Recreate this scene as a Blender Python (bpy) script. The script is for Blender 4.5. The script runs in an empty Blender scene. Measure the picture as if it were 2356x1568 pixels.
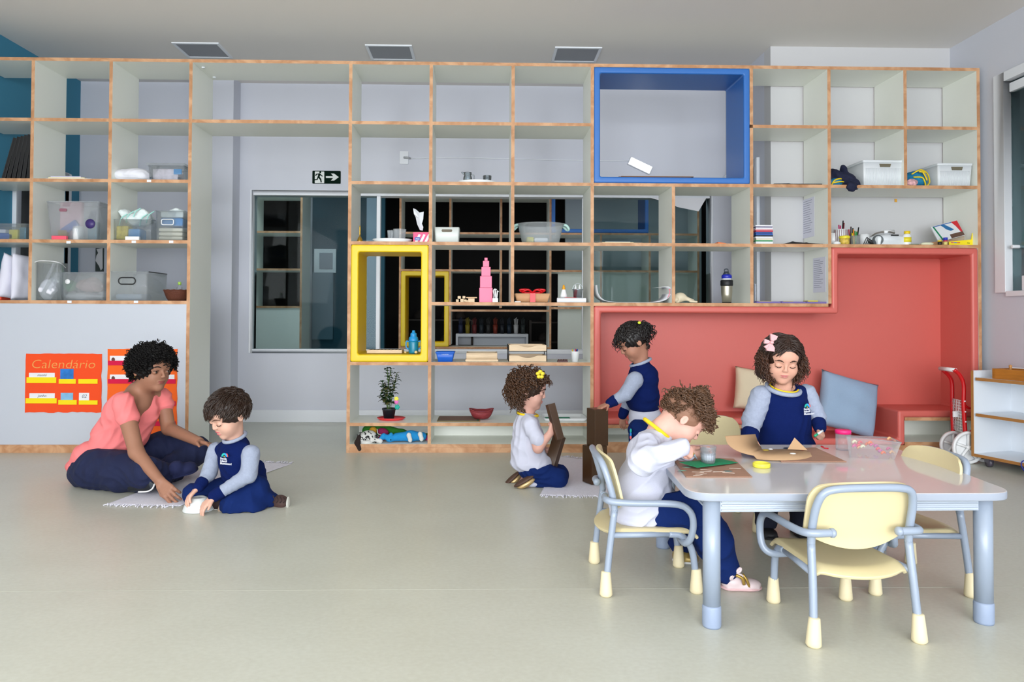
import bpy, bmesh, math, random
import numpy as np
from mathutils import Vector, Matrix, Euler
PI = math.pi
scene = bpy.context.scene
COL = scene.collection

# ------------------------------------------------------------------ camera
FPX, CAM_H = 1640.0, 0.92                     # focal length in pixels of the 2356 px frame, eye height
_yaw, _pitch, _roll, _sx, _sy = 0.0210, 0.0184, 0.0039, -34.26, -91.3
_cy, _s, _cp, _sp, _cr, _sr = math.cos(_yaw), math.sin(_yaw), math.cos(_pitch), math.sin(_pitch), math.cos(_roll), math.sin(_roll)
_x = Vector((_cy, -_s, 0)); _y = Vector((_s, _cy, 0)); _z = Vector((0, 0, 1))
CF = _cp * _y + _sp * _z; _u0 = -_sp * _y + _cp * _z
CR = _cr * _x + _sr * _u0; CU = -_sr * _x + _cr * _u0
CC = Vector((0, 0, CAM_H))
cam_data = bpy.data.cameras.new('camera'); cam = bpy.data.objects.new('camera', cam_data); COL.objects.link(cam)
cam_data.sensor_width = 36.0; cam_data.sensor_fit = 'HORIZONTAL'; cam_data.lens = 36.0 * FPX / 2356
cam_data.shift_x = -_sx / 2356; cam_data.shift_y = _sy / 2356; cam_data.clip_start = 0.02
cam.matrix_world = Matrix(((CR.x, CU.x, -CF.x, 0), (CR.y, CU.y, -CF.y, 0), (CR.z, CU.z, -CF.z, CAM_H), (0, 0, 0, 1)))
scene.camera = cam

def ray(px, py):
    return CF + (px - 1178 - _sx) / FPX * CR + (784 + _sy - py) / FPX * CU
def at(px, py, Y):                            # the point of the place seen at a pixel, at distance Y
    d = ray(px, py); return CC + d * (Y / d.y)
def gz(px, py, Z=0.0):                        # ... on the level plane Z
    d = ray(px, py); return CC + d * ((Z - CAM_H) / d.z)

# ------------------------------------------------------------------ view, world, daylight
vs = scene.view_settings
vs.view_transform = 'Standard'; vs.look = 'None'; vs.exposure = 0.0; vs.gamma = 1.0; vs.use_curve_mapping = False
world = bpy.data.worlds.new('world'); scene.world = world; world.use_nodes = True
bg = world.node_tree.nodes['Background']; bg.inputs[0].default_value = (0.75, 0.86, 1.0, 1); bg.inputs[1].default_value = 1.0
scene.cycles.max_bounces = 8; scene.cycles.diffuse_bounces = 5; scene.cycles.transparent_max_bounces = 16
scene.cycles.use_denoising = True
scene.cycles.sample_clamp_indirect = 4.0
scene.cycles.caustics_reflective = False; scene.cycles.caustics_refractive = False
def area(name, loc, rot, sx, sy, power, color):
    l = bpy.data.lights.new(name, 'AREA'); l.shape = 'RECTANGLE'; l.size = sx; l.size_y = sy; l.energy = power; l.color = color
    o = bpy.data.objects.new(name, l); COL.objects.link(o); o.location = loc; o.rotation_euler = rot
    return o
# daylight entering through the window band of the wall behind the camera; a soft light at the left wall; two fills added over the dim classroom
area('daylight_rear', (0.0, -4.62, 1.42), (math.radians(101), 0, 0), 6.2, 2.6, 575, (0.93, 0.965, 1.0))
area('area_left', (-3.34, -1.2, 1.6), (math.radians(80), 0, math.radians(-90)), 4.6, 1.8, 90, (0.93, 0.965, 1.0))
area('fill_passage', (2.1, 6.9, 2.7), (0, 0, 0), 1.5, 0.5, 14, (0.95, 0.97, 1.0))  # fill added to brighten what shows through the right pane
area('fill_classroom', (-2.2, 6.9, 2.75), (0, 0, 0), 1.6, 0.6, 34, (0.95, 0.97, 1.0))  # fill added to lift the shelving behind the left pane

# ------------------------------------------------------------------ materials
def lin(c):
    return tuple(((v / 12.92) if v <= 0.04045 else ((v + 0.055) / 1.055) ** 2.4) for v in c)
def hexc(h):
    h = h.lstrip('#'); return lin(tuple(int(h[i:i + 2], 16) / 255 for i in (0, 2, 4)))
_M = {}
def mat(name, color, rough=0.6, spec=0.5, metal=0.0, noise=0.0, nscale=30.0, bump=0.0, bscale=200.0, trans=0.0, alpha=1.0, coat=0.0, emit=None, sheen=0.0, sss=0.0, stretch=None):
    if name in _M: return _M[name]
    m = bpy.data.materials.new(name); m.use_nodes = True; nt = m.node_tree; b = nt.nodes['Principled BSDF']
    c = hexc(color) if isinstance(color, str) else color
    b.inputs['Base Color'].default_value = (*c, 1); b.inputs['Roughness'].default_value = rough
    b.inputs['Specular IOR Level'].default_value = spec; b.inputs['Metallic'].default_value = metal
    b.inputs['Transmission Weight'].default_value = trans; b.inputs['Alpha'].default_value = alpha
    b.inputs['Coat Weight'].default_value = coat; b.inputs['Sheen Weight'].default_value = sheen
    if sss: b.inputs['Subsurface Weight'].default_value = sss; b.inputs['Subsurface Radius'].default_value = (0.012, 0.005, 0.003); b.inputs['Subsurface Scale'].default_value = 1.0
    if emit: b.inputs['Emission Color'].default_value = (*c, 1); b.inputs['Emission Strength'].default_value = emit
    if noise or bump:
        tc = nt.nodes.new('ShaderNodeTexCoord'); mp = nt.nodes.new('ShaderNodeMapping'); nt.links.new(tc.outputs['Object'], mp.inputs[0])
        if stretch: mp.inputs['Scale'].default_value = stretch
    if noise:
        n = nt.nodes.new('ShaderNodeTexNoise'); n.inputs['Scale'].default_value = nscale; n.inputs['Detail'].default_value = 4
        nt.links.new(mp.outputs[0], n.inputs['Vector'])
        r = nt.nodes.new('ShaderNodeMapRange'); r.inputs[1].default_value = 0.25; r.inputs[2].default_value = 0.75
        r.inputs[3].default_value = 1 - noise; r.inputs[4].default_value = 1 + noise * 0.6
        nt.links.new(n.outputs[0], r.inputs[0])
        x = nt.nodes.new('ShaderNodeMix'); x.data_type = 'RGBA'; x.blend_type = 'MULTIPLY'; x.inputs[0].default_value = 1
        x.inputs[6].default_value = (*c, 1); nt.links.new(r.outputs[0], x.inputs[7]); nt.links.new(x.outputs[2], b.inputs['Base Color'])
    if bump:
        n2 = nt.nodes.new('ShaderNodeTexNoise'); n2.inputs['Scale'].default_value = bscale; n2.inputs['Detail'].default_value = 2
        nt.links.new(mp.outputs[0], n2.inputs['Vector'])
        bp = nt.nodes.new('ShaderNodeBump'); bp.inputs['Strength'].default_value = bump; bp.inputs['Distance'].default_value = 0.004
        nt.links.new(n2.outputs[0], bp.inputs['Height']); nt.links.new(bp.outputs[0], b.inputs['Normal'])
    _M[name] = m; return m
def glassy(name, tint, refl=1.0, opac=0.0, ocol='#c8d8e0'):          # a thin clear sheet: see-through with a mirror share
    if name in _M: return _M[name]
    m = bpy.data.materials.new(name); m.use_nodes = True; nt = m.node_tree; nt.nodes.clear()
    out = nt.nodes.new('ShaderNodeOutputMaterial'); tr = nt.nodes.new('ShaderNodeBsdfTransparent'); gl = nt.nodes.new('ShaderNodeBsdfGlossy')
    tr.inputs[0].default_value = (*hexc(tint), 1); gl.inputs['Roughness'].default_value = 0.02
    fr = nt.nodes.new('ShaderNodeFresnel'); fr.inputs[0].default_value = 1.45
    ad = nt.nodes.new('ShaderNodeMath'); ad.operation = 'MULTIPLY'; ad.inputs[1].default_value = refl; nt.links.new(fr.outputs[0], ad.inputs[0])
    mx = nt.nodes.new('ShaderNodeMixShader'); nt.links.new(ad.outputs[0], mx.inputs[0]); nt.links.new(tr.outputs[0], mx.inputs[1]); nt.links.new(gl.outputs[0], mx.inputs[2])
    last = mx
    if opac:
        d1 = nt.nodes.new('ShaderNodeBsdfDiffuse'); d1.inputs[0].default_value = (*hexc(ocol), 1); d2 = nt.nodes.new('ShaderNodeBsdfTranslucent'); d2.inputs[0].default_value = (*hexc(ocol), 1)
        df = nt.nodes.new('ShaderNodeMixShader'); df.inputs[0].default_value = .5; nt.links.new(d1.outputs[0], df.inputs[1]); nt.links.new(d2.outputs[0], df.inputs[2])
        m2 = nt.nodes.new('ShaderNodeMixShader'); m2.inputs[0].default_value = opac; nt.links.new(mx.outputs[0], m2.inputs[1]); nt.links.new(df.outputs[0], m2.inputs[2]); last = m2
    nt.links.new(last.outputs[0], out.inputs[0])
    _M[name] = m; return m
def ply_mat():
    m = mat('plywood_edge', '#c89468', rough=0.55)
    nt = m.node_tree; b = nt.nodes['Principled BSDF']
    tc = nt.nodes.new('ShaderNodeTexCoord'); mp = nt.nodes.new('ShaderNodeMapping'); nt.links.new(tc.outputs['Object'], mp.inputs[0])
    n = nt.nodes.new('ShaderNodeTexNoise'); n.inputs['Scale'].default_value = 9; n.inputs['Detail'].default_value = 6; n.inputs['Distortion'].default_value = 1.2
    nt.links.new(mp.outputs[0], n.inputs[0])
    r = nt.nodes.new('ShaderNodeValToRGB'); r.color_ramp.elements[0].position = 0.3; r.color_ramp.elements[0].color = (*hexc('#a5754c'), 1)
    r.color_ramp.elements[1].position = 0.62; r.color_ramp.elements[1].color = (*hexc('#cc9f78'), 1)
    e = r.color_ramp.elements.new(0.47); e.color = (*hexc('#b98860'), 1)
    nt.links.new(n.outputs[0], r.inputs[0]); nt.links.new(r.outputs[0], b.inputs['Base Color'])
    return m
PLY = ply_mat()
LAM = mat('laminate_offwhite', '#eceee6', rough=0.38)
WHITE = mat('white_plastic', '#e6e8ea', rough=0.35)
WALLG = mat('wall_paint_grey', '#cccfd9', rough=0.85, bump=0.05, bscale=60)
WALLW = mat('wall_paint_white', '#dcdbdb', rough=0.85)
TEAL = mat('wall_paint_teal', '#3f85a2', rough=0.85)
FRAMEW = mat('frame_white', '#e2e6ec', rough=0.4)
BLACK = mat('black_plastic', '#111214', rough=0.4)
GREYL = mat('grey_metal', '#929eb0', rough=0.28, spec=0.6)
CLEAR = glassy('clear_plastic', '#fafcfd', 0.5, 0.08, '#f0f4f8')
CLEARB = glassy('frosted_plastic', '#fafcfd', 0.5, 0.22, '#f0f4f8')
WOODL = mat('light_wood', '#dcc3a2', rough=0.55, noise=0.12, nscale=14, stretch=(1, 8, 8))

# ------------------------------------------------------------------ object helpers
def link(o, parent=None):
    COL.objects.link(o)
    if parent is not None: o.parent = parent
    return o
def tag(o, label=None, cat=None, group=None, kind=None):
    if label: o['label'] = label
    if cat: o['category'] = cat
    if group: o['group'] = group
    if kind: o['kind'] = kind
    return o
def thing(name, label, cat, loc=(0, 0, 0), group=None, rz=0.0):
    o = bpy.data.objects.new(name, None); o.empty_display_size = 0.05; link(o); o.location = loc; o.rotation_euler = (0, 0, rz)
    return tag(o, label, cat, group)
def wmat(p):
    W = Matrix.Identity(4)
    while p is not None:
        W = Matrix.Translation(p.location) @ p.rotation_euler.to_matrix().to_4x4() @ W; p = p.parent
    return W
class MB:                                    # collects shapes, becomes ONE mesh object
    def __init__(s): s.v = []; s.f = []; s.m = []; s.sm = []
    def add(s, vs, fs, mi=0, smooth=False):
        b = len(s.v); s.v += [tuple(v) for v in vs]; s.f += [tuple(b + i for i in f) for f in fs]; s.m += [mi] * len(fs); s.sm += [smooth] * len(fs); return s
    def box(s, a, b, mi=0, M=None, mis=None):
        x0, y0, z0 = a; x1, y1, z1 = b
        vs = [Vector(p) for p in ((x0, y0, z0), (x1, y0, z0), (x1, y1, z0), (x0, y1, z0), (x0, y0, z1), (x1, y0, z1), (x1, y1, z1), (x0, y1, z1))]
        if M: vs = [M @ v for v in vs]
        fs = [(0, 3, 2, 1), (4, 5, 6, 7), (0, 1, 5, 4), (2, 3, 7, 6), (1, 2, 6, 5), (3, 0, 4, 7)]   # bottom top front back right left
        for i, f in enumerate(fs): s.add([vs[j] for j in f], [(0, 1, 2, 3)], mis[i] if mis else mi)
        return s
    def lathe(s, prof, c=(0, 0, 0), n=24, mi=0, M=None, sx=1, sy=1):
        c = Vector(c); vs = []
        for r, z in prof:
            for i in range(n):
                a = 2 * PI * i / n; p = Vector((r * math.cos(a) * sx, r * math.sin(a) * sy, z))
                if M: p = M @ p
                vs.append(c + p)
        fs = []
        for k in range(len(prof) - 1):
            for i in range(n):
                j = (i + 1) % n; fs.append((k * n + i, k * n + j, (k + 1) * n + j, (k + 1) * n + i))
        s.add(vs, fs, mi, True)
        if prof[0][0] > 1e-6: s.add([vs[i] for i in range(n)][::-1], [tuple(range(n))], mi, True)
        if prof[-1][0] > 1e-6: s.add([vs[(len(prof) - 1) * n + i] for i in range(n)], [tuple(range(n))], mi, True)
        return s
    def tube(s, pts, r, n=8, mi=0, cap=True, closed=False):
        pts = [Vector(p) for p in pts]; m = len(pts); rs = r if isinstance(r, (list, tuple)) else [r] * m
        T = []
        for i in range(m):
            a = pts[(i - 1) % m] if (closed or i) else pts[0]; b = pts[(i + 1) % m] if (closed or i < m - 1) else pts[-1]
            t = b - a; T.append(t.normalized() if t.length > 1e-9 else Vector((0, 0, 1)))
        u = T[0].orthogonal().normalized(); vs = []
        for i in range(m):
            u = (u - T[i] * u.dot(T[i])); u = u.normalized() if u.length > 1e-6 else T[i].orthogonal().normalized()
            w = T[i].cross(u)
            for k in range(n):
                a = 2 * PI * k / n; vs.append(pts[i] + (u * math.cos(a) + w * math.sin(a)) * rs[i])
        fs = []
        for i in range(m if closed else m - 1):
            i2 = (i + 1) % m
            for k in range(n): fs.append((i * n + k, i * n + (k + 1) % n, i2 * n + (k + 1) % n, i2 * n + k))
        if cap and not closed: fs += [tuple(range(n))[::-1], tuple((m - 1) * n + k for k in range(n))]
        s.add(vs, fs, mi, True); return s
    def prism(s, poly, y0, y1, mi=0, M=None, mis=(None, None)):   # polygon in X,Z extruded along Y
        n = len(poly); A = [Vector((x, y0, z)) for x, z in poly]; B = [Vector((x, y1, z)) for x, z in poly]
        if M: A = [M @ v for v in A]; B = [M @ v for v in B]
        s.add(A, [tuple(range(n))], mi if mis[0] is None else mis[0]); s.add(B, [tuple(range(n))[::-1]], mi)
        for i in range(n):
            j = (i + 1) % n; s.add([A[i], B[i], B[j], A[j]], [(0, 1, 2, 3)], mi if mis[1] is None else mis[1])
        return s
    def slab(s, poly, z0, z1, mi=0, mis=None):                     # polygon in X,Y extruded along Z
        n = len(poly); A = [Vector((x, y, z0)) for x, y in poly]; B = [Vector((x, y, z1)) for x, y in poly]
        s.add(A, [tuple(range(n))[::-1]], mi); s.add(B, [tuple(range(n))], mi)
        for i in range(n):
            j = (i + 1) % n; s.add([A[i], A[j], B[j], B[i]], [(0, 1, 2, 3)], mi if mis is None else mis)
        return s
    def build(s, name, mats, parent=None, loc=None, bevel=0, seg=2, smooth=None, sub=0, rot=None, weld=True, angle=35):
        me = bpy.data.meshes.new(name); me.from_pydata(s.v, [], s.f)
        for m in (mats if isinstance(mats, (list, tuple)) else [mats]): me.materials.append(m)
        me.polygons.foreach_set('material_index', s.m)
        me.polygons.foreach_set('use_smooth', [True] * len(s.f) if smooth else s.sm); me.update()
        if weld:
            bm = bmesh.new(); bm.from_mesh(me); bmesh.ops.remove_doubles(bm, verts=bm.verts, dist=1e-5); bmesh.ops.recalc_face_normals(bm, faces=bm.faces); bm.to_mesh(me); bm.free()
        o = bpy.data.objects.new(name, me); link(o, parent)
        if parent is not None and loc is None:
            W = wmat(parent)
            if W != Matrix.Identity(4): me.transform(W.inverted())   # shapes are given in room coordinates
        if loc: o.location = loc
        if rot: o.rotation_euler = rot
        if bevel:
            md = o.modifiers.new('bevel', 'BEVEL'); md.width = bevel; md.segments = seg; md.limit_method = 'ANGLE'; md.angle_limit = math.radians(angle)
            me.polygons.foreach_set('use_smooth', [True] * len(me.polygons))
            w = o.modifiers.new('wn', 'WEIGHTED_NORMAL'); w.keep_sharp = True
        if sub:
            md = o.modifiers.new('sub', 'SUBSURF'); md.levels = sub; md.render_levels = sub
        return o
def rr(x0, z0, x1, z1, r, n=5):              # rounded rectangle outline
    P = []
    for cx, cz, a0 in ((x1 - r, z0 + r, -90), (x1 - r, z1 - r, 0), (x0 + r, z1 - r, 90), (x0 + r, z0 + r, 180)):
        for i in range(n + 1):
            a = math.radians(a0 + 90 * i / n); P.append((cx + r * math.cos(a), cz + r * math.sin(a)))
    return P
def structure(o): o['kind'] = 'structure'; return o
def bez(pts, n=8):                            # smooth path through points (Catmull-Rom)
    P = [Vector(p) for p in pts]; P = [2 * P[0] - P[1]] + P + [2 * P[-1] - P[-2]]; out = []
    for i in range(1, len(P) - 2):
        a, b, c, d = P[i - 1:i + 3]
        for k in range(n):
            t = k / n; out.append(0.5 * ((2 * b) + (c - a) * t + (2 * a - 5 * b + 4 * c - d) * t * t + (3 * b - a - 3 * c + d) * t ** 3))
    out.append(P[-2]); return out
def text_mesh(name, body, size, m, parent, loc, rot=(PI / 2, 0, 0), extrude=0.0004, width=None, shear=0.0, bold=0.0):
    cu = bpy.data.curves.new(name, 'FONT'); cu.body = body; cu.size = size; cu.extrude = extrude; cu.align_x = 'CENTER'; cu.align_y = 'CENTER'; cu.shear = shear; cu.offset = bold
    cu.resolution_u = 3; cu.space_line = 0.8
    t = bpy.data.objects.new(name, cu); COL.objects.link(t)
    dg = bpy.context.evaluated_depsgraph_get(); me = bpy.data.meshes.new_from_object(t.evaluated_get(dg)); bpy.data.objects.remove(t)
    me.materials.clear(); me.materials.append(m)
    o = bpy.data.objects.new(name, me); link(o, parent)
    if width:
        xs = [v.co.x for v in me.vertices]; k = width / max(1e-6, max(xs) - min(xs)); me.transform(Matrix.Diagonal((k, 1, 1, 1)))
    me.transform(wmat(parent).inverted() @ Matrix.Translation(loc) @ Euler(rot).to_matrix().to_4x4())
    return o
# ================================================================== the room
ZC, YB, XL, XR, YS, DS = 2.887, 6.10, -3.42, 3.43, 4.764, 0.36
YR = -4.6
floor_m = mat('floor_vinyl', '#b7b6a7', rough=0.33, spec=0.45)
def _floor():
    nt = floor_m.node_tree; b = nt.nodes['Principled BSDF']; tc = nt.nodes.new('ShaderNodeTexCoord')
    n = nt.nodes.new('ShaderNodeTexNoise'); n.inputs['Scale'].default_value = 2.2; n.inputs['Detail'].default_value = 8; n.inputs['Roughness'].default_value = 0.65
    mp = nt.nodes.new('ShaderNodeMapping'); mp.inputs['Scale'].default_value = (1.0, 1.3, 1); nt.links.new(tc.outputs['Object'], mp.inputs[0]); nt.links.new(mp.outputs[0], n.inputs[0])
    n2 = nt.nodes.new('ShaderNodeTexNoise'); n2.inputs['Scale'].default_value = 60; n2.inputs['Detail'].default_value = 4; nt.links.new(mp.outputs[0], n2.inputs[0])
    mm = nt.nodes.new('ShaderNodeMath'); mm.operation = 'ADD'; nt.links.new(n.outputs[0], mm.inputs[0]); nt.links.new(n2.outputs[0], mm.inputs[1])
    r = nt.nodes.new('ShaderNodeValToRGB'); e = r.color_ramp.elements
    e[0].position = 0.38; e[0].color = (*hexc('#c2c2b5'), 1); e[1].position = 0.62; e[1].color = (*hexc('#cacbbf'), 1)
    h = nt.nodes.new('ShaderNodeMath'); h.operation = 'MULTIPLY'; h.inputs[1].default_value = 0.5; nt.links.new(mm.outputs[0], h.inputs[0])
    nt.links.new(h.outputs[0], r.inputs[0]); nt.links.new(r.outputs[0], b.inputs['Base Color'])
_floor()
structure(MB().box((XL - .1, YR - .2, -0.1), (XR + .9, 12.5, 0)).build('floor', floor_m))
seam = mat('floor_seam', '#bdbcb0', rough=0.5)
structure(MB().box((XL, 2.405, 0.0002), (XR, 2.408, 0.0006)).build('trim_1', seam))
ceil_m = mat('ceiling_paint', '#e6e2de', rough=0.9)
structure(MB().box((XL - .1, YR - .2, ZC), (XR + .9, 12.5, ZC + .1)).build('ceiling', ceil_m))
structure(MB().box((XL - .12, 4.7, 0), (XL, 5.30, ZC)).box((XL - .12, 5.90, 0), (XL, YB, ZC)).box((XL - .12, 5.30, 2.0), (XL, 5.90, ZC)).build('wall_left', TEAL))
structure(MB().box((XL - .12, YR, 0), (XL, 4.7, ZC)).build('wall_left_front', WALLW))
# back wall with the long interior window
WX0, WX1, WZ0, WZ1 = -1.98, 1.99, 0.585, 1.972
structure(MB().box((XL, YB, 0), (WX0, YB + .1, ZC)).box((WX1, YB, 0), (XR + .9, YB + .1, ZC)).box((WX0, YB, 0), (WX1, YB + .1, WZ0)).box((WX0, YB, WZ1), (WX1, YB + .1, ZC)).build('wall_back', WALLG))
structure(MB().box((-2.40, 5.93, 0), (-2.07, YB, ZC)).build('wall_back_column', WALLG))
structure(MB().box((2.10, 5.135, 0), (XR + .1, 5.25, ZC)).build('wall_right_back', mat('wall_paint_light', '#c6c6c8', rough=.85)))
# side wall behind the shelves with a doorway, and the right wall with the glass hatch
side = MB().box((2.10, 5.25, 0), (2.2, 5.42, ZC)).box((2.10, 5.42, 2.06), (2.2, YB, ZC))
structure(side.build('wall_niche', WALLG))
dm = MB().box((2.075, 5.34, 0), (2.10, 5.40, 2.12)).box((2.075, 5.40, 2.06), (2.10, YB, 2.12)).box((2.1, 5.40, 0), (2.2, 5.43, 2.06))
door = structure(dm.build('door_2', FRAMEW, bevel=.004))
MB().tube([(2.05, 5.37, 0.98), (2.03, 5.37, 0.98), (2.03, 5.37, 1.14), (2.05, 5.37, 1.14)], 0.008).box((2.06, 5.36, .96), (2.075, 5.385, 1.16)).build('door_handle', mat('chrome', '#c9ced6', rough=0.2, metal=1.0), door)
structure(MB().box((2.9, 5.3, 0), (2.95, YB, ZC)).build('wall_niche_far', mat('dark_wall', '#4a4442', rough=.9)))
dl = MB().box((XL, 5.24, 0), (XL + .03, 5.30, 2.06)).box((XL, 5.90, 0), (XL + .03, 5.94, 2.06)).box((XL, 5.30, 2.0), (XL + .03, 5.90, 2.06))
structure(dl.build('door_1', FRAMEW, bevel=.004))
structure(MB().box((XL - .40, 4.6, 0), (XL - .36, 7.4, ZC)).box((XL - .9, 4.6, 0), (XL - .12, 4.7, ZC)).box((XL - .9, 7.3, 0), (XL - .12, 7.4, ZC)).box((XL - .9, 4.6, ZC), (XL - .1, 7.4, ZC + .1)).box((XL - .9, 4.6, -.1), (XL - .1, 7.4, 0)).build('wall_left_far', mat('grey_wall', '#a0a5ac', rough=.9)))
HY1, HZ0, HZ1 = 4.62, 1.085, 2.50
structure(MB().box((XR, YR, 0), (XR + .12, HY1, HZ0)).box((XR, YR, HZ1), (XR + .12, HY1, ZC)).box((XR, HY1, 0), (XR + .12, 5.14, ZC)).box((XR, YR, HZ0), (XR + .12, 1.6, HZ1)).build('wall_right', WALLG))
wr = MB().box((XR - .02, HY1 - .045, HZ0 - .01), (XR + .12, HY1 + .05, HZ1 + .02)).box((XR - .02, 1.6, HZ1 - .04), (XR + .12, HY1 - .045, HZ1 + .02)).box((XR - .02, 1.6, HZ0 - .035), (XR + .12, HY1 - .045, HZ0))
w2 = structure(wr.build('window_2', FRAMEW, bevel=.003))
GLS = glassy('window_glass', '#cfdadb', 0.22)
MB().box((XR + .03, 3.2, HZ0), (XR + .036, HY1 - .045, HZ1 - .04)).build('pane', GLS, w2)
MB().box((XR + .044, 1.6, HZ0), (XR + .050, 4.42, HZ1 - .04)).build('pane', GLS, w2)
hw = MB().box((XR + .01, 4.42, HZ1 - .115), (XR + .055, 4.565, HZ1 - .055)).box((XR - .0, 4.36, HZ0 - .0), (XR + .055, 4.46, HZ0 + .095))
hw.tube([(XR - .015, 4.52, 1.37), (XR + .07, 4.52, 1.37)], .012, 12)
hw.build('sliding_hardware', FRAMEW, w2, bevel=.004)
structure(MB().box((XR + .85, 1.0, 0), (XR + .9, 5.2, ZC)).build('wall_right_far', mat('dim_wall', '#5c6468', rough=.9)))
# wall behind the camera with its window band
structure(MB().box((XL, YR - .15, 0), (XR, YR, .08)).box((XL, YR - .15, 2.75), (XR, YR, ZC)).box((XL, YR - .15, .08), (-3.1, YR, 2.75)).box((3.1, YR - .15, .08), (XR, YR, 2.75)).build('wall_rear', WALLW))
wf = MB()
for x in (-3.1, -1.56, -.02, 1.52, 3.06): wf.box((x, YR - .09, .08), (x + .04, YR - .05, 2.75))
structure(wf.box((-3.1, YR - .09, .08), (3.1, YR - .05, .12)).build('window_3', FRAMEW))
# skirting
structure(MB().box((-2.07, YB - .015, 0), (2.10, YB, .105)).build('baseboard_back', FRAMEW, bevel=.004))
structure(MB().box((2.085, 5.25, 0), (2.10, 5.34, .1)).build('baseboard_niche', FRAMEW))
t = thing('wall_notice', 'narrow dark panel with a torn white paper on the back wall behind the left shelves', 'panel', (-3.0, YB, 1.3))
q0, q1 = at(221, 624, YB), at(240, 571, YB); MB().box((q0.x, YB - .012, q0.z), (q1.x, YB, q1.z)).build('board', mat('panel_dark', '#3c4644', rough=.6), t)
q = [at(a, b, YB) for a, b in ((224, 573), (238, 571), (238, 617), (234, 622), (230, 612), (222, 600), (224, 588), (228, 582))]; MB().prism([(p.x, p.z) for p in q], YB - .015, YB - .0125).build('torn_paper', mat('paper_wall', '#d8d8dc', rough=.8), t)
# interior window
w1 = structure(MB().box((WX0, YB - .012, WZ0), (WX0 + .03, YB + .1, WZ1)).box((WX1 - .03, YB - .012, WZ0), (WX1, YB + .1, WZ1))
    .box((WX0 + .03, YB - .012, WZ1 - .045), (WX1 - .03, YB + .1, WZ1)).box((WX0 + .03, YB - .012, WZ0), (WX1 - .03, YB + .1, WZ0 + .035))
    .box((-.905, YB - .005, WZ0 + .035), (-.872, YB + .05, WZ1 - .045)).box((.86, YB + .025, WZ0 + .035), (.885, YB + .045, WZ1 - .045)).build('window_1', FRAMEW, bevel=.003))
for a, b in ((WX0 + .03, -.905), (.86, WX1 - .03)):
    MB().box((a, YB + .03, WZ0 + .035), (b, YB + .036, WZ1 - .045)).build('pane', GLS, w1)
# ceiling luminaires (switched off)
lamp_in = mat('diffuser_off', '#8f9298', rough=.6)
for i, (x0, x1) in enumerate(((-2.235, -1.955), (-.834, -.553), (.558, .845))):
    nm = ('leftmost, above the boards over the doorway', 'middle one of three, above the centre shelves', 'rightmost, near the blue frame')[i]
    t = thing('ceiling_light', 'square recessed ceiling light panel switched off, ' + nm, 'ceiling light', ((x0 + x1) / 2, 5.34, ZC), 'ceiling lights behind the shelves')
    cx = (x0 + x1) / 2; w = (x1 - x0) / 2 + .03
    f = MB()
    for a, b in (((cx - w, 5.19, ZC - .008), (cx + w, 5.21, ZC)), ((cx - w, 5.47, ZC - .008), (cx + w, 5.49, ZC)), ((cx - w, 5.21, ZC - .008), (cx - w + .02, 5.47, ZC)), ((cx + w - .02, 5.21, ZC - .008), (cx + w, 5.47, ZC))): f.box(a, b)
    f.build('frame', FRAMEW, t); MB().box((cx - w + .02, 5.21, ZC - .004), (cx + w - .02, 5.47, ZC - .001)).build('diffuser', lamp_in, t)
# emergency exit sign
SG = mat('sign_green', '#031a12', rough=.8, spec=.1); SW = mat('sign_white', '#d9dedc', rough=.5)
t = thing('exit_sign', 'dark green emergency exit sign with running figure and arrow on the back wall', 'sign', (-1.333, YB, 2.03))
MB().prism(rr(-1.453, 2.03, -1.213, 2.139, .006), YB - .006, YB).build('plate', SG, t)
def flat(name, polys, m, y, parent, y2=None):
    b = MB()
    for p in polys: b.prism(p, y, y + (y2 or .0012))
    return b.build(name, m, parent)
flat('white_field', [rr(-1.432, 2.034, -1.352, 2.133, .004)], SW, YB - .0075, t)
def px2(l, x0, z0, s): return [(x0 + x * s, z0 - y * s) for x, y in l]
man = [[(47, 4), (53, 4), (57, 8), (57, 14), (53, 18), (47, 18), (43, 14), (43, 8)],
       [(36, 20), (48, 18), (54, 24), (60, 32), (70, 36), (68, 42), (56, 38), (50, 32), (46, 44), (58, 60), (62, 84), (54, 86), (49, 66), (36, 52), (32, 66), (10, 70), (8, 62), (25, 60), (31, 44), (36, 28), (26, 28), (20, 38), (14, 35), (20, 22)]]
flat('running_figure', [px2(p, -1.445, 2.139, .00118) for p in man], SG, YB - .0088, t)
flat('arrow', [[(-1.338, 2.094), (-1.338, 2.078), (-1.275, 2.078), (-1.295, 2.056), (-1.268, 2.056), (-1.228, 2.086), (-1.268, 2.116), (-1.295, 2.116), (-1.275, 2.094)][::-1]], SW, YB - .0075, t)
t = thing('exit_sign', 'small dark green sign on the side wall above the niche doorway', 'sign', (2.098, 5.5, 2.30))
MB().box((2.092, 5.62, 2.21), (2.10, 5.78, 2.31)).build('plate', SG, t)
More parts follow.
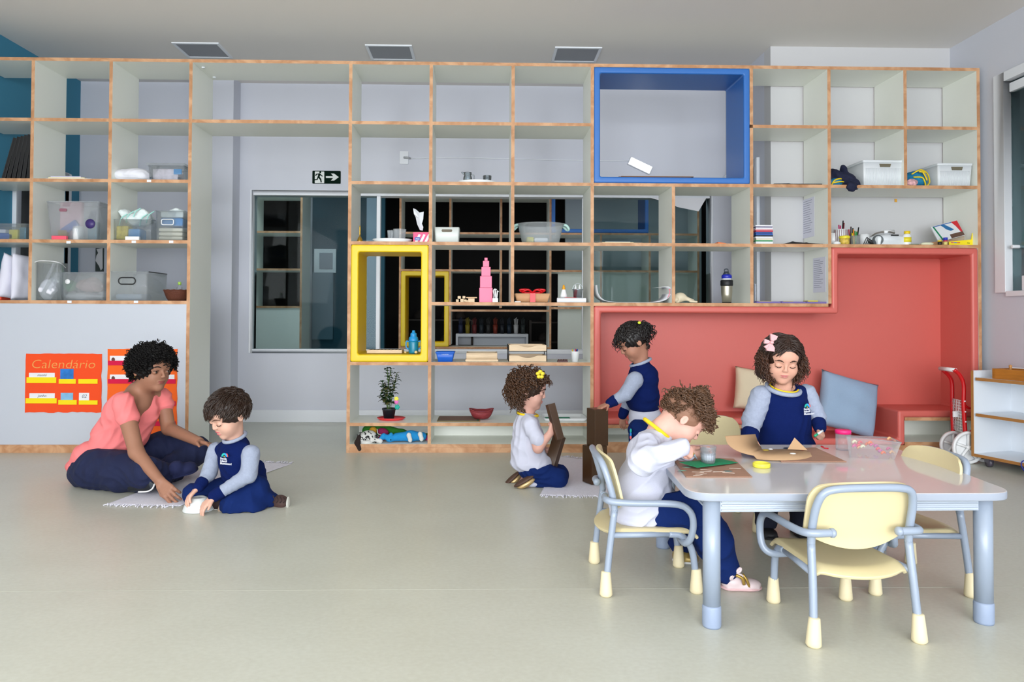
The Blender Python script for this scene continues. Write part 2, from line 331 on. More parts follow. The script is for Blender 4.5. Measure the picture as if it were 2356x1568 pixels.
# switch plate, cable and wall lamp
t = thing('wall_plate', 'white socket plate high on the back wall with a cable running right', 'wall plate', (-.673, YB, 2.2))
MB().box((-.712, YB - .008, 2.203), (-.636, YB, 2.315)).build('plate', FRAMEW, t, bevel=.003)
MB().tube([(-.675, YB - .012, 2.258), (-.65, YB - .02, 2.256), (-.62, YB - .01, 2.252)], .009, 8).build('plug', mat('pale_grey', '#a7abae', rough=.5), t)
cb = MB().tube(bez([(-.62, YB - .006, 2.252), (-.2, YB - .005, 2.262), (.2, YB - .005, 2.255), (.8, YB - .005, 2.247), (1.265, YB - .006, 2.247)], 6), .004, 6).build('power_cable', FRAMEW)
tag(cb, 'thin white cable running along the back wall from the socket plate', 'cable')
t = thing('led_wall_lamp', 'small tilted white emergency LED lamp lit on the back wall behind the blue frame', 'lamp', (1.35, YB, 2.2))
Mx = Matrix.Translation((1.353, YB - .02, 2.203)) @ Matrix.Rotation(math.radians(25), 4, 'Y')
MB().box((-.105, -.012, -.036), (.105, .02, .036), M=Mx).build('housing', FRAMEW, t, bevel=.004)
b = MB()
for i in range(10):
    for j in range(2):
        x = -.088 + i * .0195; z = -.016 + j * .032; b.box((x - .0075, -.016, z - .013), (x + .0075, -.012, z + .013), M=Mx)
b.build('led_strip', mat('led_light', '#ffffff', emit=4.0), t)

# ================================================================== the shelving
ZR = [2.602, 2.199, 1.796, 1.393, 0.991, 0.590, 0.187]; TH = 0.011
CX = [-2.984, -2.473, -1.947, -.886, -.348, .202, .737, 1.286, 1.817, 2.348, 2.871, 3.376]
def hboard(name, x0, x1, z, parent, dy=0, d=DS): # level board: laminate on top and below, plywood edges
    MB().box((x0, YS + dy, z - TH), (x1, YS + dy + d, z + TH), mis=[0, 0, 1, 1, 1, 1]).build(name, [LAM, PLY], parent)
def vboard(name, x, z0, z1, parent, dy=0, d=DS, end=False):
    MB().box((x - TH, YS + dy, z0), (x + TH, YS + dy + d, z1), mis=[1, 1, 1, 1, 0, 0]).build(name, [LAM, PLY], parent)
def panel(name, a, b, parent, m=None): return MB().box(a, b).build(name, m or LAM, parent)
def shelf_wall(dy, second=False):
    sfx = ' in the dim classroom behind the window' if second else ''
    g = 'plywood shelf units' + sfx
    units = []
    def U(label, x): t = thing('shelf_unit', label + sfx, 'shelf unit', (x, YS + dy, 0), g); units.append(t); return t
    # left unit
    t = U('white shelf unit with plywood edges at the far left above the white board', -2.68)
    x0 = XL + .01
    for z in ZR[:5]: hboard('shelf', x0, CX[2] - TH, z, t, dy)
    for i in (0, 1):
        for k in range(4): vboard('divider', CX[i], ZR[k + 1] + TH, ZR[k] - TH, t, dy)
    vboard('side_panel', CX[2], 0, ZR[0] + TH, t, dy)
    panel('front_panel', (x0, YS + dy + .006, .052), (CX[2] - TH, YS + dy + .026, ZR[4] - TH), t, mat('board_white', '#c0c6d0', rough=.25))
    panel('plinth', (x0, YS + dy + .0, 0), (CX[2] - TH, YS + dy + .03, .052), t, PLY)
    if not second:
        for px, py in ((158, 557), (343, 416), (308, 556), (394, 556), (160, 694), (313, 694)):
            p = at(px, py, YS); MB().box((p.x - .014, YS - .0015, p.z - .008), (p.x + .014, YS - .0002, p.z + .008)).build('label_tag', FRAMEW, t)
    # boards bridging the passage
    t = U('pair of long white boards bridging the open passage between shelf units', -1.42)
    for z in ZR[:2]: hboard('shelf', CX[2] + TH, CX[3] - TH, z, t, dy)
    if not second:
        for x, y in ((CX[2] + .05, .08), (CX[2] + .05, .28)): MB().lathe([(.0, .01), (.012, .006), (.012, 0)], (x, YS + y, ZR[0] - TH - .01), 10).build('hook', FRAMEW, t)
    # centre unit
    t = U('tall white shelf unit with plywood edges in the middle, holding the yellow frame', -.07)
    for z in ZR[:4]: hboard('shelf', CX[3] + TH, CX[6] - TH, z, t, dy)
    hboard('shelf', CX[4] + TH, CX[6] - TH, ZR[4], t, dy); hboard('shelf', CX[3] + TH, CX[6] - TH, ZR[5], t, dy)
    hboard('shelf', CX[3] + TH, CX[6] - TH, ZR[6], t, dy); hboard('shelf', CX[3] + TH, CX[6] - TH, .045, t, dy)
    vboard('side_panel', CX[3], .0, ZR[0] + TH, t, dy); vboard('side_panel', CX[6], .0, ZR[0] + TH, t, dy)
    for k in range(3): vboard('divider', CX[4], ZR[k + 1] + TH, ZR[k] - TH, t, dy); vboard('divider', CX[5], ZR[k + 1] + TH, ZR[k] - TH, t, dy)
    vboard('divider', CX[4], ZR[5] + TH, ZR[3] - TH, t, dy); vboard('divider', CX[5], ZR[4] + TH, ZR[3] - TH, t, dy)
    vboard('divider', CX[4], ZR[6] + TH, ZR[5] - TH, t, dy); vboard('divider', CX[4], .056, ZR[6] - TH, t, dy)
    panel('plinth', (CX[3] + TH, YS + dy + .004, 0), (CX[6] - TH, YS + dy + .03, .033), t, PLY)
    panel('back_panel', (CX[4], YS + dy + DS - .012, .056), (CX[6], YS + dy + DS, ZR[6] - TH), t)
    # right unit
    t = U('wide white shelf unit with plywood edges on the right above the coral nook', 2.06)
    X6 = CX[6] + TH
    hboard('shelf', X6, CX[11] - TH, ZR[0], t, dy); hboard('shelf', CX[8] + TH, CX[11] - TH, ZR[1], t, dy)
    hboard('shelf', X6, CX[11] - TH, ZR[2], t, dy); hboard('shelf', X6, CX[11] - TH, ZR[3], t, dy); hboard('shelf', X6, CX[9] - TH, ZR[4], t, dy)
    for k in (0, 1):
        for i in (8, 9, 10): vboard('divider', CX[i], ZR[k + 1] + TH, ZR[k] - TH, t, dy)
    for i in (7, 8, 9): vboard('divider', CX[i], ZR[3] + TH, ZR[2] - TH, t, dy); vboard('divider', CX[i], ZR[4] + TH, ZR[3] - TH, t, dy)
    MB().box((CX[11] - TH, YS + dy, 0), (CX[11] + TH, YS + dy + DS, ZR[0] + TH), mis=[1, 1, 1, 1, 0, 0]).build('side_panel', [LAM, PLY], t)
    hboard('shelf', X6, 1.85, ZR[6] - .013, t, dy); hboard('shelf', X6, 1.85, .06, t, dy); panel('back_panel', (X6, YS + dy + .3, .07), (1.85, YS + dy + .32, .17), t)
    hboard('shelf', 2.855, CX[11] - TH, .226, t, dy); hboard('shelf', 2.855, CX[11] - TH, .06, t, dy); panel('back_panel', (2.855, YS + dy + .3, .07), (3.36, YS + dy + .32, .215), t)
    panel('plinth', (X6, YS + dy + .004, 0), (CX[11] - TH, YS + dy + .03, .049), t, PLY)
    return units
shelf_wall(0)

def padded_ring(name, x0, z0, x1, z1, w, m, dy, label, cat):
    O = rr(x0, z0, x1, z1, .012, 3); I = rr(x0 + w, z0 + w, x1 - w, z1 - w, .012, 3); n = len(O); b = MB()
    rings = [[(x, YS + dy - .004, z) for x, z in O], [(x, YS + dy - .004, z) for x, z in I], [(x, YS + dy + DS - .005, z) for x, z in I], [(x, YS + dy + DS - .005, z) for x, z in O]]
    for a, c in ((0, 1), (1, 2), (2, 3), (3, 0)):
        for i in range(n):
            j = (i + 1) % n; b.add([rings[a][i], rings[a][j], rings[c][j], rings[c][i]], [(0, 1, 2, 3)])
    o = b.build(name, m, bevel=.012, seg=3, angle=50); return tag(o, label, cat)
YEL = mat('yellow_vinyl', '#e9c60a', rough=.42, bump=.06, bscale=300)
BLU = mat('blue_vinyl', '#2f6cb8', rough=.42, bump=.06, bscale=300)
COR = mat('coral_vinyl', '#cf665d', rough=.42, bump=.06, bscale=300)
padded_ring('padded_cubby', CX[3] + TH, ZR[5] + TH, CX[4] - TH, ZR[3] - TH, .05, YEL, 0, 'yellow padded box frame filling a tall opening of the centre shelf unit', 'padded box')
padded_ring('padded_cubby', CX[6] + TH, ZR[2] + TH, CX[8] - TH, ZR[0] - TH, .042, BLU, 0, 'blue padded box frame filling a wide opening near the top of the right shelves', 'frame')
def nook(dy):
    O = [(.749, .186), (.749, .980), (2.360, .980), (2.360, 1.382), (3.365, 1.382), (3.365, .237), (2.855, .237), (2.855, .05), (1.855, .05), (1.855, .186)]
    I = [(.797, .232), (.797, .934), (2.406, .934), (2.406, 1.336), (3.318, 1.336), (3.318, .283), (2.808, .283), (2.808, .096), (1.901, .096), (1.901, .232)]
    b = MB(); n = len(O); y0, y1 = YS + dy - .006, YS + dy + .33
    for i in range(n):
        j = (i + 1) % n
        b.add([(O[i][0], y0, O[i][1]), (O[j][0], y0, O[j][1]), (I[j][0], y0, I[j][1]), (I[i][0], y0, I[i][1])], [(0, 1, 2, 3)])
        b.add([(I[i][0], y0, I[i][1]), (I[j][0], y0, I[j][1]), (I[j][0], y1, I[j][1]), (I[i][0], y1, I[i][1])], [(0, 1, 2, 3)])
        b.add([(O[i][0], y0, O[i][1]), (O[j][0], y0, O[j][1]), (O[j][0], y1, O[j][1]), (O[i][0], y1, O[i][1])], [(0, 3, 2, 1)])
    t = thing('padded_nook', 'coral red padded seating nook built into the lower right shelves', 'seating nook', (2.06, YS, 0))
    b.build('lining', COR, t, bevel=.016, seg=4, angle=50)
    MB().prism(O, y1, y1 + .02).build('back_cushion', COR, t)
nook(0)
# second classroom beyond the glass: the same shelving, dimly lit by added fills
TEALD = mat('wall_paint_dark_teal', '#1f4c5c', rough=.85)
DY2 = 2.93
if True:
    g2 = 'plywood shelf units in the dim classroom behind the window'
    y2 = YS + DY2
    t = thing('shelf_unit', 'dim shelf unit with white lower board seen through the left window pane', 'shelf unit', (-2.6, y2, 0), g2)
    for z in ZR[1:5]: hboard('shelf', XL + .01, CX[2] - TH, z, t, DY2)
    for k in range(1, 4): vboard('divider', CX[1], ZR[k + 1] + TH, ZR[k] - TH, t, DY2); vboard('divider', CX[0], ZR[k + 1] + TH, ZR[k] - TH, t, DY2)
    vboard('side_panel', CX[2], 0, ZR[0], t, DY2); panel('front_panel', (XL + .01, y2 + .01, .5), (CX[2] - TH, y2 + .03, ZR[4] - TH), t)
    t = thing('shelf_unit', 'dim shelf unit with a yellow frame seen through the middle window pane', 'shelf unit', (-.07, y2, 0), g2)
    for z in ZR[1:4]: hboard('shelf', CX[3] + TH, CX[6] - TH, z, t, DY2)
    hboard('shelf', CX[4] + TH, CX[6] - TH, ZR[4] - .03, t, DY2); hboard('shelf', CX[3] + TH, CX[6] - TH, ZR[5] - .03, t, DY2)
    for x in (CX[3], CX[6]): vboard('side_panel', x, 0, ZR[0], t, DY2)
    for x in (CX[4], CX[5]): vboard('divider', x, ZR[2] + TH, ZR[1] - TH, t, DY2); vboard('divider', x, ZR[3] + TH, ZR[2] - TH, t, DY2)
    vboard('divider', CX[4], ZR[5], ZR[3] - TH, t, DY2); vboard('divider', CX[5], ZR[4], ZR[3] - TH, t, DY2)
    t = thing('shelf_unit', 'dim shelf unit with pale back panel added for pane glare, seen through the right end of the window', 'shelf unit', (1.8, y2, 0), g2)
    for z in (ZR[2], ZR[3], ZR[4]): hboard('shelf', CX[6] + TH, CX[9] - TH, z, t, DY2)
    for x in (CX[7], CX[8]): vboard('divider', x, ZR[3] + TH, ZR[2] - TH, t, DY2); vboard('divider', x, ZR[4] + TH, ZR[3] - TH, t, DY2)
    vboard('side_panel', CX[9], 0, ZR[0], t, DY2)
    panel('back_panel', (CX[6] + .12, y2 + DS, .05), (CX[9], y2 + DS + .02, ZR[3] - TH), t)  # pale backing added for the brighter reflection in the right pane
    padded_ring('padded_cubby', CX[3] + TH, ZR[5] - .02, CX[4] - TH, ZR[3] - TH, .05, YEL, DY2, 'smaller looking yellow padded frame in the dim classroom behind the window', 'frame')
    padded_ring('padded_cubby', CX[6] + TH, ZR[2] + TH, CX[8] - TH, ZR[0] - TH, .042, BLU, DY2, 'dark blue padded frame in the dim classroom behind the window', 'frame')
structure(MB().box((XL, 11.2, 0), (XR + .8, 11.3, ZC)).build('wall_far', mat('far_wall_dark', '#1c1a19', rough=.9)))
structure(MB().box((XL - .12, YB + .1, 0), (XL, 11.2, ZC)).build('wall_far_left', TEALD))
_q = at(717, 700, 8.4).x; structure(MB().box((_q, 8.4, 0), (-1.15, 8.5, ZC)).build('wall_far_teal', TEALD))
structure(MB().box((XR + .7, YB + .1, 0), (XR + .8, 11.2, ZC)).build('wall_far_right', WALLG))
p0, p1 = at(697, 700, 8.6), at(718, 700, 8.6)
structure(MB().box((p0.x, 8.6, 0), (p1.x, 8.75, ZC)).build('reflection_post', WALLG))  # post added as the white reflected strip in the left pane
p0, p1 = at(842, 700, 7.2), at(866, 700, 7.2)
structure(MB().box((p0.x, 7.2, .5), (p1.x, 7.24, 2.2)).build('reflection_strip', mat('reflection_pale_blue', '#9fb4c6', rough=.5)))  # pale strip added as the bluish reflection beside the mullion
t = thing('hatch_reflection', 'small white framed rectangle added as a hatch reflection in the left window pane', 'reflection', (-1.7, 8.39, 1.5))  # framed rectangle added in place of the hatch mirrored in the glass
q0, q1 = at(719, 626, 8.3), at(770, 571, 8.3); MB().box((q0.x, 8.375, q0.z), (q1.x, 8.40, q1.z)).build('frame', FRAMEW, t); q0, q1 = at(731, 618, 8.29), at(762, 580, 8.29); MB().box((q0.x, 8.365, q0.z), (q1.x, 8.374, q1.z)).build('panel', mat('reflection_grey', '#8d93a0', rough=.6), t)
q0, q1 = at(719, 780, 8.4), at(768, 627, 8.4); tag(MB().box((q0.x, 8.37, q0.z), (q1.x, 8.40, q1.z)).build('blue_grey_panel', mat('panel_blue_grey', '#5b7888', rough=.7)), 'tall blue grey panel added under the hatch reflection in the dim classroom', 'panel')  # blue-grey sheet added for the bluish tone low in the left pane
# pale sheet added behind the right pane for its bright reflection
structure(MB().box((.98, y2 + .7, 0), (2.6, y2 + .75, ZC)).build('reflection_backing', mat('reflection_pale', '#a9b4b6', rough=.8)))
# furniture of the dark room
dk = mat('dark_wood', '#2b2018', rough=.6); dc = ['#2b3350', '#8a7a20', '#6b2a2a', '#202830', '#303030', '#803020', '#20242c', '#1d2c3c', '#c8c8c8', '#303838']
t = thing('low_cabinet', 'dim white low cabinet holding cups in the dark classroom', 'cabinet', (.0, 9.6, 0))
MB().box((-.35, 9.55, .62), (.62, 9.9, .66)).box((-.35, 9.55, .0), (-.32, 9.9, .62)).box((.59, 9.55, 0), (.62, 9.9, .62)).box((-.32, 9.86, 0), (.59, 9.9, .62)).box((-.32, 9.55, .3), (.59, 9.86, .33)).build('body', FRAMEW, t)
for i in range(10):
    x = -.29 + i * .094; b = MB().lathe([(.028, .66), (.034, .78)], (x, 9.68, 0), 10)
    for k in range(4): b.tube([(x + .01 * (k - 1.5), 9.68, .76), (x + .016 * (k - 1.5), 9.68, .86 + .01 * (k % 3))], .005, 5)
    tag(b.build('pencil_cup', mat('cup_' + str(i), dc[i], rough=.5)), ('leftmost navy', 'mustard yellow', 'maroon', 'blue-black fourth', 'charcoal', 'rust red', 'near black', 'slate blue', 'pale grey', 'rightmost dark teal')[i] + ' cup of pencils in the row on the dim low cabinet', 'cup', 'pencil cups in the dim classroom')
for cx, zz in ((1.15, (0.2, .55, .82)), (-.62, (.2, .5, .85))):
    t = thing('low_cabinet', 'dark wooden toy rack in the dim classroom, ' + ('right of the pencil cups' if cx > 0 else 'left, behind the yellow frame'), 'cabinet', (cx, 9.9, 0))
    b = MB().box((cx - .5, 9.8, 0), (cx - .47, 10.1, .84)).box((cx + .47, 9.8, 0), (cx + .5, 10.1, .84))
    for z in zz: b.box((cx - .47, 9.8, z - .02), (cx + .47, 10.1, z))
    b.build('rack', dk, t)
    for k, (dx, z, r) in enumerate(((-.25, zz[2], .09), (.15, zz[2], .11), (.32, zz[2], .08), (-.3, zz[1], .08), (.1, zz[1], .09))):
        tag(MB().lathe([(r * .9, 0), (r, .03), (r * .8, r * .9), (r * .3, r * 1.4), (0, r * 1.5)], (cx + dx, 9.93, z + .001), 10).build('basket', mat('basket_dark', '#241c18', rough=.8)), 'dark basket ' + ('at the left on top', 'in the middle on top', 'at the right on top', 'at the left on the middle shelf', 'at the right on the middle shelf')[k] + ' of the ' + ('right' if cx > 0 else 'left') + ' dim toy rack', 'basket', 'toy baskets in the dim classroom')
# ================================================================== table
TT = mat('table_top', '#d2cecd', rough=0.08, spec=0.42)
TE = mat('table_edge', '#9aa2b1', rough=0.35)
tbl = thing('activity_table', 'low light grey childrens table with rounded corners and thick metal legs', 'table', (1.1, 2.46, 0))
TZ = .40
pts = [gz(1560, 1133, TZ), gz(2330, 1133, TZ), gz(2061, 1023, TZ), gz(1594, 1023, TZ)]
pts = [Vector((.605, 2.075)), Vector((1.582, 2.075)), Vector((1.64, 2.862)), Vector((.66, 2.862))]
def round_poly(P, r, n=6):
    out = []; m = len(P)
    for i in range(m):
        a, b, c = P[i - 1], P[i], P[(i + 1) % m]; u = (a - b).normalized(); v = (c - b).normalized()
        s0, s1 = b + u * r, b + v * r
        for k in range(n + 1):
            t = k / n; out.append((1 - t) ** 2 * s0 + 2 * t * (1 - t) * b + t * t * s1)
    return out
rp = round_poly(pts, .085)
MB().slab([(p.x, p.y) for p in rp], TZ - .024, TZ, 0, 1).build('tabletop', [TT, TE], tbl, bevel=.004, seg=2)
LEGS = [(.684, 2.115), (1.513, 2.13), (1.57, 2.80), (.722, 2.83)]
for i, (x, y) in enumerate(LEGS):
    lg = MB().lathe([(.0255, .05), (.0255, TZ - .024)], (x, y, 0), 24).build('leg', GREYL, tbl)
    MB().lathe([(.026, 0), (.0275, .006), (.0275, .058), (.0258, .064)], (x, y, 0), 24).build('foot_cap', mat('foot_cap_blue_grey', '#8f9db6', rough=.45), lg)
def apron(a, b):
    a, b = Vector((*a, 0)), Vector((*b, 0)); d = (b - a); L = d.length; d.normalize(); n = Vector((d.y, -d.x, 0)); m = MB()
    M = Matrix(((d.x, n.x, 0, a.x), (d.y, n.y, 0, a.y), (0, 0, 1, 0), (0, 0, 0, 1)))
    m.box((.02, -.006, TZ - .062), (L - .02, .012, TZ - .026), M=M)
    for z in (TZ - .058, TZ - .045, TZ - .034): m.box((.025, .012, z), (L - .025, .016, z + .006), M=M)
    return m.build('apron', mat('apron_metal', '#bcc6d4', rough=.25, metal=.3), tbl, bevel=.0015)
apron(LEGS[0], LEGS[1]); apron(LEGS[1], LEGS[2]); apron(LEGS[2], LEGS[3]); apron(LEGS[3], LEGS[0])

# ================================================================== chairs (built at the origin, front towards +y)
CRM = mat('cream_plastic', '#d6c89e', rough=.42); CRF = mat('cream_rubber', '#dfd2ae', rough=.55)
def make_chair():
    t = thing('toddler_armchair', 'x', 'chair')
    R = .0113
    for s in (-1, 1):
        # rear leg running up into the back loop
        lg = MB().tube(bez([(s * .155, -.15, .05), (s * .150, -.138, .16), (s * .146, -.122, .28)], 5), R, 10).build('leg', GREYL, t)
        MB().lathe([(.017, 0), (.0215, .006), (.021, .014), (.0155, .078), (.0125, .080)], n=16, M=Matrix.Rotation(-.045 * s, 3, 'Y').to_4x4()).build('ferrule', CRF, lg, loc=(s * .157, -.152, 0))
        lf = MB().tube(bez([(s * .13, .06, .195), (s * .128, .10, .190), (s * .126, .128, .160), (s * .123, .142, .12), (s * .122, .150, .05)], 5), R, 10).build('leg', GREYL, t)
        MB().lathe([(.017, 0), (.0215, .006), (.021, .014), (.0155, .078), (.0125, .080)], n=16).build('ferrule', CRF, lf, loc=(s * .122, .152, 0))
        MB().tube([(s * .147, -.128, .195), (s * .13, .06, .195)], R * .85, 10).build('side_rail', GREYL, t)
        am = MB().tube(bez([(s * .100, -.150, .312), (s * .150, -.150, .312), (s * .172, -.128, .310), (s * .178, -.06, .308), (s * .178, .07, .306), (s * .178, .115, .285), (s * .178, .128, .245), (s * .174, .120, .195), (s * .150, .108, .172), (s * .09, .105, .170)], 6), R, 10)
        a = am.build('armrest', GREYL, t)
        MB().lathe([(0, -.006), (.013, -.004), (.0135, .004), (.009, .010), (0, .012)], n=14, M=Matrix.Rotation(-s * PI / 2, 4, 'Y')).build('end_cap', GREYL, a, loc=(s * .100, -.150, .312))
    MB().tube(bez([(-.146, -.122, .27), (-.146, -.128, .32), (-.143, -.146, .385), (-.128, -.160, .425), (-.09, -.168, .438), (0, -.172, .441), (.09, -.168, .438), (.128, -.160, .425), (.143, -.146, .385), (.146, -.128, .32), (.146, -.122, .27)], 6), R, 10).build('back_loop', GREYL, t)
    # seat shell: curved plate, raised sides, drooping rear lip
    def grid(fn, nu, nv, th, nm):
        top = [[Vector(fn(i / nu, j / nv)) for j in range(nv + 1)] for i in range(nu + 1)]
        bm = bmesh.new(); V = [[bm.verts.new(p) for p in r] for r in top]
        for i in range(nu):
            for j in range(nv): bm.faces.new((V[i][j], V[i + 1][j], V[i + 1][j + 1], V[i][j + 1]))
        me = bpy.data.meshes.new(nm); bm.to_mesh(me); bm.free(); me.materials.append(CRM)
        o = bpy.data.objects.new(nm, me); link(o, t); so = o.modifiers.new('s', 'SOLIDIFY'); so.thickness = th; so.offset = 0
        bv = o.modifiers.new('b', 'BEVEL'); bv.width = .0028; bv.segments = 2; bv.limit_method = 'ANGLE'
        me.polygons.foreach_set('use_smooth', [True] * len(me.polygons)); o.modifiers.new('wn', 'WEIGHTED_NORMAL'); return o
    def seat(u, v):
        a = 2 * u - 1; w = .140 - .010 * v
        x = a * w * (1 if v > .03 else .97)
        yb = -.125 - .045 * (1 - a * a); y = yb + (.155 - yb) * v
        z = .205 + .008 * abs(a) ** 3 - .016 * max(0, 1 - v * 7) ** 1.4 - .020 * max(0, (v - .88) / .12) ** 2 - .006 * math.sin(PI * min(1, v * 1.2)) * (1 - a * a)
        if abs(a) > .90: z -= .014 * min(1, (abs(a) - .90) / .08)
        return (x, y, z)
    grid(seat, 24, 24, .011, 'seat')
    def back(u, v):
        a = 2 * u - 1
        top = .452 - .004 * a * a; bot = .300 - .048 * (1 - a * a)
        # rounded upper corners
        hw = .157
        zz = bot + (top - bot) * v
        c = .055; 
        if zz > top - c: k = (zz - (top - c)) / c; hw = .157 - c + c * math.sqrt(max(0, 1 - k * k)) if k < 1 else .157 - c
        x = a * hw
        y = -.112 - .042 * max(0, (zz - .28) / .17) ** 1.2 - .016 * (1 - a * a) + .019
        if v > .93: y -= .010 * (v - .93) / .07
        return (x, y, zz)
    b = grid(back, 24, 22, .009, 'backrest')
    return t
def dup(root, loc, rz):
    r = root.copy(); COL.objects.link(r); r.location = loc; r.rotation_euler = (0, 0, rz)
    for ch in list(root.children):
        c = ch.copy(); COL.objects.link(c); c.parent = r
        for g in ch.children: d = g.copy(); COL.objects.link(d); d.parent = c
    return r
cg = 'cream and grey toddler armchairs around the table'
chair0 = make_chair()
CH = [((.567, 2.495, 0), -92, 'cream toddler armchair with grey tubular frame, seating the child in white at the table end'),
      ((1.072, 2.145, 0), 4, 'empty cream toddler armchair seen from behind at the front of the table'),
      ((1.452, 2.475, 0), 92, 'empty cream toddler armchair tucked in at the right end of the table'),
      ((1.045, 3.17, 0), 182, 'cream toddler armchair behind the table, mostly hidden, next to the girl with the bow')]
for i, (l, r, lb) in enumerate(CH):
    c = chair0 if i == 0 else dup(chair0, l, math.radians(r))
    c.location = l; c.rotation_euler = (0, 0, math.radians(r)); c['label'] = lb; c['group'] = cg

# ================================================================== low cabinet on the right
u = Vector((.09, -.30, 0)).normalized(); v = Vector((.30, .09, 0)).normalized()
CM = Matrix(((u.x, v.x, 0, 3.035), (u.y, v.y, 0, 4.35), (0, 0, 1, 0), (0, 0, 0, 1)))
t = thing('low_shelf_cabinet', 'low white open cabinet on castors with wood edging by the right wall', 'cabinet', (3.1, 4.2, 0))
CE = mat('wood_edging', '#a5733c', rough=.5); CW = mat('cabinet_white', '#dfe4ea', rough=.35)
LC = .95
def cbox(nm, a, b, front=None): 
    # long side runs along +x of the cabinet frame, front at y=0
    return MB().box(a, b, M=CM, mis=[0, 0, 1, 0, 0, 0]).build(nm, [CW, CE], t)
ZB = .075
cbox('bottom_shelf', (0, 0, ZB - .018), (LC, .33, ZB)); cbox('middle_shelf', (.012, .004, .305), (LC, .33, .323)); cbox('top_shelf', (.012, .004, .525), (LC, .33, .543))
MB().prism([(0, ZB)] + [(0, ZB)], 0, 0) if False else None
e = MB().box((-.012, 0, ZB - .018), (0.0, .33, .585), M=CM, mis=[0, 0, 0, 0, 0, 1]).box((-.014, -.003, ZB - .018), (.004, 0, .585), mi=1, M=CM); e.build('end_panel', [CW, CE], t, bevel=.004)
MB().box((0, .318, ZB), (LC, .33, .60), M=CM).build('back_panel', CW, t); cbox('end_panel', (LC, 0, ZB - .018), (LC + .014, .33, .585))
for x in (.06, LC - .06):
    for y in (.05, .28):
        p = CM @ Vector((x, y, 0)); c = MB().lathe([(.0, -.012), (.026, -.010), (.026, .010), (0, .012)], (p.x, p.y, .027), 16, M=Matrix.Rotation(PI / 2, 4, 'Y'))
        c.box((p.x - .016, p.y - .02, .03), (p.x + .016, p.y + .02, ZB - .018)); c.build('castor', mat('castor_grey', '#4a4652', rough=.3), t)
# wooden peg box on the cabinet, hat-like bag below
t = thing('wooden_peg_box', 'long varnished wooden box with pegs standing on the white low cabinet', 'box', tuple(CM @ Vector((.4, .15, .543))))
MB().box((.10, .03, .5435), (.80, .045, .605), M=CM).box((.10, .16, .5435), (.80, .175, .605), M=CM).box((.10, .03, .5435), (.115, .175, .605), M=CM).box((.785, .03, .5435), (.80, .175, .605), M=CM).box((.10, .03, .5435), (.80, .175, .552), M=CM).build('box_body', mat('varnished_wood', '#b06f25', rough=.4, noise=.2, nscale=12, stretch=(1, 1, 6)), t, bevel=.002)
for k in range(7):
    MB().lathe([(.007, 0), (.007, .058), (.009, .062), (.009, .074), (0, .078)], tuple(CM @ Vector((.16 + k * .1, .10, .552))), 8).build('peg', mat('peg_wood', '#c08a50', rough=.5), t)
t = thing('drawstring_bag', 'pale cloth bag with dangling blue drawstring lying on the bottom of the low cabinet', 'bag', tuple(CM @ Vector((.45, .12, ZB))))
MB().lathe([(0, 0), (.10, .003), (.14, .018), (.10, .040), (0, .052)], tuple(CM @ Vector((.46, .14, ZB + .001))), 24, sx=1.0, sy=.9).build('bag_body', mat('canvas_pale', '#ddd3cc', rough=.9), t)
q = lambda x, y, z: CM @ Vector((x, y, z))
MB().tube(bez([q(.34, .06, .09), q(.31, .0, .092), q(.30, -.012, .07), q(.315, -.014, .04), q(.345, -.012, .012), q(.37, -.012, .006), q(.385, -.012, .03), q(.40, -.006, .07), q(.42, .02, .095)], 6), .0035, 6).build('drawstring', mat('blue_cord', '#1c2c8c', rough=.6), t)
# small wooden thing at mid shelf
tag(MB().lathe([(.05, 0), (.055, .006), (.0, .012)], q(.42, .15, .3235), 16).build('wooden_disc', WOODL), 'flat wooden disc on the middle shelf of the low cabinet', 'toy')

# ================================================================== red toy shopping trolley
RED = mat('red_plastic', '#c30d14', rough=.35)
t = thing('toy_trolley', 'red plastic toy shopping trolley with white basket grid, handle and wheels', 'toy trolley', (3.03, 4.45, 0))
fx = Vector((.30, -.115, 0)).normalized()     # across the face of the trolley
a0 = gz(2195, 1046); 
def tp(px, py, side):                          # side posts stand a fixed depth apart
    Y = (4.60, 4.44)[side]; return at(px, py, Y)
posts = ([(2170, 852), (2182, 862), (2190, 880), (2191, 930), (2193, 1000), (2197, 1030)], [(2195, 850), (2208, 862), (2217, 885), (2217, 930), (2221, 1000), (2224, 1035)])
for s_ in (0, 1):
    MB().tube(bez([tp(px, py, s_) for px, py in posts[s_]], 6), .0125, 10).build('post', RED, t)
MB().tube([tp(2163, 847, 0), tp(2198, 851, 1)], .013, 14).build('handle', WHITE, t)
A, B, C_, D = tp(2189, 916, 0), tp(2216, 922, 1), tp(2218, 994, 1), tp(2192, 986, 0)
b = MB()
for k in range(8):
    f = k / 7; b.tube([A.lerp(B, f), D.lerp(C_, f)], .0022, 5)
for k in range(12):
    f = k / 11; b.tube([A.lerp(D, f), B.lerp(C_, f)], .0022, 5)
b.box(tuple(A.lerp(C_, .5) - Vector((.03, .004, .012))), tuple(A.lerp(C_, .5) + Vector((.03, .004, .025))))
b.build('basket_grid', WHITE, t)
E0, E1 = tp(2195, 1010, 0), tp(2222, 1015, 1)
bk = Vector((.30, .06, 0))
m = MB().tube([E0, E1], .011, 8).tube([E1, E1 + Vector((.13, .05, .0))], .010, 8).tube([E0, E0 + Vector((.13, .05, 0))], .010, 8)
m.tube(bez([tp(2218, 930, 1), tp(2228, 938, 1), tp(2237, 942, 1), tp(2240, 985, 1), tp(2221, 1000, 1)], 5), .008, 8)
m.build('chassis', RED, t)
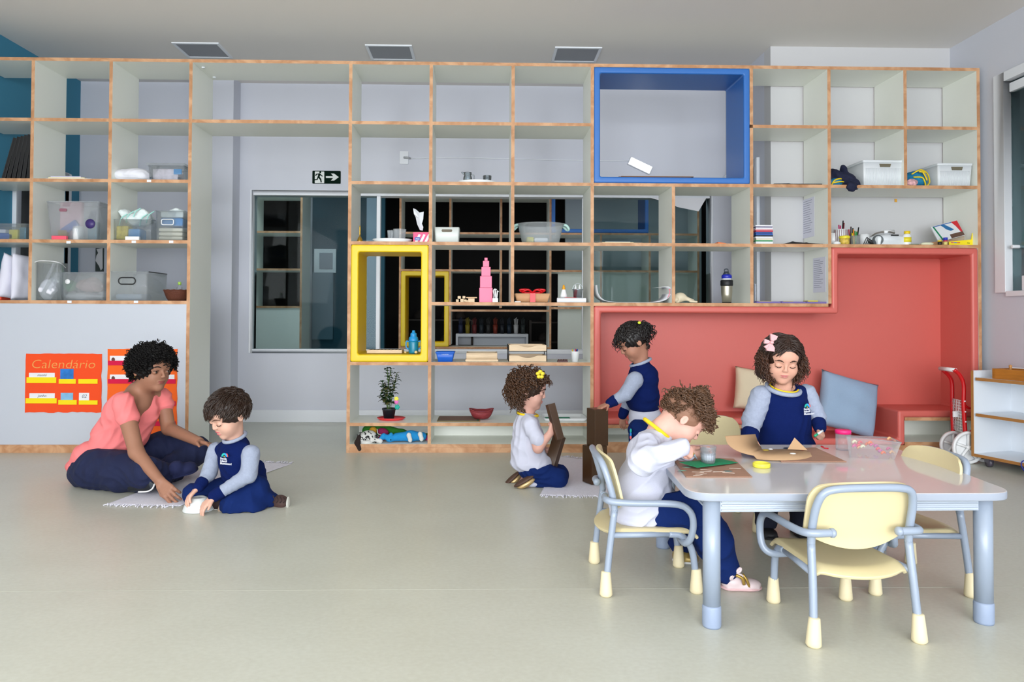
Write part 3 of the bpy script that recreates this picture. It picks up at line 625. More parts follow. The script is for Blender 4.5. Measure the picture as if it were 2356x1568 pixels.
for k, (px, py) in enumerate(((2217, 922), (2218, 946), (2219, 969), (2220, 992))):
    p = tp(px + 1, py, 1); MB().lathe([(0, -.004), (.005, -.002), (.005, .002), (0, .004)], (p.x - .003, p.y - .013, p.z), 8, M=Matrix.Rotation(PI / 2, 4, 'X')).build('rivet', WHITE, t)
for k, (px, py, Y) in enumerate(((2193, 1022, 4.58), (2228, 1029, 4.40))):
    p = at(px, py, Y); r = max(.04, p.z)
    M = Matrix.Rotation(PI / 2, 4, 'X')
    w = MB().lathe([(r - .018, -.010), (r - .004, -.012), (r, -.006), (r, .006), (r - .004, .012), (r - .018, .010), (r - .018, -.010)], (p.x, p.y, r), 28, M=M)
    for j in range(5):
        a = 2 * PI * j / 5 + .3; w.tube([(p.x, p.y, r), (p.x + math.cos(a) * (r - .014), p.y, r + math.sin(a) * (r - .014))], .009, 6)
    w.lathe([(.014, -.013), (.014, .013)], (p.x, p.y, r), 12, M=M)
    w.build('wheel', WHITE, t)
    w2_ = MB().lathe([(r - .018, -.008), (r, -.006), (r, .006), (r - .018, .008), (r - .018, -.008)], (p.x + .14, p.y + .055, r), 24, M=M).lathe([(.014, -.01), (.014, .01)], (p.x + .14, p.y + .055, r), 10, M=M)
    for j in range(5):
        a = 2 * PI * j / 5; w2_.tube([(p.x + .14, p.y + .055, r), (p.x + .14 + math.cos(a) * (r - .012), p.y + .055, r + math.sin(a) * (r - .012))], .008, 6)
    w2_.build('wheel', WHITE, t)
# ================================================================== soft bodies: smooth blends of simple volumes, meshed with surface nets
def nrm(v): v = np.asarray(v, float); return v / max(1e-9, np.linalg.norm(v))
def frame_from(fwd, up=(0, 0, 1)):            # columns: right, back, up   (front is -y)
    y = -nrm(fwd); z = np.asarray(up, float); z = nrm(z - y * np.dot(z, y)); x = np.cross(y, z); return np.stack([x, y, z], 1)
class SDF:
    def __init__(s): s.p = []
    def cap(s, a, b, ra, rb=None, k=.012, sub=False):
        a, b = np.array(a, float), np.array(b, float); rb = ra if rb is None else rb; m = max(ra, rb)
        s.p.append(('c', np.minimum(a, b) - m, np.maximum(a, b) + m, k, sub, (a, b, ra, rb))); return s
    def chain(s, pts, rs, k=.012, sub=False):
        for i in range(len(pts) - 1): s.cap(pts[i], pts[i + 1], rs[i], rs[i + 1], k, sub)
        return s
    def ell(s, c, r, R=None, k=.012, sub=False):
        c = np.array(c, float); r = np.array(r if np.ndim(r) else (r, r, r), float); R = np.eye(3) if R is None else np.asarray(R, float)
        e = np.abs(R) @ r; s.p.append(('e', c - e, c + e, k, sub, (c, r, R))); return s
    def box(s, c, h, R=None, rad=.005, k=.006, sub=False):
        c = np.array(c, float); h = np.array(h, float); R = np.eye(3) if R is None else np.asarray(R, float)
        e = np.abs(R) @ h + rad; s.p.append(('b', c - e, c + e, k, sub, (c, h, R, rad))); return s
    def mesh(s, name, m, parent=None, h=.004, disp=None, smooth=2, zmin=None, cut=None):
        lo = np.min([q[1] for q in s.p if not q[4]], 0) - 3 * h - .004; hi = np.max([q[2] for q in s.p if not q[4]], 0) + 3 * h + .004
        if zmin is not None: lo[2] = max(lo[2], zmin - 2 * h)
        n = np.maximum(4, np.ceil((hi - lo) / h).astype(int) + 1)
        ax = [lo[i] + h * np.arange(n[i], dtype=np.float32) for i in range(3)]
        F = np.full(n, .06, np.float32)
        for q in s.p:
            t, a, b, k, sub, d = q; pad = max(k, .004) + .006 + 2 * h
            i0 = np.clip(np.floor((a - pad - lo) / h).astype(int), 0, n); i1 = np.clip(np.ceil((b + pad - lo) / h).astype(int) + 1, 0, n)
            if np.any(i1 <= i0): continue
            X = ax[0][i0[0]:i1[0]][:, None, None]; Y = ax[1][i0[1]:i1[1]][None, :, None]; Z = ax[2][i0[2]:i1[2]][None, None, :]
            if t == 'c':
                A, B, ra, rb = d; v = B - A; L = max(1e-12, v @ v)
                px, py, pz = X - A[0], Y - A[1], Z - A[2]; u = np.clip((px * v[0] + py * v[1] + pz * v[2]) / L, 0, 1)
                D = np.sqrt((px - u * v[0]) ** 2 + (py - u * v[1]) ** 2 + (pz - u * v[2]) ** 2) - (ra + (rb - ra) * u)
            else:
                c, r, R = d[:3]; px, py, pz = X - c[0], Y - c[1], Z - c[2]
                q0 = R[0, 0] * px + R[1, 0] * py + R[2, 0] * pz; q1 = R[0, 1] * px + R[1, 1] * py + R[2, 1] * pz; q2 = R[0, 2] * px + R[1, 2] * py + R[2, 2] * pz
                if t == 'e':
                    k0 = np.sqrt((q0 / r[0]) ** 2 + (q1 / r[1]) ** 2 + (q2 / r[2]) ** 2); k1 = np.sqrt((q0 / r[0] ** 2) ** 2 + (q1 / r[1] ** 2) ** 2 + (q2 / r[2] ** 2) ** 2)
                    D = k0 * (k0 - 1) / np.maximum(k1, 1e-6)
                else:
                    a0, a1, a2 = np.abs(q0) - r[0], np.abs(q1) - r[1], np.abs(q2) - r[2]
                    D = np.sqrt(np.maximum(a0, 0) ** 2 + np.maximum(a1, 0) ** 2 + np.maximum(a2, 0) ** 2) + np.minimum(np.maximum(a0, np.maximum(a1, a2)), 0) - d[3]
            sl = tuple(slice(i0[i], i1[i]) for i in range(3)); G = F[sl]
            if sub:
                D = -D; w = np.clip(.5 - .5 * (G - D) / -k, 0, 1) if False else np.clip(.5 + .5 * (D - G) / k, 0, 1); F[sl] = G + (D - G) * w + k * w * (1 - w)
            else:
                w = np.clip(.5 + .5 * (G - D) / k, 0, 1); F[sl] = G + (D - G) * w - k * w * (1 - w)
        if zmin is not None: F = np.maximum(F, (zmin - ax[2])[None, None, :])
        if cut is not None: F = np.maximum(F, cut(ax[0][:, None, None], ax[1][None, :, None], ax[2][None, None, :]))
        if disp is not None: F = F + disp(ax[0][:, None, None], ax[1][None, :, None], ax[2][None, None, :]).astype(np.float32)
        F[0] = F[-1] = .05; F[:, 0] = F[:, -1] = .05; F[:, :, 0] = F[:, :, -1] = .05
        V, Q = nets(F, lo, h)
        for _ in range(smooth): V = relax(V, Q)
        me = bpy.data.meshes.new(name); me.vertices.add(len(V)); me.vertices.foreach_set('co', V.astype(np.float32).ravel())
        me.loops.add(len(Q) * 4); me.loops.foreach_set('vertex_index', Q.astype(np.int32).ravel())
        me.polygons.add(len(Q)); me.polygons.foreach_set('loop_start', np.arange(0, len(Q) * 4, 4, dtype=np.int32)); me.polygons.foreach_set('loop_total', np.full(len(Q), 4, np.int32))
        me.polygons.foreach_set('use_smooth', np.ones(len(Q), bool)); me.update(calc_edges=True); me.validate()
        me.materials.append(m); o = bpy.data.objects.new(name, me); link(o, parent)
        W = wmat(parent)
        if W != Matrix.Identity(4): me.transform(W.inverted())
        return o
def nets(F, lo, h):
    S = F < 0; n = F.shape; c = [n[i] - 1 for i in range(3)]
    cnt = np.zeros(c, np.int8)
    for i in (0, 1):
        for j in (0, 1):
            for k in (0, 1): cnt += S[i:i + c[0], j:j + c[1], k:k + c[2]]
    act = (cnt > 0) & (cnt < 8); I = np.argwhere(act); idx = np.full(c, -1, np.int64); idx[act] = np.arange(len(I))
    P = np.zeros((len(I), 3)); N = np.zeros(len(I))
    for ax in range(3):
        o = [a for a in range(3) if a != ax]
        for u in (0, 1):
            for v in (0, 1):
                A = I.copy(); A[:, o[0]] += u; A[:, o[1]] += v; B = A.copy(); B[:, ax] += 1
                fa = F[A[:, 0], A[:, 1], A[:, 2]]; fb = F[B[:, 0], B[:, 1], B[:, 2]]; m = (fa < 0) != (fb < 0)
                t = np.where(m, fa / np.where(m, fa - fb, 1), 0); Q = A.astype(float); Q[:, ax] += t; P[m] += Q[m]; N[m] += 1
    V = lo + h * (P / np.maximum(N, 1)[:, None]); quads = []
    for ax in range(3):
        o = [a for a in range(3) if a != ax]
        sa = [slice(1, -1)] * 3; sa[ax] = slice(0, -1); sb = list(sa); sb[ax] = slice(1, None)
        a, b = S[tuple(sa)], S[tuple(sb)]; E = np.argwhere(a != b); fl = a[tuple(E.T)]
        E = E + 1; E[:, ax] -= 1
        def id_(du, dv):
            T = E.copy(); T[:, o[0]] += du; T[:, o[1]] += dv; return idx[T[:, 0], T[:, 1], T[:, 2]]
        q = np.stack([id_(-1, -1), id_(0, -1), id_(0, 0), id_(-1, 0)], 1)
        fl2 = fl if ax != 1 else ~fl
        q[~fl2] = q[~fl2][:, ::-1]; quads.append(q)
    Q = np.concatenate(quads); Q = Q[(Q >= 0).all(1)]; return V, Q
def relax(V, Q, f=.5):
    A = np.zeros_like(V); C = np.zeros(len(V))
    for i in range(4):
        j = (i + 1) % 4; np.add.at(A, Q[:, i], V[Q[:, j]]); np.add.at(C, Q[:, i], 1); np.add.at(A, Q[:, j], V[Q[:, i]]); np.add.at(C, Q[:, j], 1)
    return V + f * (A / np.maximum(C, 1)[:, None] - V)
def folds(amp, fr=38.0, seed=0.0, dirs=((1, .3, .9), (-.6, .8, .5), (.2, -.9, 1.1))):   # soft cloth creases
    fr = fr * 2.6
    def f(x, y, z):
        s = 0
        for i, d in enumerate(dirs):
            q = d[0] * x + d[1] * y + d[2] * z; w = 2.0 * np.sin(11 * x + 9 * z + seed + i) + 1.6 * np.sin(12 * y - 14 * z + seed * 2) + .9 * np.sin(31 * x - 27 * z + 23 * y + seed)
            m = .5 + .5 * np.sin(9 * x + 13 * z - 8 * y + seed * 3 + 2 * i)
            s = s + (np.abs(np.sin(q * fr * .5 * (1 + .27 * i) + w + seed * (i + 1))) - .6) * m
        return amp * 1.1 * s
    return f
# ================================================================== things on the shelves
SZ = [z + TH + .0006 for z in ZR]; YI = 4.90
rnd = random.Random(7)
def xs(a, b, Y, py=700): return at(a, py, Y).x, at(b, py, Y).x
def tray_shape(b, x0, x1, y0, y1, z0, h, t=.004, fl=.0, r=.01, mi=0, bottom=True, n=4):   # open container with flared walls
    O0 = rr(x0, y0, x1, y1, r, n); O1 = rr(x0 - fl, y0 - fl, x1 + fl, y1 + fl, r, n); I1 = rr(x0 - fl + t, y0 - fl + t, x1 + fl - t, y1 + fl - t, r, n); I0 = rr(x0 + t, y0 + t, x1 - t, y1 - t, r, n)
    m = len(O0); L = [[(x, y, z0) for x, y in O0], [(x, y, z0 + h) for x, y in O1], [(x, y, z0 + h) for x, y in I1], [(x, y, z0 + t) for x, y in I0]]
    for a in range(3):
        for i in range(m): j = (i + 1) % m; b.add([L[a][i], L[a][j], L[a + 1][j], L[a + 1][i]], [(0, 1, 2, 3)], mi, True)
    b.add(L[0], [tuple(range(m))[::-1]], mi); b.add(L[3], [tuple(range(m))], mi); return b
def bin_(label, x0, x1, y0, y1, z, h, m, fl=.006, slot=None, name='storage_bin', cat='storage bin', group=None, rim=None, slotm=None):
    t = thing(name, label, cat, ((x0 + x1) / 2, (y0 + y1) / 2, z), group)
    tray_shape(MB(), x0 + fl, x1 - fl, y0 + fl, y1 - fl, z, h, .003, fl, .012).build('body', m, t)
    if rim: MB().tube([(x, y, z + h) for x, y in rr(x0, y0, x1, y1, .014, 4)], rim, 6, closed=True).build('rim', m, t)
    if slot:
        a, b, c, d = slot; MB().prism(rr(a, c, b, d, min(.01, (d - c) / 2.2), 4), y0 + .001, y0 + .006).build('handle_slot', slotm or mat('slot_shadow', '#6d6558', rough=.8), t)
    return t
def cloth(label, prims, m, name='folded_cloth', cat='cloth', h=.005, amp=.003, fr=60, seed=1, zmin=None, parent=None, group=None):
    S = SDF()
    for c, r, *R in prims: S.ell(c, r, R[0] if R else None, k=.015)
    o = S.mesh(name, m, parent, h, folds(amp, fr, seed), 2, zmin)
    return tag(o, label, cat, group) if parent is None else o
def sheet(pts2, z, t=.0012): pass
PAPER = mat('paper_white', '#e4e5ea', rough=.8); KRAFT = mat('kraft_paper', '#b98d66', rough=.85, noise=.08, nscale=40)
CWHITE = mat('cotton_white', '#e3e4ec', rough=.95, bump=.25, bscale=400)
# ---- far left column
for i in range(6):
    x = at(8 + i * 11.5, 400, 4.80).x; lean = .10 - i * .015
    b = MB(); M = Matrix.Translation((x, 4.80, SZ[2] + .002)) @ Matrix.Rotation(.26 - i * .035, 4, 'Y')
    b.box((-.012, 0, 0), (.010, .22, .285 + .004 * i), M=M); b.box((-.013, -.002, .006), (-.0095, .0, .278), M=M)
    o = b.build('magazine_file', BLACK, bevel=.002); tag(o, ['leftmost of the black files leaning in the far left shelf', 'second black file from the left in the far left shelf', 'third black file from the left, leaning in the row', 'third black file from the right in the leaning row', 'second black file from the right in the leaning row', 'rightmost black file, nearly upright against the divider'][i], 'file', 'black files in the far left shelf')
# pillows
def pillow(label, c, w, hgt, th, m, R=None, name='cushion', cat='cushion', seam=None, puff=1.0):
    # squared cushion: superellipse grid with pinched corners
    R = Matrix.Identity(4) if R is None else R; n = 22; bm = bmesh.new(); rows = {}
    for s_ in (1, -1):
        for i in range(n + 1):
            for j in range(n + 1):
                u, v = 2 * i / n - 1, 2 * j / n - 1; e = (1 - abs(u) ** 2.6) * (1 - abs(v) ** 2.6); e = max(0, e) ** .42
                k = 1 - .10 * (1 - (u * v) ** 2) * (abs(u) ** 6 + abs(v) ** 6) * .6
                p = Vector((u * w / 2 * k, s_ * (th / 2 * e * puff + .001), v * hgt / 2 * k))
                p.y += s_ * e * .006 * math.sin(5 * u + 3 * v + s_) * math.sin(4 * v - 2 * u)
                rows[(s_, i, j)] = bm.verts.new(R @ p + Vector(c))
    for s_ in (1, -1):
        for i in range(n):
            for j in range(n):
                f = (rows[(s_, i, j)], rows[(s_, i + 1, j)], rows[(s_, i + 1, j + 1)], rows[(s_, i, j + 1)]); bm.faces.new(f if s_ < 0 else f[::-1])
    bmesh.ops.remove_doubles(bm, verts=bm.verts, dist=.0035)
    bmesh.ops.recalc_face_normals(bm, faces=bm.faces)
    me = bpy.data.meshes.new(name); bm.to_mesh(me); bm.free(); me.materials.append(m); me.polygons.foreach_set('use_smooth', [True] * len(me.polygons))
    o = bpy.data.objects.new(name, me); link(o); return tag(o, label, cat)
PW = mat('pillow_white', '#dcdcea', rough=.95, bump=.2, bscale=300)
p = at(33, 645, 4.92); pillow('white pillow leaning left in the lower far left shelf, the wider looking one', (p.x + .01, 4.93, SZ[4] + .150), .26, .30, .085, PW, Matrix.Rotation(math.radians(78), 4, 'Z') @ Matrix.Rotation(.16, 4, 'Y'))
p = at(58, 645, 4.92); pillow('white pillow standing upright against the divider in the lower far left shelf', (p.x, 4.93, SZ[4] + .158), .26, .31, .06, PW, Matrix.Rotation(math.radians(84), 4, 'Z') @ Matrix.Rotation(.03, 4, 'Y'))
x0, x1 = xs(-60, 62, 4.86); t = bin_('clear plastic box of packets at the edge of the far left shelf', max(x0, -3.38), x1, 4.84, 5.04, SZ[3], .11, CLEAR, .004, rim=.004)
MB().box((x0 + .06, 4.86, SZ[3] + .006), (x1 - .10, 4.98, SZ[3] + .05)).build('blue_packet', mat('pack_blue', '#1f62bd', rough=.4), t, bevel=.008)
MB().box((x1 - .13, 4.86, SZ[3] + .006), (x1 - .07, 4.98, SZ[3] + .075)).build('yellow_packet', mat('pack_yellow', '#dcd04a', rough=.4), t, bevel=.006)
MB().box((x1 - .06, 4.86, SZ[3] + .006), (x1 - .015, 5.0, SZ[3] + .09)).build('teal_packet', mat('pack_teal', '#1c6c84', rough=.4), t, bevel=.006)
MB().box((x0 + .06, 4.86, SZ[3] + .05), (x1 - .15, 4.98, SZ[3] + .075)).build('white_packet', PAPER, t, bevel=.006)
x0, x1 = xs(-30, 7, 4.86); tag(MB().box((x0, 4.84, SZ[4]), (x1, 4.94, SZ[4] + .08)).build('red_box', mat('item_red', '#d8482e', rough=.5), bevel=.006), 'small red box at the left edge of the lower far left shelf', 'box')
# ---- second column
x0, x1 = xs(118, 222, 4.86, 405)
for i, (dx, w, m, lb) in enumerate(((0, .30, PAPER, 'white paper sheets lying lowest in the stack on the second shelf'), (.01, .24, mat('paper_cream', '#e6dcae', rough=.8), 'cream paper lying on the white sheets on the second shelf'), (.02, .20, mat('paper_lilac', '#c9c6dc', rough=.8), 'lilac sheet on top of the papers on the second shelf'))):
    MBx = MB().box((x0 + dx, 4.80 + i * .01, SZ[2] + i * .009), (x0 + dx + w, 4.99, SZ[2] + i * .009 + .008)); tag(MBx.build('paper_stack', m), lb, 'paper', 'papers on the second shelf')
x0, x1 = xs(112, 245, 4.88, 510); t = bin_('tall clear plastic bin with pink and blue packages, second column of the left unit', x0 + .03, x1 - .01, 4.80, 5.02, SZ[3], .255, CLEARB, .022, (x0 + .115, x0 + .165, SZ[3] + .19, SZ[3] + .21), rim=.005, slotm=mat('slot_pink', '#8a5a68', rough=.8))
MB().box((x0 + .07, 4.88, SZ[3] + .01), (x0 + .22, 4.92, SZ[3] + .27), M=None).build('pink_package', mat('pink_pack', '#e6b9c4', rough=.5), t, bevel=.012)
M = Matrix.Translation((x0 + .16, 4.835, SZ[3] + .09)) @ Matrix.Rotation(-.6, 4, 'Y'); MB().box((-.06, 0, -.022), (.06, .03, .022), M=M).build('blue_package', mat('pack_blue', '#1f62bd', rough=.4), t, bevel=.006)
MB().box((x0 + .09, 4.83, SZ[3] + .006), (x0 + .15, 4.86, SZ[3] + .07)).build('patterned_package', mat('pack_mustard', '#b89a3c', rough=.5, noise=.5, nscale=60), t, bevel=.006)
MB().lathe([(.033, 0), (.035, .07), (.028, .09), (0, .095)], (x0 + .215, 4.85, SZ[3] + .006), 16).build('white_jar', WHITE, t)
MB().lathe([(0, 0), (.032, .0), (.032, .004), (0, .006)], (x1 - .07, 4.81, SZ[3] + .11), 20, M=Matrix.Rotation(PI / 2, 4, 'X')).build('round_badge', mat('badge_dark', '#3a2a6a', rough=.4), t)
MB().box((x1 - .11, 4.85, SZ[3] + .006), (x1 - .05, 4.9, SZ[3] + .13)).build('colourful_pack', mat('pack_teal2', '#2c7c94', rough=.5, noise=.4, nscale=50), t, bevel=.006)
x0, x1 = xs(121, 155, 4.79, 547); tag(MB().box((x0, 4.775, SZ[3]), (x1, 4.80, SZ[3] + .026)).build('soap_box', mat('soap_pink', '#e8566c', rough=.45), bevel=.003), 'small coral pink box in front of the tall clear bin', 'box')
# lower: zip bag of white stuff and low clear box
def clump(label, x0, x1, y0, y1, z, h, m, n, name, cat, seed, parent=None, r=.03):
    R = random.Random(seed); S = SDF()
    for i in range(n):
        a = (x0 + (x1 - x0) * R.random(), y0 + (y1 - y0) * R.random(), z + r * .6 + (h - r * 1.2) * R.random()); S.ell(a, (r * R.uniform(.8, 1.5), r * R.uniform(.8, 1.4), r * R.uniform(.5, 1)), Euler((R.random(), R.random(), R.random())).to_matrix(), k=.012)
    S.ell(((x0 + x1) / 2, (y0 + y1) / 2, z + h * .42), ((x1 - x0) / 2, (y1 - y0) / 2, h * .42), k=.015)
    o = S.mesh(name, m, parent, .005, folds(.0035, 70, seed), 2, z)
    return tag(o, label, cat) if parent is None else o
x0, x1 = xs(85, 152, 4.84, 650); t = thing('zip_bag', 'clear plastic bag of white cloths standing in the lower second column', 'bag', ((x0 + x1) / 2, 4.83, SZ[4]))
clump('', x0 + .02, x1 - .06, 4.80, 4.88, SZ[4], .17, CWHITE, 8, 'contents', 'x', 4, t, .022)
b = MB(); tray_shape(b, x0 + .01, x1 - .01, 4.795, 4.90, SZ[4], .25, .002, .0, .03); b.build('bag_film', CLEAR, t)
MB().tube(bez([(x0 + .0, 4.80, SZ[4] + .25), (x0 + .06, 4.79, SZ[4] + .262), (x1 - .03, 4.80, SZ[4] + .252), (x1 - .01, 4.85, SZ[4] + .22)], 6), .003, 6).build('zip_edge', WHITE, t)
x0, x1 = xs(116, 247, 4.87, 660); t = bin_('low clear storage box with green and pink cloth inside, lower second column', x0 + .02, x1, 4.82, 5.04, SZ[4], .185, CLEARB, .006, rim=.004)
clump('', x0 + .06, x1 - .03, 4.84, 4.98, SZ[4] + .004, .06, CWHITE, 6, 'white_cloth', 'x', 2, t, .03)
clump('', x0 + .06, x0 + .15, 4.86, 4.95, SZ[4] + .06, .09, mat('cloth_green', '#159055', rough=.9), 3, 'green_cloth', 'x', 3, t, .03)
clump('', x0 + .15, x1 - .05, 4.86, 4.96, SZ[4] + .06, .10, mat('cloth_dusty', '#b99a98', rough=.9), 5, 'pink_cloth', 'x', 5, t, .03)
MB().lathe([(0, 0), (.017, 0), (.017, .002), (0, .002)], (x0 + .145, 4.817, SZ[4] + .125), 18, M=Matrix.Rotation(PI / 2, 4, 'X')).build('round_sticker', WHITE, t)
# ---- third column
x0, x1 = xs(262, 346, 4.86, 400); cloth('white wrapped bundle beside the small clear box, third column', [((x0 + .06, 4.88, SZ[2] + .04), (.075, .08, .045)), ((x0 + .15, 4.88, SZ[2] + .045), (.10, .09, .048)), ((x0 + .20, 4.87, SZ[2] + .03), (.05, .07, .03))], CWHITE, 'wrapped_bundle', 'bundle', seed=3, zmin=SZ[2])
x0, x1 = xs(345, 431, 4.86, 400); t = bin_('small clear lidded box with printed packets, third column top', x0 + .01, x1, 4.81, 5.0, SZ[2], .10, CLEAR, .004, rim=.004)
MB().box((x0 - .002, 4.80, SZ[2] + .10), (x1 + .006, 5.01, SZ[2] + .118)).build('lid', CLEARB, t, bevel=.006)
MB().box((x0 + .03, 4.83, SZ[2] + .008), (x1 - .05, 4.93, SZ[2] + .085)).build('white_packet', mat('packet_pale', '#dcd2dc', rough=.6, noise=.25, nscale=40), t, bevel=.008)
MB().box((x1 - .075, 4.82, SZ[2] + .045), (x1 - .022, 4.825, SZ[2] + .08)).build('blue_label', mat('label_blue', '#2f86c0', rough=.5), t)
for x in (x0 + .025, x1 - .04): MB().box((x, 4.80, SZ[2] + .0), (x + .016, 4.808, SZ[2] + .022)).build('clip', mat('clip_grey', '#4a5560', rough=.5), t, bevel=.003)
x0, x1 = xs(270, 362, 4.86, 515); t = bin_('clear box piled with mint edged white diapers, third column middle', x0, x1 - .01, 4.80, 5.02, SZ[3], .14, CLEAR, .004, rim=.0035)
MINT = mat('diaper_white', '#e2ebec', rough=.9, noise=.08, nscale=25)
clump('', x0 + .04, x1 - .05, 4.83, 4.96, SZ[3] + .10, .12, MINT, 9, 'diaper_pile', 'x', 6, t, .035)
for k in range(5):
    a = (x0 + .03 + k * .045, 4.825, SZ[3] + .10 + .02 * (k % 3)); MB().tube(bez([a, (a[0] + .02, 4.815, a[2] + .05), (a[0] + .05, 4.83, a[2] + .08)], 5), .004, 6).build('mint_edge', mat('mint', '#9fd8cf', rough=.8), t)
MB().box((x0 + .01, 4.82, SZ[3] + .006), (x0 + .09, 4.90, SZ[3] + .10)).build('wipes_pack', mat('wipes_yellow', '#d9c23c', rough=.5, noise=.5, nscale=45), t, bevel=.01)
MB().box((x0 + .09, 4.82, SZ[3] + .006), (x0 + .17, 4.92, SZ[3] + .08)).build('blue_pack', mat('pack_lightblue', '#6ea6dc', rough=.5), t, bevel=.01)
x0b, x1b = xs(290, 322, 4.79, 548); tag(MB().box((x0b, 4.775, SZ[3]), (x1b, 4.797, SZ[3] + .024)).build('soap_box', WHITE, bevel=.003), 'small white box lying in front of the diaper box', 'box')
x0, x1 = xs(364, 431, 4.86, 515); t = bin_('clear box with white clip handle, blue pack and cream towels, third column middle', x0 + .005, x1, 4.80, 5.02, SZ[3], .20, CLEAR, .004, rim=.0035)
for k in range(3): MB().box((x0 + .02, 4.815, SZ[3] + .006 + k * .028), (x1 - .015, 4.96, SZ[3] + .031 + k * .028)).build('cream_towel', mat('towel_cream', '#e6e0cf', rough=.95, bump=.3, bscale=300), t, bevel=.01)
MB().box((x0 + .03, 4.82, SZ[3] + .10), (x1 - .015, 4.95, SZ[3] + .155)).build('blue_pack', mat('pack_sky', '#2c86cc', rough=.45), t, bevel=.012)
MB().box((x0 + .03, 4.82, SZ[3] + .157), (x1 - .01, 4.95, SZ[3] + .20)).build('white_pack', MINT, t, bevel=.012)
MB().tube([(x, 4.796, z) for x, z in rr(x0 + .05, SZ[3] + .105, x0 + .13, SZ[3] + .142, .012, 4)], .0035, 6, closed=True).build('clip_handle', WHITE, t)
clump('', x0 + .06, x1 - .02, 4.84, 4.92, SZ[3] + .19, .035, MINT, 3, 'diaper', 'x', 9, t, .02)
x0, x1 = xs(258, 347, 4.82, 660); t = bin_('frosted plastic box with black oval handle, lower third column', x0, x1 - .003, 4.775, 5.08, SZ[4], .19, CLEARB, .003, rim=.003)
MB().tube([(x, 4.772, z) for x, z in rr(x0 + .066, SZ[4] + .108, x0 + .176, SZ[4] + .152, .0215, 6)], .004, 8, closed=True).build('oval_handle', BLACK, t)
MB().tube([(x1 - .004, 4.80, SZ[4] + .192), (x1 - .004, 5.07, SZ[4] + .192)], .0035, 6).build('black_edge', BLACK, t)
MB().box((x0 + .03, 4.80, SZ[4] + .006), (x1 - .05, 4.95, SZ[4] + .045)).build('pale_contents', mat('contents_blue', '#b4c4da', rough=.8), t, bevel=.015)
x0, x1 = xs(370, 428, 4.80, 680)
t = thing('wicker_basket', 'dark brown oval wicker basket in the lower third column', 'basket', ((x0 + x1) / 2, 4.86, SZ[4])); cxx = (x0 + x1) / 2
WIC = mat('wicker_brown', '#5a2c18', rough=.7, bump=.8, bscale=160)
MB().lathe([(.055, 0), (.068, .02), (.082, .058), (.086, .070), (.080, .070), (.062, .02), (0, .008)], (cxx, 4.86, SZ[4]), 32).build('weave', WIC, t)
MB().tube([(cxx + .083 * math.cos(a), 4.86 + .083 * math.sin(a), SZ[4] + .070 + .002 * math.sin(12 * a)) for a in [2 * PI * i / 40 for i in range(40)]], .005, 6, closed=True).build('rim', WIC, t)
t = thing('small_bottle', 'small clear bottle with lime cap standing in the brown wicker basket', 'bottle', (at(412, 670, 4.9).x, 4.9, SZ[4] + .01))
bx = at(413, 670, 4.9).x; MB().lathe([(.0, 0), (.018, .0), (.018, .08), (.008, .092), (.008, .098)], (bx, 4.9, SZ[4] + .012), 14).build('bottle', CLEARB, t); MB().lathe([(.011, .098), (.011, .118), (0, .119)], (bx, 4.9, SZ[4] + .012), 12).build('cap', mat('lime', '#a6cf5c', rough=.4), t)

# ---- posters on the white board
BOARD = YS + .006
def wavy(x0, x1, z0, z1, n=16, a=.004, sd=1):
    R = random.Random(sd); P = []
    for i in range(n): P.append((x0 + (x1 - x0) * i / n, z0 + a * R.uniform(-1, 1)))
    for i in range(n // 2): P.append((x1 + a * R.uniform(-1, 1), z0 + (z1 - z0) * i / (n // 2)))
    for i in range(n): P.append((x1 - (x1 - x0) * i / n, z1 + a * .5 * R.uniform(-1, 1)))
    for i in range(n // 2): P.append((x0 + a * .6 * R.uniform(-1, 1), z1 - (z1 - z0) * i / (n // 2)))
    return P
def pq(px, py): p = at(px, py, BOARD); return p.x, p.z
ORA = mat('felt_orange', '#ec4c1c', rough=.95, bump=.1, bscale=500); ORB = mat('felt_orange_light', '#f0641e', rough=.95, bump=.1, bscale=500)
YF = mat('felt_yellow', '#f2d80c', rough=.9); MF = mat('felt_crimson', '#cf0b42', rough=.9)
x0, z1 = pq(60, 813); x1, z0 = pq(233, 948)
t = thing('calendar_poster', 'orange felt wall calendar with yellow pocket strips and handwritten heading', 'poster', ((x0 + x1) / 2, BOARD, z0))
MB().prism(wavy(x0, x1, z0, z1, sd=3), BOARD - .004, BOARD - .0005).build('backing', ORA, t)
for i, (a, b_, c, d) in enumerate(((63, 867, 131, 880), (137, 871, 176, 882), (182, 871, 226, 882), (61, 915, 132, 927), (136, 919, 178, 930), (183, 920, 226, 930))):
    X0, Z1 = pq(a, b_); X1, Z0 = pq(c, d); MB().box((X0, BOARD - .009, Z0), (X1, BOARD - .006, Z1)).build('pocket_strip', YF, t)
CARD = [(68, 857, 127, 870, 'word_card', PAPER, 'manhã'), (140, 848, 170, 872, 'picture_card', mat('card_blue', '#1673c6', rough=.5, noise=.3, nscale=30), None), (69, 904, 127, 918, 'word_card', PAPER, 'junho'), (141, 903, 169, 921, 'picture_card', mat('card_sky', '#7fb6dc', rough=.5, noise=.2, nscale=30), None), (183, 903, 206, 921, 'number_card', PAPER, '02')]
INK = mat('ink_grey', '#59606e', rough=.7)
for a, b_, c, d, nm, m, tx in CARD:
    X0, Z1 = pq(a, b_); X1, Z0 = pq(c, d); cd_ = MB().box((X0, BOARD - .0062, Z0 - .01), (X1, BOARD - .0046, Z1)).build(nm, m, t)
    if tx: text_mesh('writing', tx, (Z1 - Z0) * .62, INK, cd_, ((X0 + X1) / 2, BOARD - .0066, (Z0 + Z1) / 2 + .003), shear=.3)
X, Z = pq(146, 838)
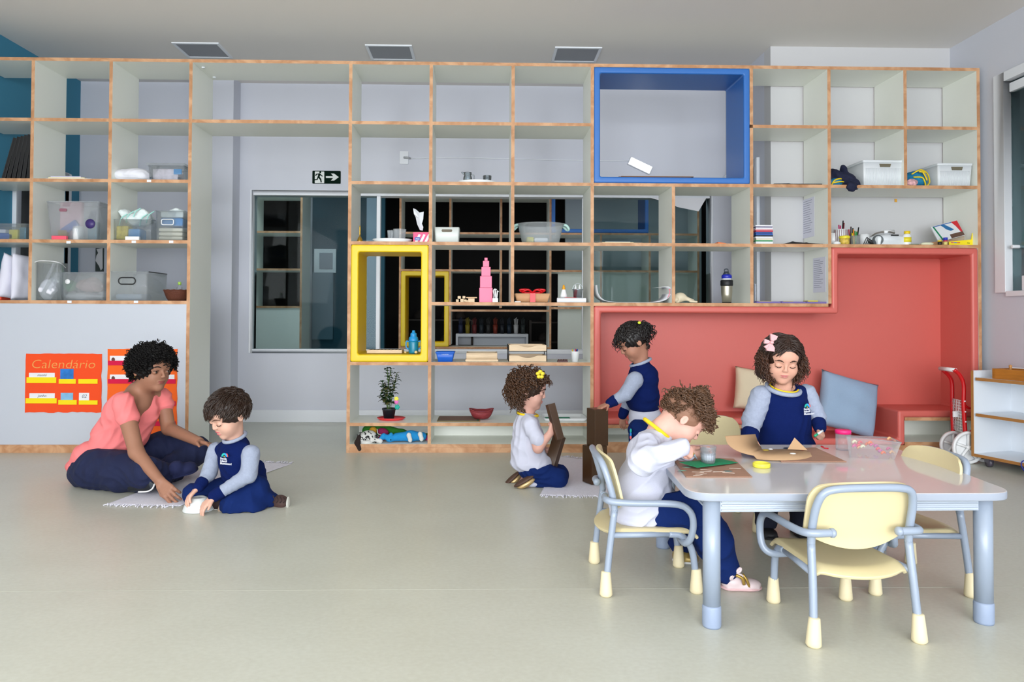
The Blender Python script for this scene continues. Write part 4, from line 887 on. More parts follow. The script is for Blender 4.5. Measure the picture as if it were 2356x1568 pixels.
text_mesh('heading', 'Calendário', .082, mat('chalk_gold', '#e0a052', rough=.8), t, (X, BOARD - .0046, Z), width=.41, shear=.15, bold=-.0012)
x0, z1 = pq(249, 802); x1, z0 = pq(410, 1006)
t = thing('name_poster', 'tall orange felt wall chart with crimson pocket strips behind the woman', 'poster', ((x0 + x1) / 2, BOARD, z0))
MB().prism(wavy(x0, x1 - .01, z0, z1, 18, sd=5), BOARD - .004, BOARD - .0005).build('backing', ORB, t)
for py in (829, 871, 922, 968, 1000):
    X0, Z1 = pq(250, py); X1, Z0 = pq(405, py + 11); MB().box((X0, BOARD - .009, Z0), (X1, BOARD - .006, Z1)).build('pocket_strip', MF, t)
for k, py in enumerate((818, 861)):
    for (a, b_) in ((254, 330), (336, 402)):
        X0, Z1 = pq(a, py); X1, Z0 = pq(b_, py + 15); c_ = MB().box((X0, BOARD - .0062, Z0 - .01), (X1, BOARD - .0046, Z1)).build('name_card', PAPER, t)
        MB().prism([(X0 + .022 + .012 * math.cos(u_), Z0 + .018 + .014 * math.sin(u_)) for u_ in [2 * PI * i / 14 for i in range(14)]], BOARD - .0066, BOARD - .0063).build('portrait_photo', mat('portrait_brown', '#5c3a30', rough=.7), c_)

# ---- centre unit, row under the ceiling boards
def dish(label, x0, x1, Y, z, m, name='tray', cat='tray', hh=.022):
    c = (x0 + x1) / 2; w = (x1 - x0) / 2
    return tag(MB().lathe([(.0, 0), (w * .78, 0), (w * .82, .003), (w, hh), (w * .985, hh + .003), (w * .80, .008), (0, .007)], (c, Y, z), 40, sy=.72).build(name, m), label, cat)
x0, x1 = xs(1052, 1141, 4.90, 412); dish('shallow white oval tray holding a glass jug and tumbler', x0, x1, 4.90, SZ[2], WHITE)
jx = at(1076, 400, 4.90).x; GL = glassy('drinking_glass', '#e8eef0', 1.6, .10, '#c8ccd0')
t = thing('glass_jug', 'small glass jug with spout on the white oval tray', 'jug', (jx, 4.9, SZ[2] + .008))
MB().lathe([(0, 0), (.032, 0), (.034, .01), (.030, .045), (.024, .062), (.030, .080), (.0285, .080), (.0225, .062), (.028, .045), (.031, .012), (0, .006)], (jx, 4.9, SZ[2] + .0085), 20).build('body', GL, t)
MB().tube(bez([(jx + .026, 4.9, SZ[2] + .078), (jx + .043, 4.9, SZ[2] + .068), (jx + .042, 4.9, SZ[2] + .035), (jx + .031, 4.9, SZ[2] + .025)], 5), .004, 8).build('handle', GL, t)
MB().tube([(jx - .026, 4.9, SZ[2] + .078), (jx - .042, 4.9, SZ[2] + .092)], .006, 8).build('spout', GL, t)
jx = at(1121, 400, 4.90).x; tag(MB().lathe([(0, 0), (.026, 0), (.031, .058), (.029, .058), (.025, .006), (0, .006)], (jx, 4.9, SZ[2] + .0085), 20).build('glass_tumbler', GL), 'small clear glass tumbler on the white oval tray, right of the jug', 'glass')
# row above the yellow box
jx = at(828, 540, 4.82).x
t = thing('brass_bell', 'small brass hand bell with a tall thin handle, left end of the shelf', 'bell', (jx, 4.82, SZ[3])); BR = mat('brass', '#b8923a', rough=.3, metal=.9)
MB().lathe([(.020, 0), (.0205, .004), (.018, .012), (.013, .026), (.007, .036), (.004, .040)], (jx, 4.82, SZ[3]), 20).build('bell_cup', BR, t); MB().lathe([(.004, .038), (.0055, .055), (.004, .07), (.0055, .085), (.004, .10), (.005, .108), (0, .112)], (jx, 4.82, SZ[3]), 12).build('handle', BR, t)
x0, x1 = xs(857, 949, 4.88, 550); dish('white oval plate holding two star shaped cups', x0, x1, 4.88, SZ[3], WHITE, 'plate', 'plate')
for k, (px, h_, r_, lb) in enumerate(((900, .078, .029, 'smaller translucent star shaped cup at the left on the white plate'), (919, .085, .042, 'larger translucent star shaped cup at the right on the white plate'))):
    jx = at(px, 540, 4.87).x; b = MB(); n = 48
    for (ra, za), (rb, zb) in (((r_ * .8, 0), (r_, h_)), ((r_ * .94, h_), (r_ * .76, .004))):
        A = [(jx + ra * (1 + .10 * math.cos(5 * q_)) * math.cos(q_), 4.87 + (.02 if k == 0 else 0) + ra * (1 + .10 * math.cos(5 * q_)) * math.sin(q_), SZ[3] + .0085 + za) for q_ in [2 * PI * i / n for i in range(n)]]
        B_ = [(jx + rb * (1 + .10 * math.cos(5 * q_)) * math.cos(q_), 4.87 + (.02 if k == 0 else 0) + rb * (1 + .10 * math.cos(5 * q_)) * math.sin(q_), SZ[3] + .0085 + zb) for q_ in [2 * PI * i / n for i in range(n)]]
        b.add(A + B_, [(i, (i + 1) % n, n + (i + 1) % n, n + i) for i in range(n)], 0, True)
    tag(b.build('star_cup', CLEARB), lb, 'cup', 'star cups on the white plate')
x0, x1 = xs(951, 990, 4.83, 545); t = thing('tissue_box', 'pink and white tissue box with a tissue pulled up, beside the white plate', 'tissue box', ((x0 + x1) / 2, 4.86, SZ[3]))
MB().box((x0, 4.81, SZ[3]), (x1 - .004, 4.93, SZ[3] + .068)).build('carton', mat('carton_pink', '#e04a7c', rough=.5), t, bevel=.002)
b = MB()
for k in range(3): b.prism([(x0 + .012 + k * .032, SZ[3] + .002), (x0 + .03 + k * .032, SZ[3] + .002), (x0 + .052 + k * .032, SZ[3] + .05), (x0 + .038 + k * .032, SZ[3] + .055)], 4.8088, 4.8098)
b.build('white_swirls', PAPER, t)
MB().prism(rr(x0 + .010, SZ[3] + .012, x0 + .05, SZ[3] + .034, .009), 4.808, 4.8086).build('blue_emblem', mat('emblem_blue', '#3d59a8', rough=.5), t)
text_mesh('brand_lettering', 'Kiss', .016, PAPER, t, (x0 + .030, 4.8076, SZ[3] + .023), shear=.2)
P_ = [at(px, py, 4.86) for px, py in ((966, 529), (960, 515), (957, 500), (953, 492), (951, 480), (957, 482), (965, 489), (975, 487), (974, 505), (971, 515), (974, 522), (972, 530))]
b = MB(); top = [(p_.x, 4.855 + .012 * math.sin(i * 1.3), p_.z) for i, p_ in enumerate(P_)]; cen = (at(966, 503, 4.86).x, 4.84, at(966, 503, 4.86).z)
for i in range(len(top)): b.add([top[i], top[(i + 1) % len(top)], cen], [(0, 1, 2)])
o = b.build('tissue', mat('tissue_white', '#dfe1e8', rough=.95), t); md = o.modifiers.new('s', 'SOLIDIFY'); md.thickness = .002
x0, x1 = xs(1000, 1057, 4.84, 540); bin_('small off-white plastic bin with slot handle in the middle column', x0, x1, 4.82, 4.99, SZ[3], .104, mat('bin_offwhite', '#d8ddda', rough=.45), .007, ((x0 + x1) / 2 - .036, (x0 + x1) / 2 + .036, SZ[3] + .072, SZ[3] + .090))
# big translucent basin
x0, x1 = xs(1193, 1296, 4.90, 535); cxx = (x0 + x1) / 2; w = (x1 - x0) / 2
t = thing('plastic_basin', 'large translucent plastic basin with pale green handles', 'basin', (cxx, 4.92, SZ[3]))
MB().lathe([(0, 0), (w * .82, 0), (w * .86, .03), (w * .97, .10), (w * 1.0, .128), (w * 1.12, .138), (w * 1.12, .142), (w * .97, .134), (w * .94, .10), (w * .82, .006), (0, .006)], (cxx, 4.93, SZ[3]), 48, sy=.8).build('bowl', CLEARB, t)
for s_ in (-1, 1): MB().tube(bez([(cxx + s_ * w * 1.02, 4.90, SZ[3] + .136), (cxx + s_ * w * 1.16, 4.905, SZ[3] + .128), (cxx + s_ * w * 1.26, 4.92, SZ[3] + .108), (cxx + s_ * w * 1.20, 4.945, SZ[3] + .104), (cxx + s_ * w * 1.04, 4.96, SZ[3] + .128)], 5), .009, 8).build('handle', mat('handle_mint', '#b9dcd6', rough=.4), t)
MB().box((cxx - .10, 4.88, SZ[3] + .01), (cxx - .05, 4.96, SZ[3] + .048)).build('yellow_pack', mat('pack_yellow', '#dcd04a', rough=.4), t, bevel=.008)
MB().box((cxx - .048, 4.88, SZ[3] + .01), (cxx + .05, 4.96, SZ[3] + .044)).build('white_pack', PAPER, t, bevel=.012)
# in the yellow box
zy = ZR[5] + TH + .05 + .003
x0, x1 = xs(846, 926, 4.90, 815); t = thing('wooden_bead_tray', 'flat wooden tray with dark round holes in the yellow box', 'tray', ((x0 + x1) / 2, 4.92, zy))
MB().box((x0, 4.86, zy), (x1, 5.0, zy + .022)).build('board', WOODL, t, bevel=.002)
b = MB()
for i in range(9):
    for j in range(3): b.lathe([(.009, 0), (.009, .002), (0, .002)], (x0 + .02 + i * (x1 - x0 - .04) / 8, 4.885 + j * .035, zy + .0215), 10)
b.build('holes', mat('hole_dark', '#1c150f', rough=.9), t)
jx = at(951, 800, 4.84).x; TQ = mat('turquoise_plastic', '#1590b4', rough=.3, trans=.25)
t = thing('sippy_cup', 'turquoise childrens drinking cup with two handles in the yellow box', 'cup', (jx, 4.85, zy))
MB().lathe([(0, 0), (.031, 0), (.033, .01), (.033, .075), (.031, .082)], (jx, 4.85, zy), 24).build('cup_body', TQ, t)
MB().lathe([(.032, .082), (.033, .088), (.030, .108), (.020, .116), (.022, .120), (.020, .136), (.010, .142), (.011, .152), (.006, .156), (0, .157)], (jx, 4.85, zy), 24).build('lid', mat('turquoise_lid', '#1a8ed0', rough=.3), t)
for s_ in (-1, 1): MB().tube(bez([(jx + s_ * .030, 4.85, zy + .078), (jx + s_ * .048, 4.85, zy + .082), (jx + s_ * .050, 4.85, zy + .045), (jx + s_ * .038, 4.85, zy + .030), (jx + s_ * .032, 4.85, zy + .032)], 5), .0045, 8).build('handle', mat('turquoise_lid', '#1a8ed0'), t)
for px, r_, lb in ((931, .0085, 'smaller wooden bead between the wooden tray and the turquoise cup'), (957, .011, 'larger wooden bead lying in front of the turquoise cup')):
    jx = at(px, 820, 4.80).x; tag(MB().lathe([(0, 0), (r_ * .8, r_ * .4), (r_, r_), (r_ * .8, r_ * 1.6), (0, r_ * 2)], (jx, 4.80 if r_ > .01 else 4.84, zy), 14).build('wooden_bead', mat('bead_wood', '#e0c48c', rough=.5)), lb, 'bead')
p0 = at(849, 811, YB - .01); p1 = at(864, 795, YB - .01); tag(MB().box((p0.x, YB - .02, p0.z), (p1.x, YB - .0125, p1.z)).build('wall_plate', FRAMEW, bevel=.004), 'small white rounded cover fixed on the window sill behind the wooden tray', 'wall plate') if False else None
# middle row: toys and pink tower
zt = SZ[4]
b = MB(); k = 0; jx = at(1049, 690, 4.86).x
for i, (dx, dz, s_) in enumerate(((0, 0, .02), (.03, 0, .024), (.055, .002, .018), (.012, .022, .022), (.045, .024, .02), (.07, .0, .016))):
    b.box((jx + dx, 4.84, zt + dz), (jx + dx + s_, 4.84 + s_, zt + dz + s_ * .9))
tag(b.build('wooden_toy', WOODL, bevel=.003), 'small light wooden block toy, left end of the shelf with the pink tower', 'toy')
x0, x1 = xs(1077, 1096, 4.84, 690); t = thing('wooden_toy_car', 'small light wooden toy with flat roof beside the pink tower', 'toy', (x0, 4.85, zt)); MB().box((x0, 4.83, zt), (x1 - .012, 4.87, zt + .026)).build('body', WOODL, t, bevel=.002); MB().box((x0 - .012, 4.82, zt + .027), (x1 + .004, 4.88, zt + .034)).build('roof', mat('wood_mid', '#c9a27a', rough=.5), t)
PK = mat('tower_pink', '#ee6c92', rough=.4); jx = at(1118, 650, 4.86).x; z = zt
for i, (a, b_) in enumerate(((1104, 1133), (1105, 1132), (1109, 1129), (1113, 1127), (1117, 1124))):
    s_ = (b_ - a) / 1640 * 4.86 * (1.0); hh = [.098, .080, .062, .042, .021][i]; s_ = [.09, .08, .062, .042, .021][i]
    tag(MB().box((jx - s_ / 2, 4.84, z), (jx + s_ / 2, 4.84 + s_, z + hh - .0008)).build('pink_block', PK, bevel=.0015), ['largest pink block at the bottom of the stacked pink tower', 'second pink block from the bottom of the pink tower', 'middle block of the pink tower', 'second smallest block near the top of the pink tower', 'tiny pink block on top of the pink tower'][i], 'block', 'blocks of the pink tower'); z += hh
t = thing('white_figurine', 'small white figurine leaning beside the pink tower', 'figurine', (at(1140, 690, 4.80).x, 4.80, zt)); jx = at(1139, 690, 4.80).x
MB().box((jx - .017, 4.785, zt), (jx + .020, 4.815, zt + .027)).build('base', mat('glass_base', '#dfe6e6', rough=.2), t, bevel=.002)
b = MB()
for q_ in (((-.008, .027), (-.006, .050), (-.012, .078)), ((.004, .027), (.004, .052), (.0, .083)), ((.012, .027), (.014, .05), (.016, .078), (.026, .070)), ((-.012, .078), (-.002, .088), (.012, .084))): b.tube([(jx + x, 4.80, zt + z) for x, z in q_], .0045, 8)
b.build('figure', WHITE, t)
# parcel with ribbon
x0, x1 = xs(1183, 1266, 4.86, 680); t = thing('gift_parcel', 'brown paper parcel tied with a red ribbon and bow', 'parcel', ((x0 + x1) / 2, 4.88, zt)); z0 = zt + .004
b = MB(); tray_shape(b, x0 + .018, x1 - .018, 4.83, 4.96, z0, .055, .03, .016, .012); b.box((x0 + .01, 4.82, z0 + .04), (x1 - .01, 4.97, z0 + .056)); b.build('parcel_paper', mat('parcel_kraft', '#c99a72', rough=.7), t)
RB = mat('ribbon_red', '#d0101c', rough=.35); cxx = (x0 + x1) / 2
MB().box((cxx - .018, 4.806, z0 - .002), (cxx + .018, 4.975, z0 + .0575)).build('ribbon_band', RB, t)
b = MB()
for s_ in (-1, 1):
    for k in range(2):
        b.tube(bez([(cxx, 4.86, z0 + .062), (cxx + s_ * .03, 4.85 - .01 * k, z0 + .082), (cxx + s_ * (.085 - .02 * k), 4.85, z0 + .080 - .012 * k), (cxx + s_ * .05, 4.87, z0 + .062), (cxx, 4.86, z0 + .060)], 5), .0075, 6)
b.build('bow', RB, t)
x0, x1 = xs(1184, 1198, 4.78, 694); tag(MB().box((x0, 4.772, zt), (x1, 4.79, zt + .006)).build('eraser', WHITE, bevel=.002), 'tiny white eraser lying in front of the parcel', 'eraser')
# paper roll, glue, tin bucket
x0, x1 = xs(1277, 1347, 4.84, 690); t = thing('paper_roll', 'white rolled papers with a red edge lying at the right end of the shelf', 'paper roll', ((x0 + x1) / 2, 4.86, zt))
MB().tube([(x0 + .012, 4.82, zt + .016), (x1, 4.82, zt + .016)], .016, 16, cap=False).box((x0 + .03, 4.82, zt + .0), (x1, 4.96, zt + .032)).build('paper', PAPER, t)
MB().box((x0 + .07, 4.83, zt + .0325), (x1 - .06, 4.93, zt + .0345)).build('red_sheet', mat('sheet_red', '#cf3038', rough=.7), t)
jx = at(1297, 670, 4.88).x; t = thing('glue_bottle', 'white glue bottle with orange nozzle standing on the paper roll', 'bottle', (jx, 4.88, zt + .035)); zg = zt + .0355
MB().lathe([(0, 0), (.023, 0), (.024, .012), (.013, .052), (.011, .055)], (jx, 4.88, zg), 18, sy=.7).build('bottle', WHITE, t); MB().lathe([(.011, .055), (.011, .064), (.005, .086), (0, .088)], (jx, 4.88, zg), 14).build('nozzle', mat('nozzle_orange', '#e8a21c', rough=.4), t)
jx = at(1329, 670, 4.90).x; t = thing('tin_bucket', 'small shiny tin bucket with handle on the paper roll', 'bucket', (jx, 4.9, zg)); TN = mat('tin', '#b4bcc4', rough=.25, metal=.9)
MB().lathe([(0, 0), (.028, 0), (.034, .054), (.036, .056), (.034, .058), (.027, .004), (0, .004)], (jx, 4.9, zg), 24).build('pail', TN, t)
MB().tube([(jx + .036 * math.cos(a), 4.895, zg + .052 + .044 * math.sin(a)) for a in [PI * i / 14 for i in range(15)]], .0018, 6).build('bail', TN, t)
for k in (-1, 1): MB().lathe([(.011, .01), (.011, .05), (.004, .085), (0, .092)], (jx + k * .014, 4.905, zg), 10).build('paint_tube', WHITE, t)
# row with trays
zb = SZ[5]; x0, x1 = xs(1002, 1047, 4.82, 820)
t = thing('blue_bin', 'small bright blue plastic bin with curved rim', 'storage bin', ((x0 + x1) / 2, 4.85, zb)); BB = mat('bin_blue', '#155ec4', rough=.4)
tray_shape(MB(), x0 + .018, x1 - .018, 4.80, 4.92, zb, .066, .003, .014, .008).build('body', BB, t); tray_shape(MB(), x0 + .008, x1 - .008, 4.79, 4.93, zb + .050, .014, .004, .008, .008).build('rim', BB, t)
text_mesh('moulded_lettering', 'ORDENE', .012, mat('letter_grey', '#b8c4d4', rough=.5), t, ((x0 + x1) / 2, 4.789, zb + .050))
x0, x1 = xs(1071, 1145, 4.86, 822); t = thing('wooden_tray_stack', 'light wooden box tray with lid sitting low, right of the blue bin', 'wooden box', ((x0 + x1) / 2, 4.9, zb))
MB().box((x0, 4.82, zb), (x1 + .003, 5.02, zb + .014)).build('base', WOODL, t, bevel=.002); tray_shape(MB(), x0 + .006, x1 - .003, 4.826, 5.01, zb + .014, .044, .006, 0, .003).build('box_body', WOODL, t)
MB().box((x0 + .014, 4.835, zb + .03), (x1 - .011, 5.0, zb + .052)).build('fill', mat('wood_pale', '#d9c4a8', rough=.6), t)
t = thing('stacking_trays', 'two light wooden trays with curved cutouts in a black metal frame', 'tray rack', (at(1212, 820, 4.85).x, 4.9, zb)); x0, x1 = xs(1171, 1256, 4.86, 820)
for k, z in ((0, zb + .001), (1, zb + .072)):
    b = MB(); xm = (x0 + x1) / 2; n = 14
    prof = [(x0, z), (x1, z), (x1, z + .040)] + [(xm + .065 - .13 * i / n, z + .040 - .016 * math.sin(PI * i / n)) for i in range(n + 1)] + [(x0, z + .040)]
    b.prism(prof, 4.825, 4.835); b.box((x0, 4.835, z), (x0 + .008, 5.04, z + .040)).box((x1 - .008, 4.835, z), (x1, 5.04, z + .040)).box((x0, 5.03, z), (x1, 5.04, z + .040)).box((x0 + .008, 4.835, z), (x1 - .008, 5.03, z + .006)); b.build('tray', WOODL, t)
b = MB()
for x in (x0 - .004, x1 + .004):
    for y in (4.84, 5.02): b.tube([(x, y, zb), (x, y, zb + .112)], .003, 6)
for z in (zb + .069,): b.tube([(x0 - .004, 4.84, z), (x1 + .004, 4.84, z)], .0025, 6).tube([(x0 - .004, 5.02, z), (x1 + .004, 5.02, z)], .0025, 6)
b.build('wire_frame', BLACK, t)
x0, x1 = xs(1283, 1306, 4.80, 830); b = MB().box((x0, 4.79, zb), (x1, 4.83, zb + .010))
for k in range(6): b.lathe([(.0045, .010), (.0045, .018), (0, .019)], (x0 + .006 + k * (x1 - x0 - .012) / 5, 4.80, zb), 8)
tag(b.build('brown_brick_toy', mat('choc_brown', '#4b2320', rough=.5)), 'small dark brown studded brick beside the white pencil cup', 'toy')
jx = at(1323, 820, 4.84).x; t = thing('pencil_cup', 'white cup holding a few coloured pens at the right end of the shelf', 'cup', (jx, 4.84, zb))
MB().lathe([(0, 0), (.021, 0), (.028, .065), (.030, .070), (.027, .070), (.020, .005), (0, .004)], (jx, 4.84, zb), 20).build('cup', WHITE, t)
for k, (dx, c_) in enumerate(((-.018, '#e0c020'), (.004, '#c02060'), (.012, '#302040'), (.018, '#2c4c9c'))): MB().tube([(jx + dx * .5, 4.84, zb + .01), (jx + dx, 4.845, zb + .083 + .004 * (k % 2))], .0035, 6).build('pen', mat('pen_' + c_, c_, rough=.4), t)
# lowest rows
zp = SZ[6]; jx = at(899, 962, 4.88).x
dish('round red plate under the potted plant', *xs(867, 933, 4.90, 962), 4.90, zp, mat('plate_red', '#d63a3e', rough=.4), 'red_plate', 'plate', .014)
jx = at(895, 950, 4.90).x; t = thing('potted_plant', 'leafy green plant in a black plastic pot on the red plate', 'plant', (jx, 4.9, zp + .01)); zq = zp + .0085
MB().lathe([(0, 0), (.034, 0), (.045, .058), (.048, .060), (.048, .070), (.043, .070), (.041, .058), (0, .058)], (jx, 4.90, zq), 24).build('pot', mat('pot_black', '#151a22', rough=.5), t)
R = random.Random(5); st = MB(); lf = [MB(), MB()]
stems = [((0, 0), (.01, .0, .10), (-.005, 0, .17), (-.015, 0, .285)), ((.01, .01), (.02, 0, .1), (.035, .01, .17), (.05, .01, .25)), ((-.01, 0), (-.02, 0, .08), (-.01, .01, .16), (.012, 0, .28)), ((0, -.01), (-.015, -.02, .08), (-.03, -.02, .14), (-.045, -.01, .19)), ((0, .0), (-.03, -.01, .07), (-.05, -.01, .095))]
def leaf(mb, p, d, L, w, curl=.3):
    d = Vector(d).normalized(); s_ = d.cross(Vector((0, 0, 1))); s_ = s_.normalized() if s_.length > .1 else Vector((1, 0, 0)); n_ = s_.cross(d)
    pr = []; N = 5
    for i in range(N + 1):
        t_ = i / N; ww = w * math.sin(PI * min(1, t_ * 1.05 + .02)) ** .7 if 0 < t_ < 1 else .0005; c_ = Vector(p) + d * L * t_ - n_ * (-curl * L * t_ * (1 - t_)) + Vector((0, 0, -.25 * L * t_ * t_)); pr.append((c_ - s_ * ww + n_ * ww * .3, c_, c_ + s_ * ww + n_ * ww * .3))
    vs_ = [q for r_ in pr for q in r_]; fs = []
    for i in range(N):
        for j in (0, 1): a = i * 3 + j; fs.append((a, a + 1, a + 4, a + 3))
    mb.add(vs_, fs, 0, True)
for sd in stems:
    pts = bez([(jx + sd[0][0], 4.90 + sd[0][1], zq + .055)] + [(jx + a[0], 4.90 + a[1], zq + .055 + a[2]) for a in sd[1:]], 6); st.tube(pts, .0028, 6)
    for i in range(3, len(pts)):
        for k in range(3):
            a = R.uniform(0, 2 * PI); dn = 1 - .5 * i / len(pts); L = R.uniform(.022, .042) * (.6 + dn * .7)
            leaf(lf[R.random() < .3], pts[i], (math.cos(a), math.sin(a), R.uniform(-.1, .7)), L, L * .34)
st.build('stems', mat('stem_green', '#46612c', rough=.7), t)
for i, (nm, c_) in enumerate((('leaves', '#1f3d1c'), ('young_leaves', '#5a5a32'))):
    lf[i].build(nm, mat(nm, c_, rough=.45), t, weld=False)
t = thing('flower_pick', 'small pink, yellow and teal flower ornament stuck beside the plant pot', 'ornament', (at(911, 930, 4.86).x, 4.86, zp + .01))
for (px, py, r_, c_) in ((912, 917, .016, '#e8e04c'), (912, 924, .015, '#e070b8'), (914, 936, .018, '#12a090')):
    p_ = at(px, py, 4.85); b = MB()
    for k in range(5): a = 2 * PI * k / 5; b.lathe([(0, -.002), (r_ * .5, -.001), (r_ * .5, .001), (0, .002)], (p_.x + r_ * .5 * math.cos(a), p_.y, p_.z + r_ * .5 * math.sin(a)), 10, M=Matrix.Rotation(PI / 2, 4, 'X'))
    b.build('petals', mat('petal_' + c_, c_, rough=.6), t)
p_ = at(911, 955, 4.86); MB().tube([(p_.x - .006, 4.862, zp + .075), (at(913, 936, 4.85).x, 4.855, at(913, 936, 4.85).z)], .0018, 5).build('stick', mat('stem_green', '#46612c'), t)
x0, x1 = xs(1006, 1098, 4.86, 963)
for k, m in enumerate((KRAFT, mat('paper_green', '#2b6b4a', rough=.8), mat('kraft_dark', '#7c5f50', rough=.85))):
    tag(MB().box((x0 + .004 * k, 4.80 + k * .012, zp + k * .0022), (x1 + .02 - .01 * k, 5.05 - .01 * k, zp + k * .0022 + .002)).build('paper_sheet', m), ['kraft sheet at the bottom of the papers beside the red basket', 'green paper sheet in the middle of the papers beside the red basket', 'brown paper sheet on top beside the red basket'][k], 'paper', 'papers beside the red basket')
x0, x1 = xs(1079, 1136, 4.90, 955); cxx = (x0 + x1) / 2; w = (x1 - x0) / 2
t = thing('red_woven_bowl', 'dark red oval woven bowl holding blue lids on the low shelf', 'bowl', (cxx, 4.92, zp + .007)); RW = mat('woven_red', '#8e3238', rough=.6, bump=.7, bscale=120); zw = zp + .0075
MB().lathe([(0, 0), (w * .58, 0), (w * .78, .018), (w * .98, .055), (w * .94, .056), (w * .72, .022), (0, .008)], (cxx, 4.92, zw), 36, sy=.85).build('weave', RW, t)
MB().tube([(cxx + w * .97 * math.cos(a), 4.92 + w * .83 * math.sin(a), zw + .058 + .008 * math.cos(2 * a)) for a in [2 * PI * i / 40 for i in range(40)]], .004, 6, closed=True).build('rim', RW, t)
for k, (dx, m, rz_) in enumerate(((-.02, '#3c8cb8', .2), (.02, '#2a6cc8', -.3))): MB().box((cxx + dx - .045, 4.90 - .01 * k, zw + .030 + .008 * k), (cxx + dx + .04, 4.95, zw + .036 + .008 * k)).build('blue_lid', mat('lid_' + m, m, rough=.4), t, bevel=.003)
x0, x1 = xs(1246, 1350, 4.90, 965); t = thing('white_serving_tray', 'white rectangular tray with green paper behind the kneeling child', 'tray', ((x0 + x1) / 2, 4.92, zp))
tray_shape(MB(), x0 + .02, x1 - .02, 4.82, 5.03, zp, .022, .005, .014, .02).build('tray', WHITE, t); MB().box((x0 + .03, 4.86, zp + .0065), (x0 + .20, 4.98, zp + .0085)).build('green_sheet', mat('sheet_green', '#0f7a56', rough=.7), t)
# ================================================================== right unit
zz = ZR[2] + TH + .042 + .003; x0, x1 = xs(1420, 1586, 4.90, 405)
b = MB(); b.add([(x0, 4.80, zz), (x1, 4.80, zz + .004), (x1 - .03, 5.05, zz + .016), (x0 + .04, 5.05, zz + .020)], [(0, 1, 2, 3)]); b.add([(x1, 4.80, zz + .004), (x1 - .03, 5.05, zz + .016), (x1 - .10, 4.95, zz + .036)], [(0, 1, 2)])
b.box((x0 - .01, 4.79, zz), (x1 - .02, 5.04, zz + .004)).box((x0 + .01, 4.80, zz + .005), (x1, 5.05, zz + .010))
o = b.build('cardboard_sheets', mat('cardboard_dark', '#6e4f3c', rough=.85)); tag(o, 'brown cardboard sheets lying in the blue padded box', 'cardboard')
x0, x1 = xs(1372, 1470, 4.88, 555)
for i, (a, b_, m, lb) in enumerate(((0, .26, mat('paper_tan', '#c9ad86', rough=.8), 'tan paper lowest in the stack left of the orange sheet shelf'), (.03, .20, mat('paper_cream', '#e6dcae'), 'cream paper on the tan paper, right unit'), (.05, .18, PAPER, 'white printed paper on top of the tan paper, right unit'))):
    tag(MB().box((x0 + a, 4.79 + .01 * i, SZ[3] + .004 * i), (x0 + b_ + .04, 5.0, SZ[3] + .004 * i + .0034)).build('paper_sheet', m), lb, 'paper', 'papers at the left end of the right unit')
x0, x1 = xs(1648, 1671, 4.86, 560); tag(MB().prism([(x0, SZ[3]), (x1, SZ[3]), (x1 - .02, SZ[3] + .008), (x0, SZ[3] + .014)], 4.82, 4.92).build('orange_sheet', mat('orange_foam', '#e8743a', rough=.7)), 'small orange folded piece lying alone on the shelf right of the papers', 'paper')
# sheet of paper hanging on the window
A = [at(1497, 455, YB - .06), at(1625, 455, YB - .06), at(1607, 486, YB - .06), at(1558, 476, YB - .06), at(1548, 470, YB - .06)]
P_ = [(p.x, p.z) for p in A]; tag(MB().prism(P_, YB - .063, YB - .061).build('paper_banner', PAPER), 'large white paper drooping over the top of the back window on the right', 'paper')
# curled paper
x0, x1 = at(1369, 690, 4.86).x, at(1540, 690, 4.86).x; z = SZ[4]
prof = bez([(x0 + .002, 0, z + .12), (x0 + .012, 0, z + .06), (x0 + .05, 0, z + .018), (x0 + .12, 0, z + .004), (x0 + .30, 0, z + .002), (x0 + .42, 0, z + .006), (x1 - .025, 0, z + .03), (x1 - .002, 0, z + .08), (x1 - .02, 0, z + .11), (x1 - .08, 0, z + .105)], 6)
b = MB()
for i in range(len(prof) - 1): p, q = prof[i], prof[i + 1]; b.add([(p.x, 4.80, p.z), (q.x, 4.80, q.z), (q.x, 5.02, q.z + .004), (p.x, 5.02, p.z + .004)], [(0, 1, 2, 3)], 0, True)
o = b.build('curled_paper', PAPER); so = o.modifiers.new('s', 'SOLIDIFY'); so.thickness = .0018; tag(o, 'large white paper curling up at both ends on the shelf above the coral nook', 'paper')
b = MB()
for k in range(5): b.tube(bez([(x1 - .03 + k * .004, 4.798, z + .03 + k * .01), (x1 - .014, 4.797, z + .06 + k * .006), (x1 - .02 + k * .003, 4.797, z + .095)], 5), .0016, 5)
b.build('crayon_strokes', mat('crayon_pink', '#e08a98', rough=.8), o)
# wooden bone-like toy, thermos
x0, x1 = xs(1551, 1603, 4.84, 690)
t = thing('wooden_animal', 'pale wooden toy animal figure lying on the shelf left of the steel flask', 'toy', ((x0 + x1) / 2, 4.85, z)); S = SDF()
S.ell((x0 + .045, 4.85, z + .040), (.042, .030, .032)).ell((x0 + .022, 4.85, z + .018), (.024, .026, .018)).cap((x0 + .06, 4.85, z + .038), (x0 + .13, 4.84, z + .016), .018, .010).cap((x0 + .11, 4.83, z + .012), (x0 + .15, 4.82, z + .008), .008, .006).cap((x0 + .02, 4.83, z + .02), (x0 + .02, 4.83, z + .01), .012).ell((x0 + .015, 4.826, z + .022), (.010, .006, .010), sub=True)
S.mesh('figure', mat('wood_bone', '#dccfb4', rough=.6), t, .003, None, 1, z)
jx = at(1672, 660, 4.86).x
t = thing('travel_flask', 'stainless steel drinking flask with black band and blue lid', 'flask', (jx, 4.86, z))
MB().lathe([(0, 0), (.030, 0), (.031, .008)], (jx, 4.86, z), 28).build('base', BLACK, t)
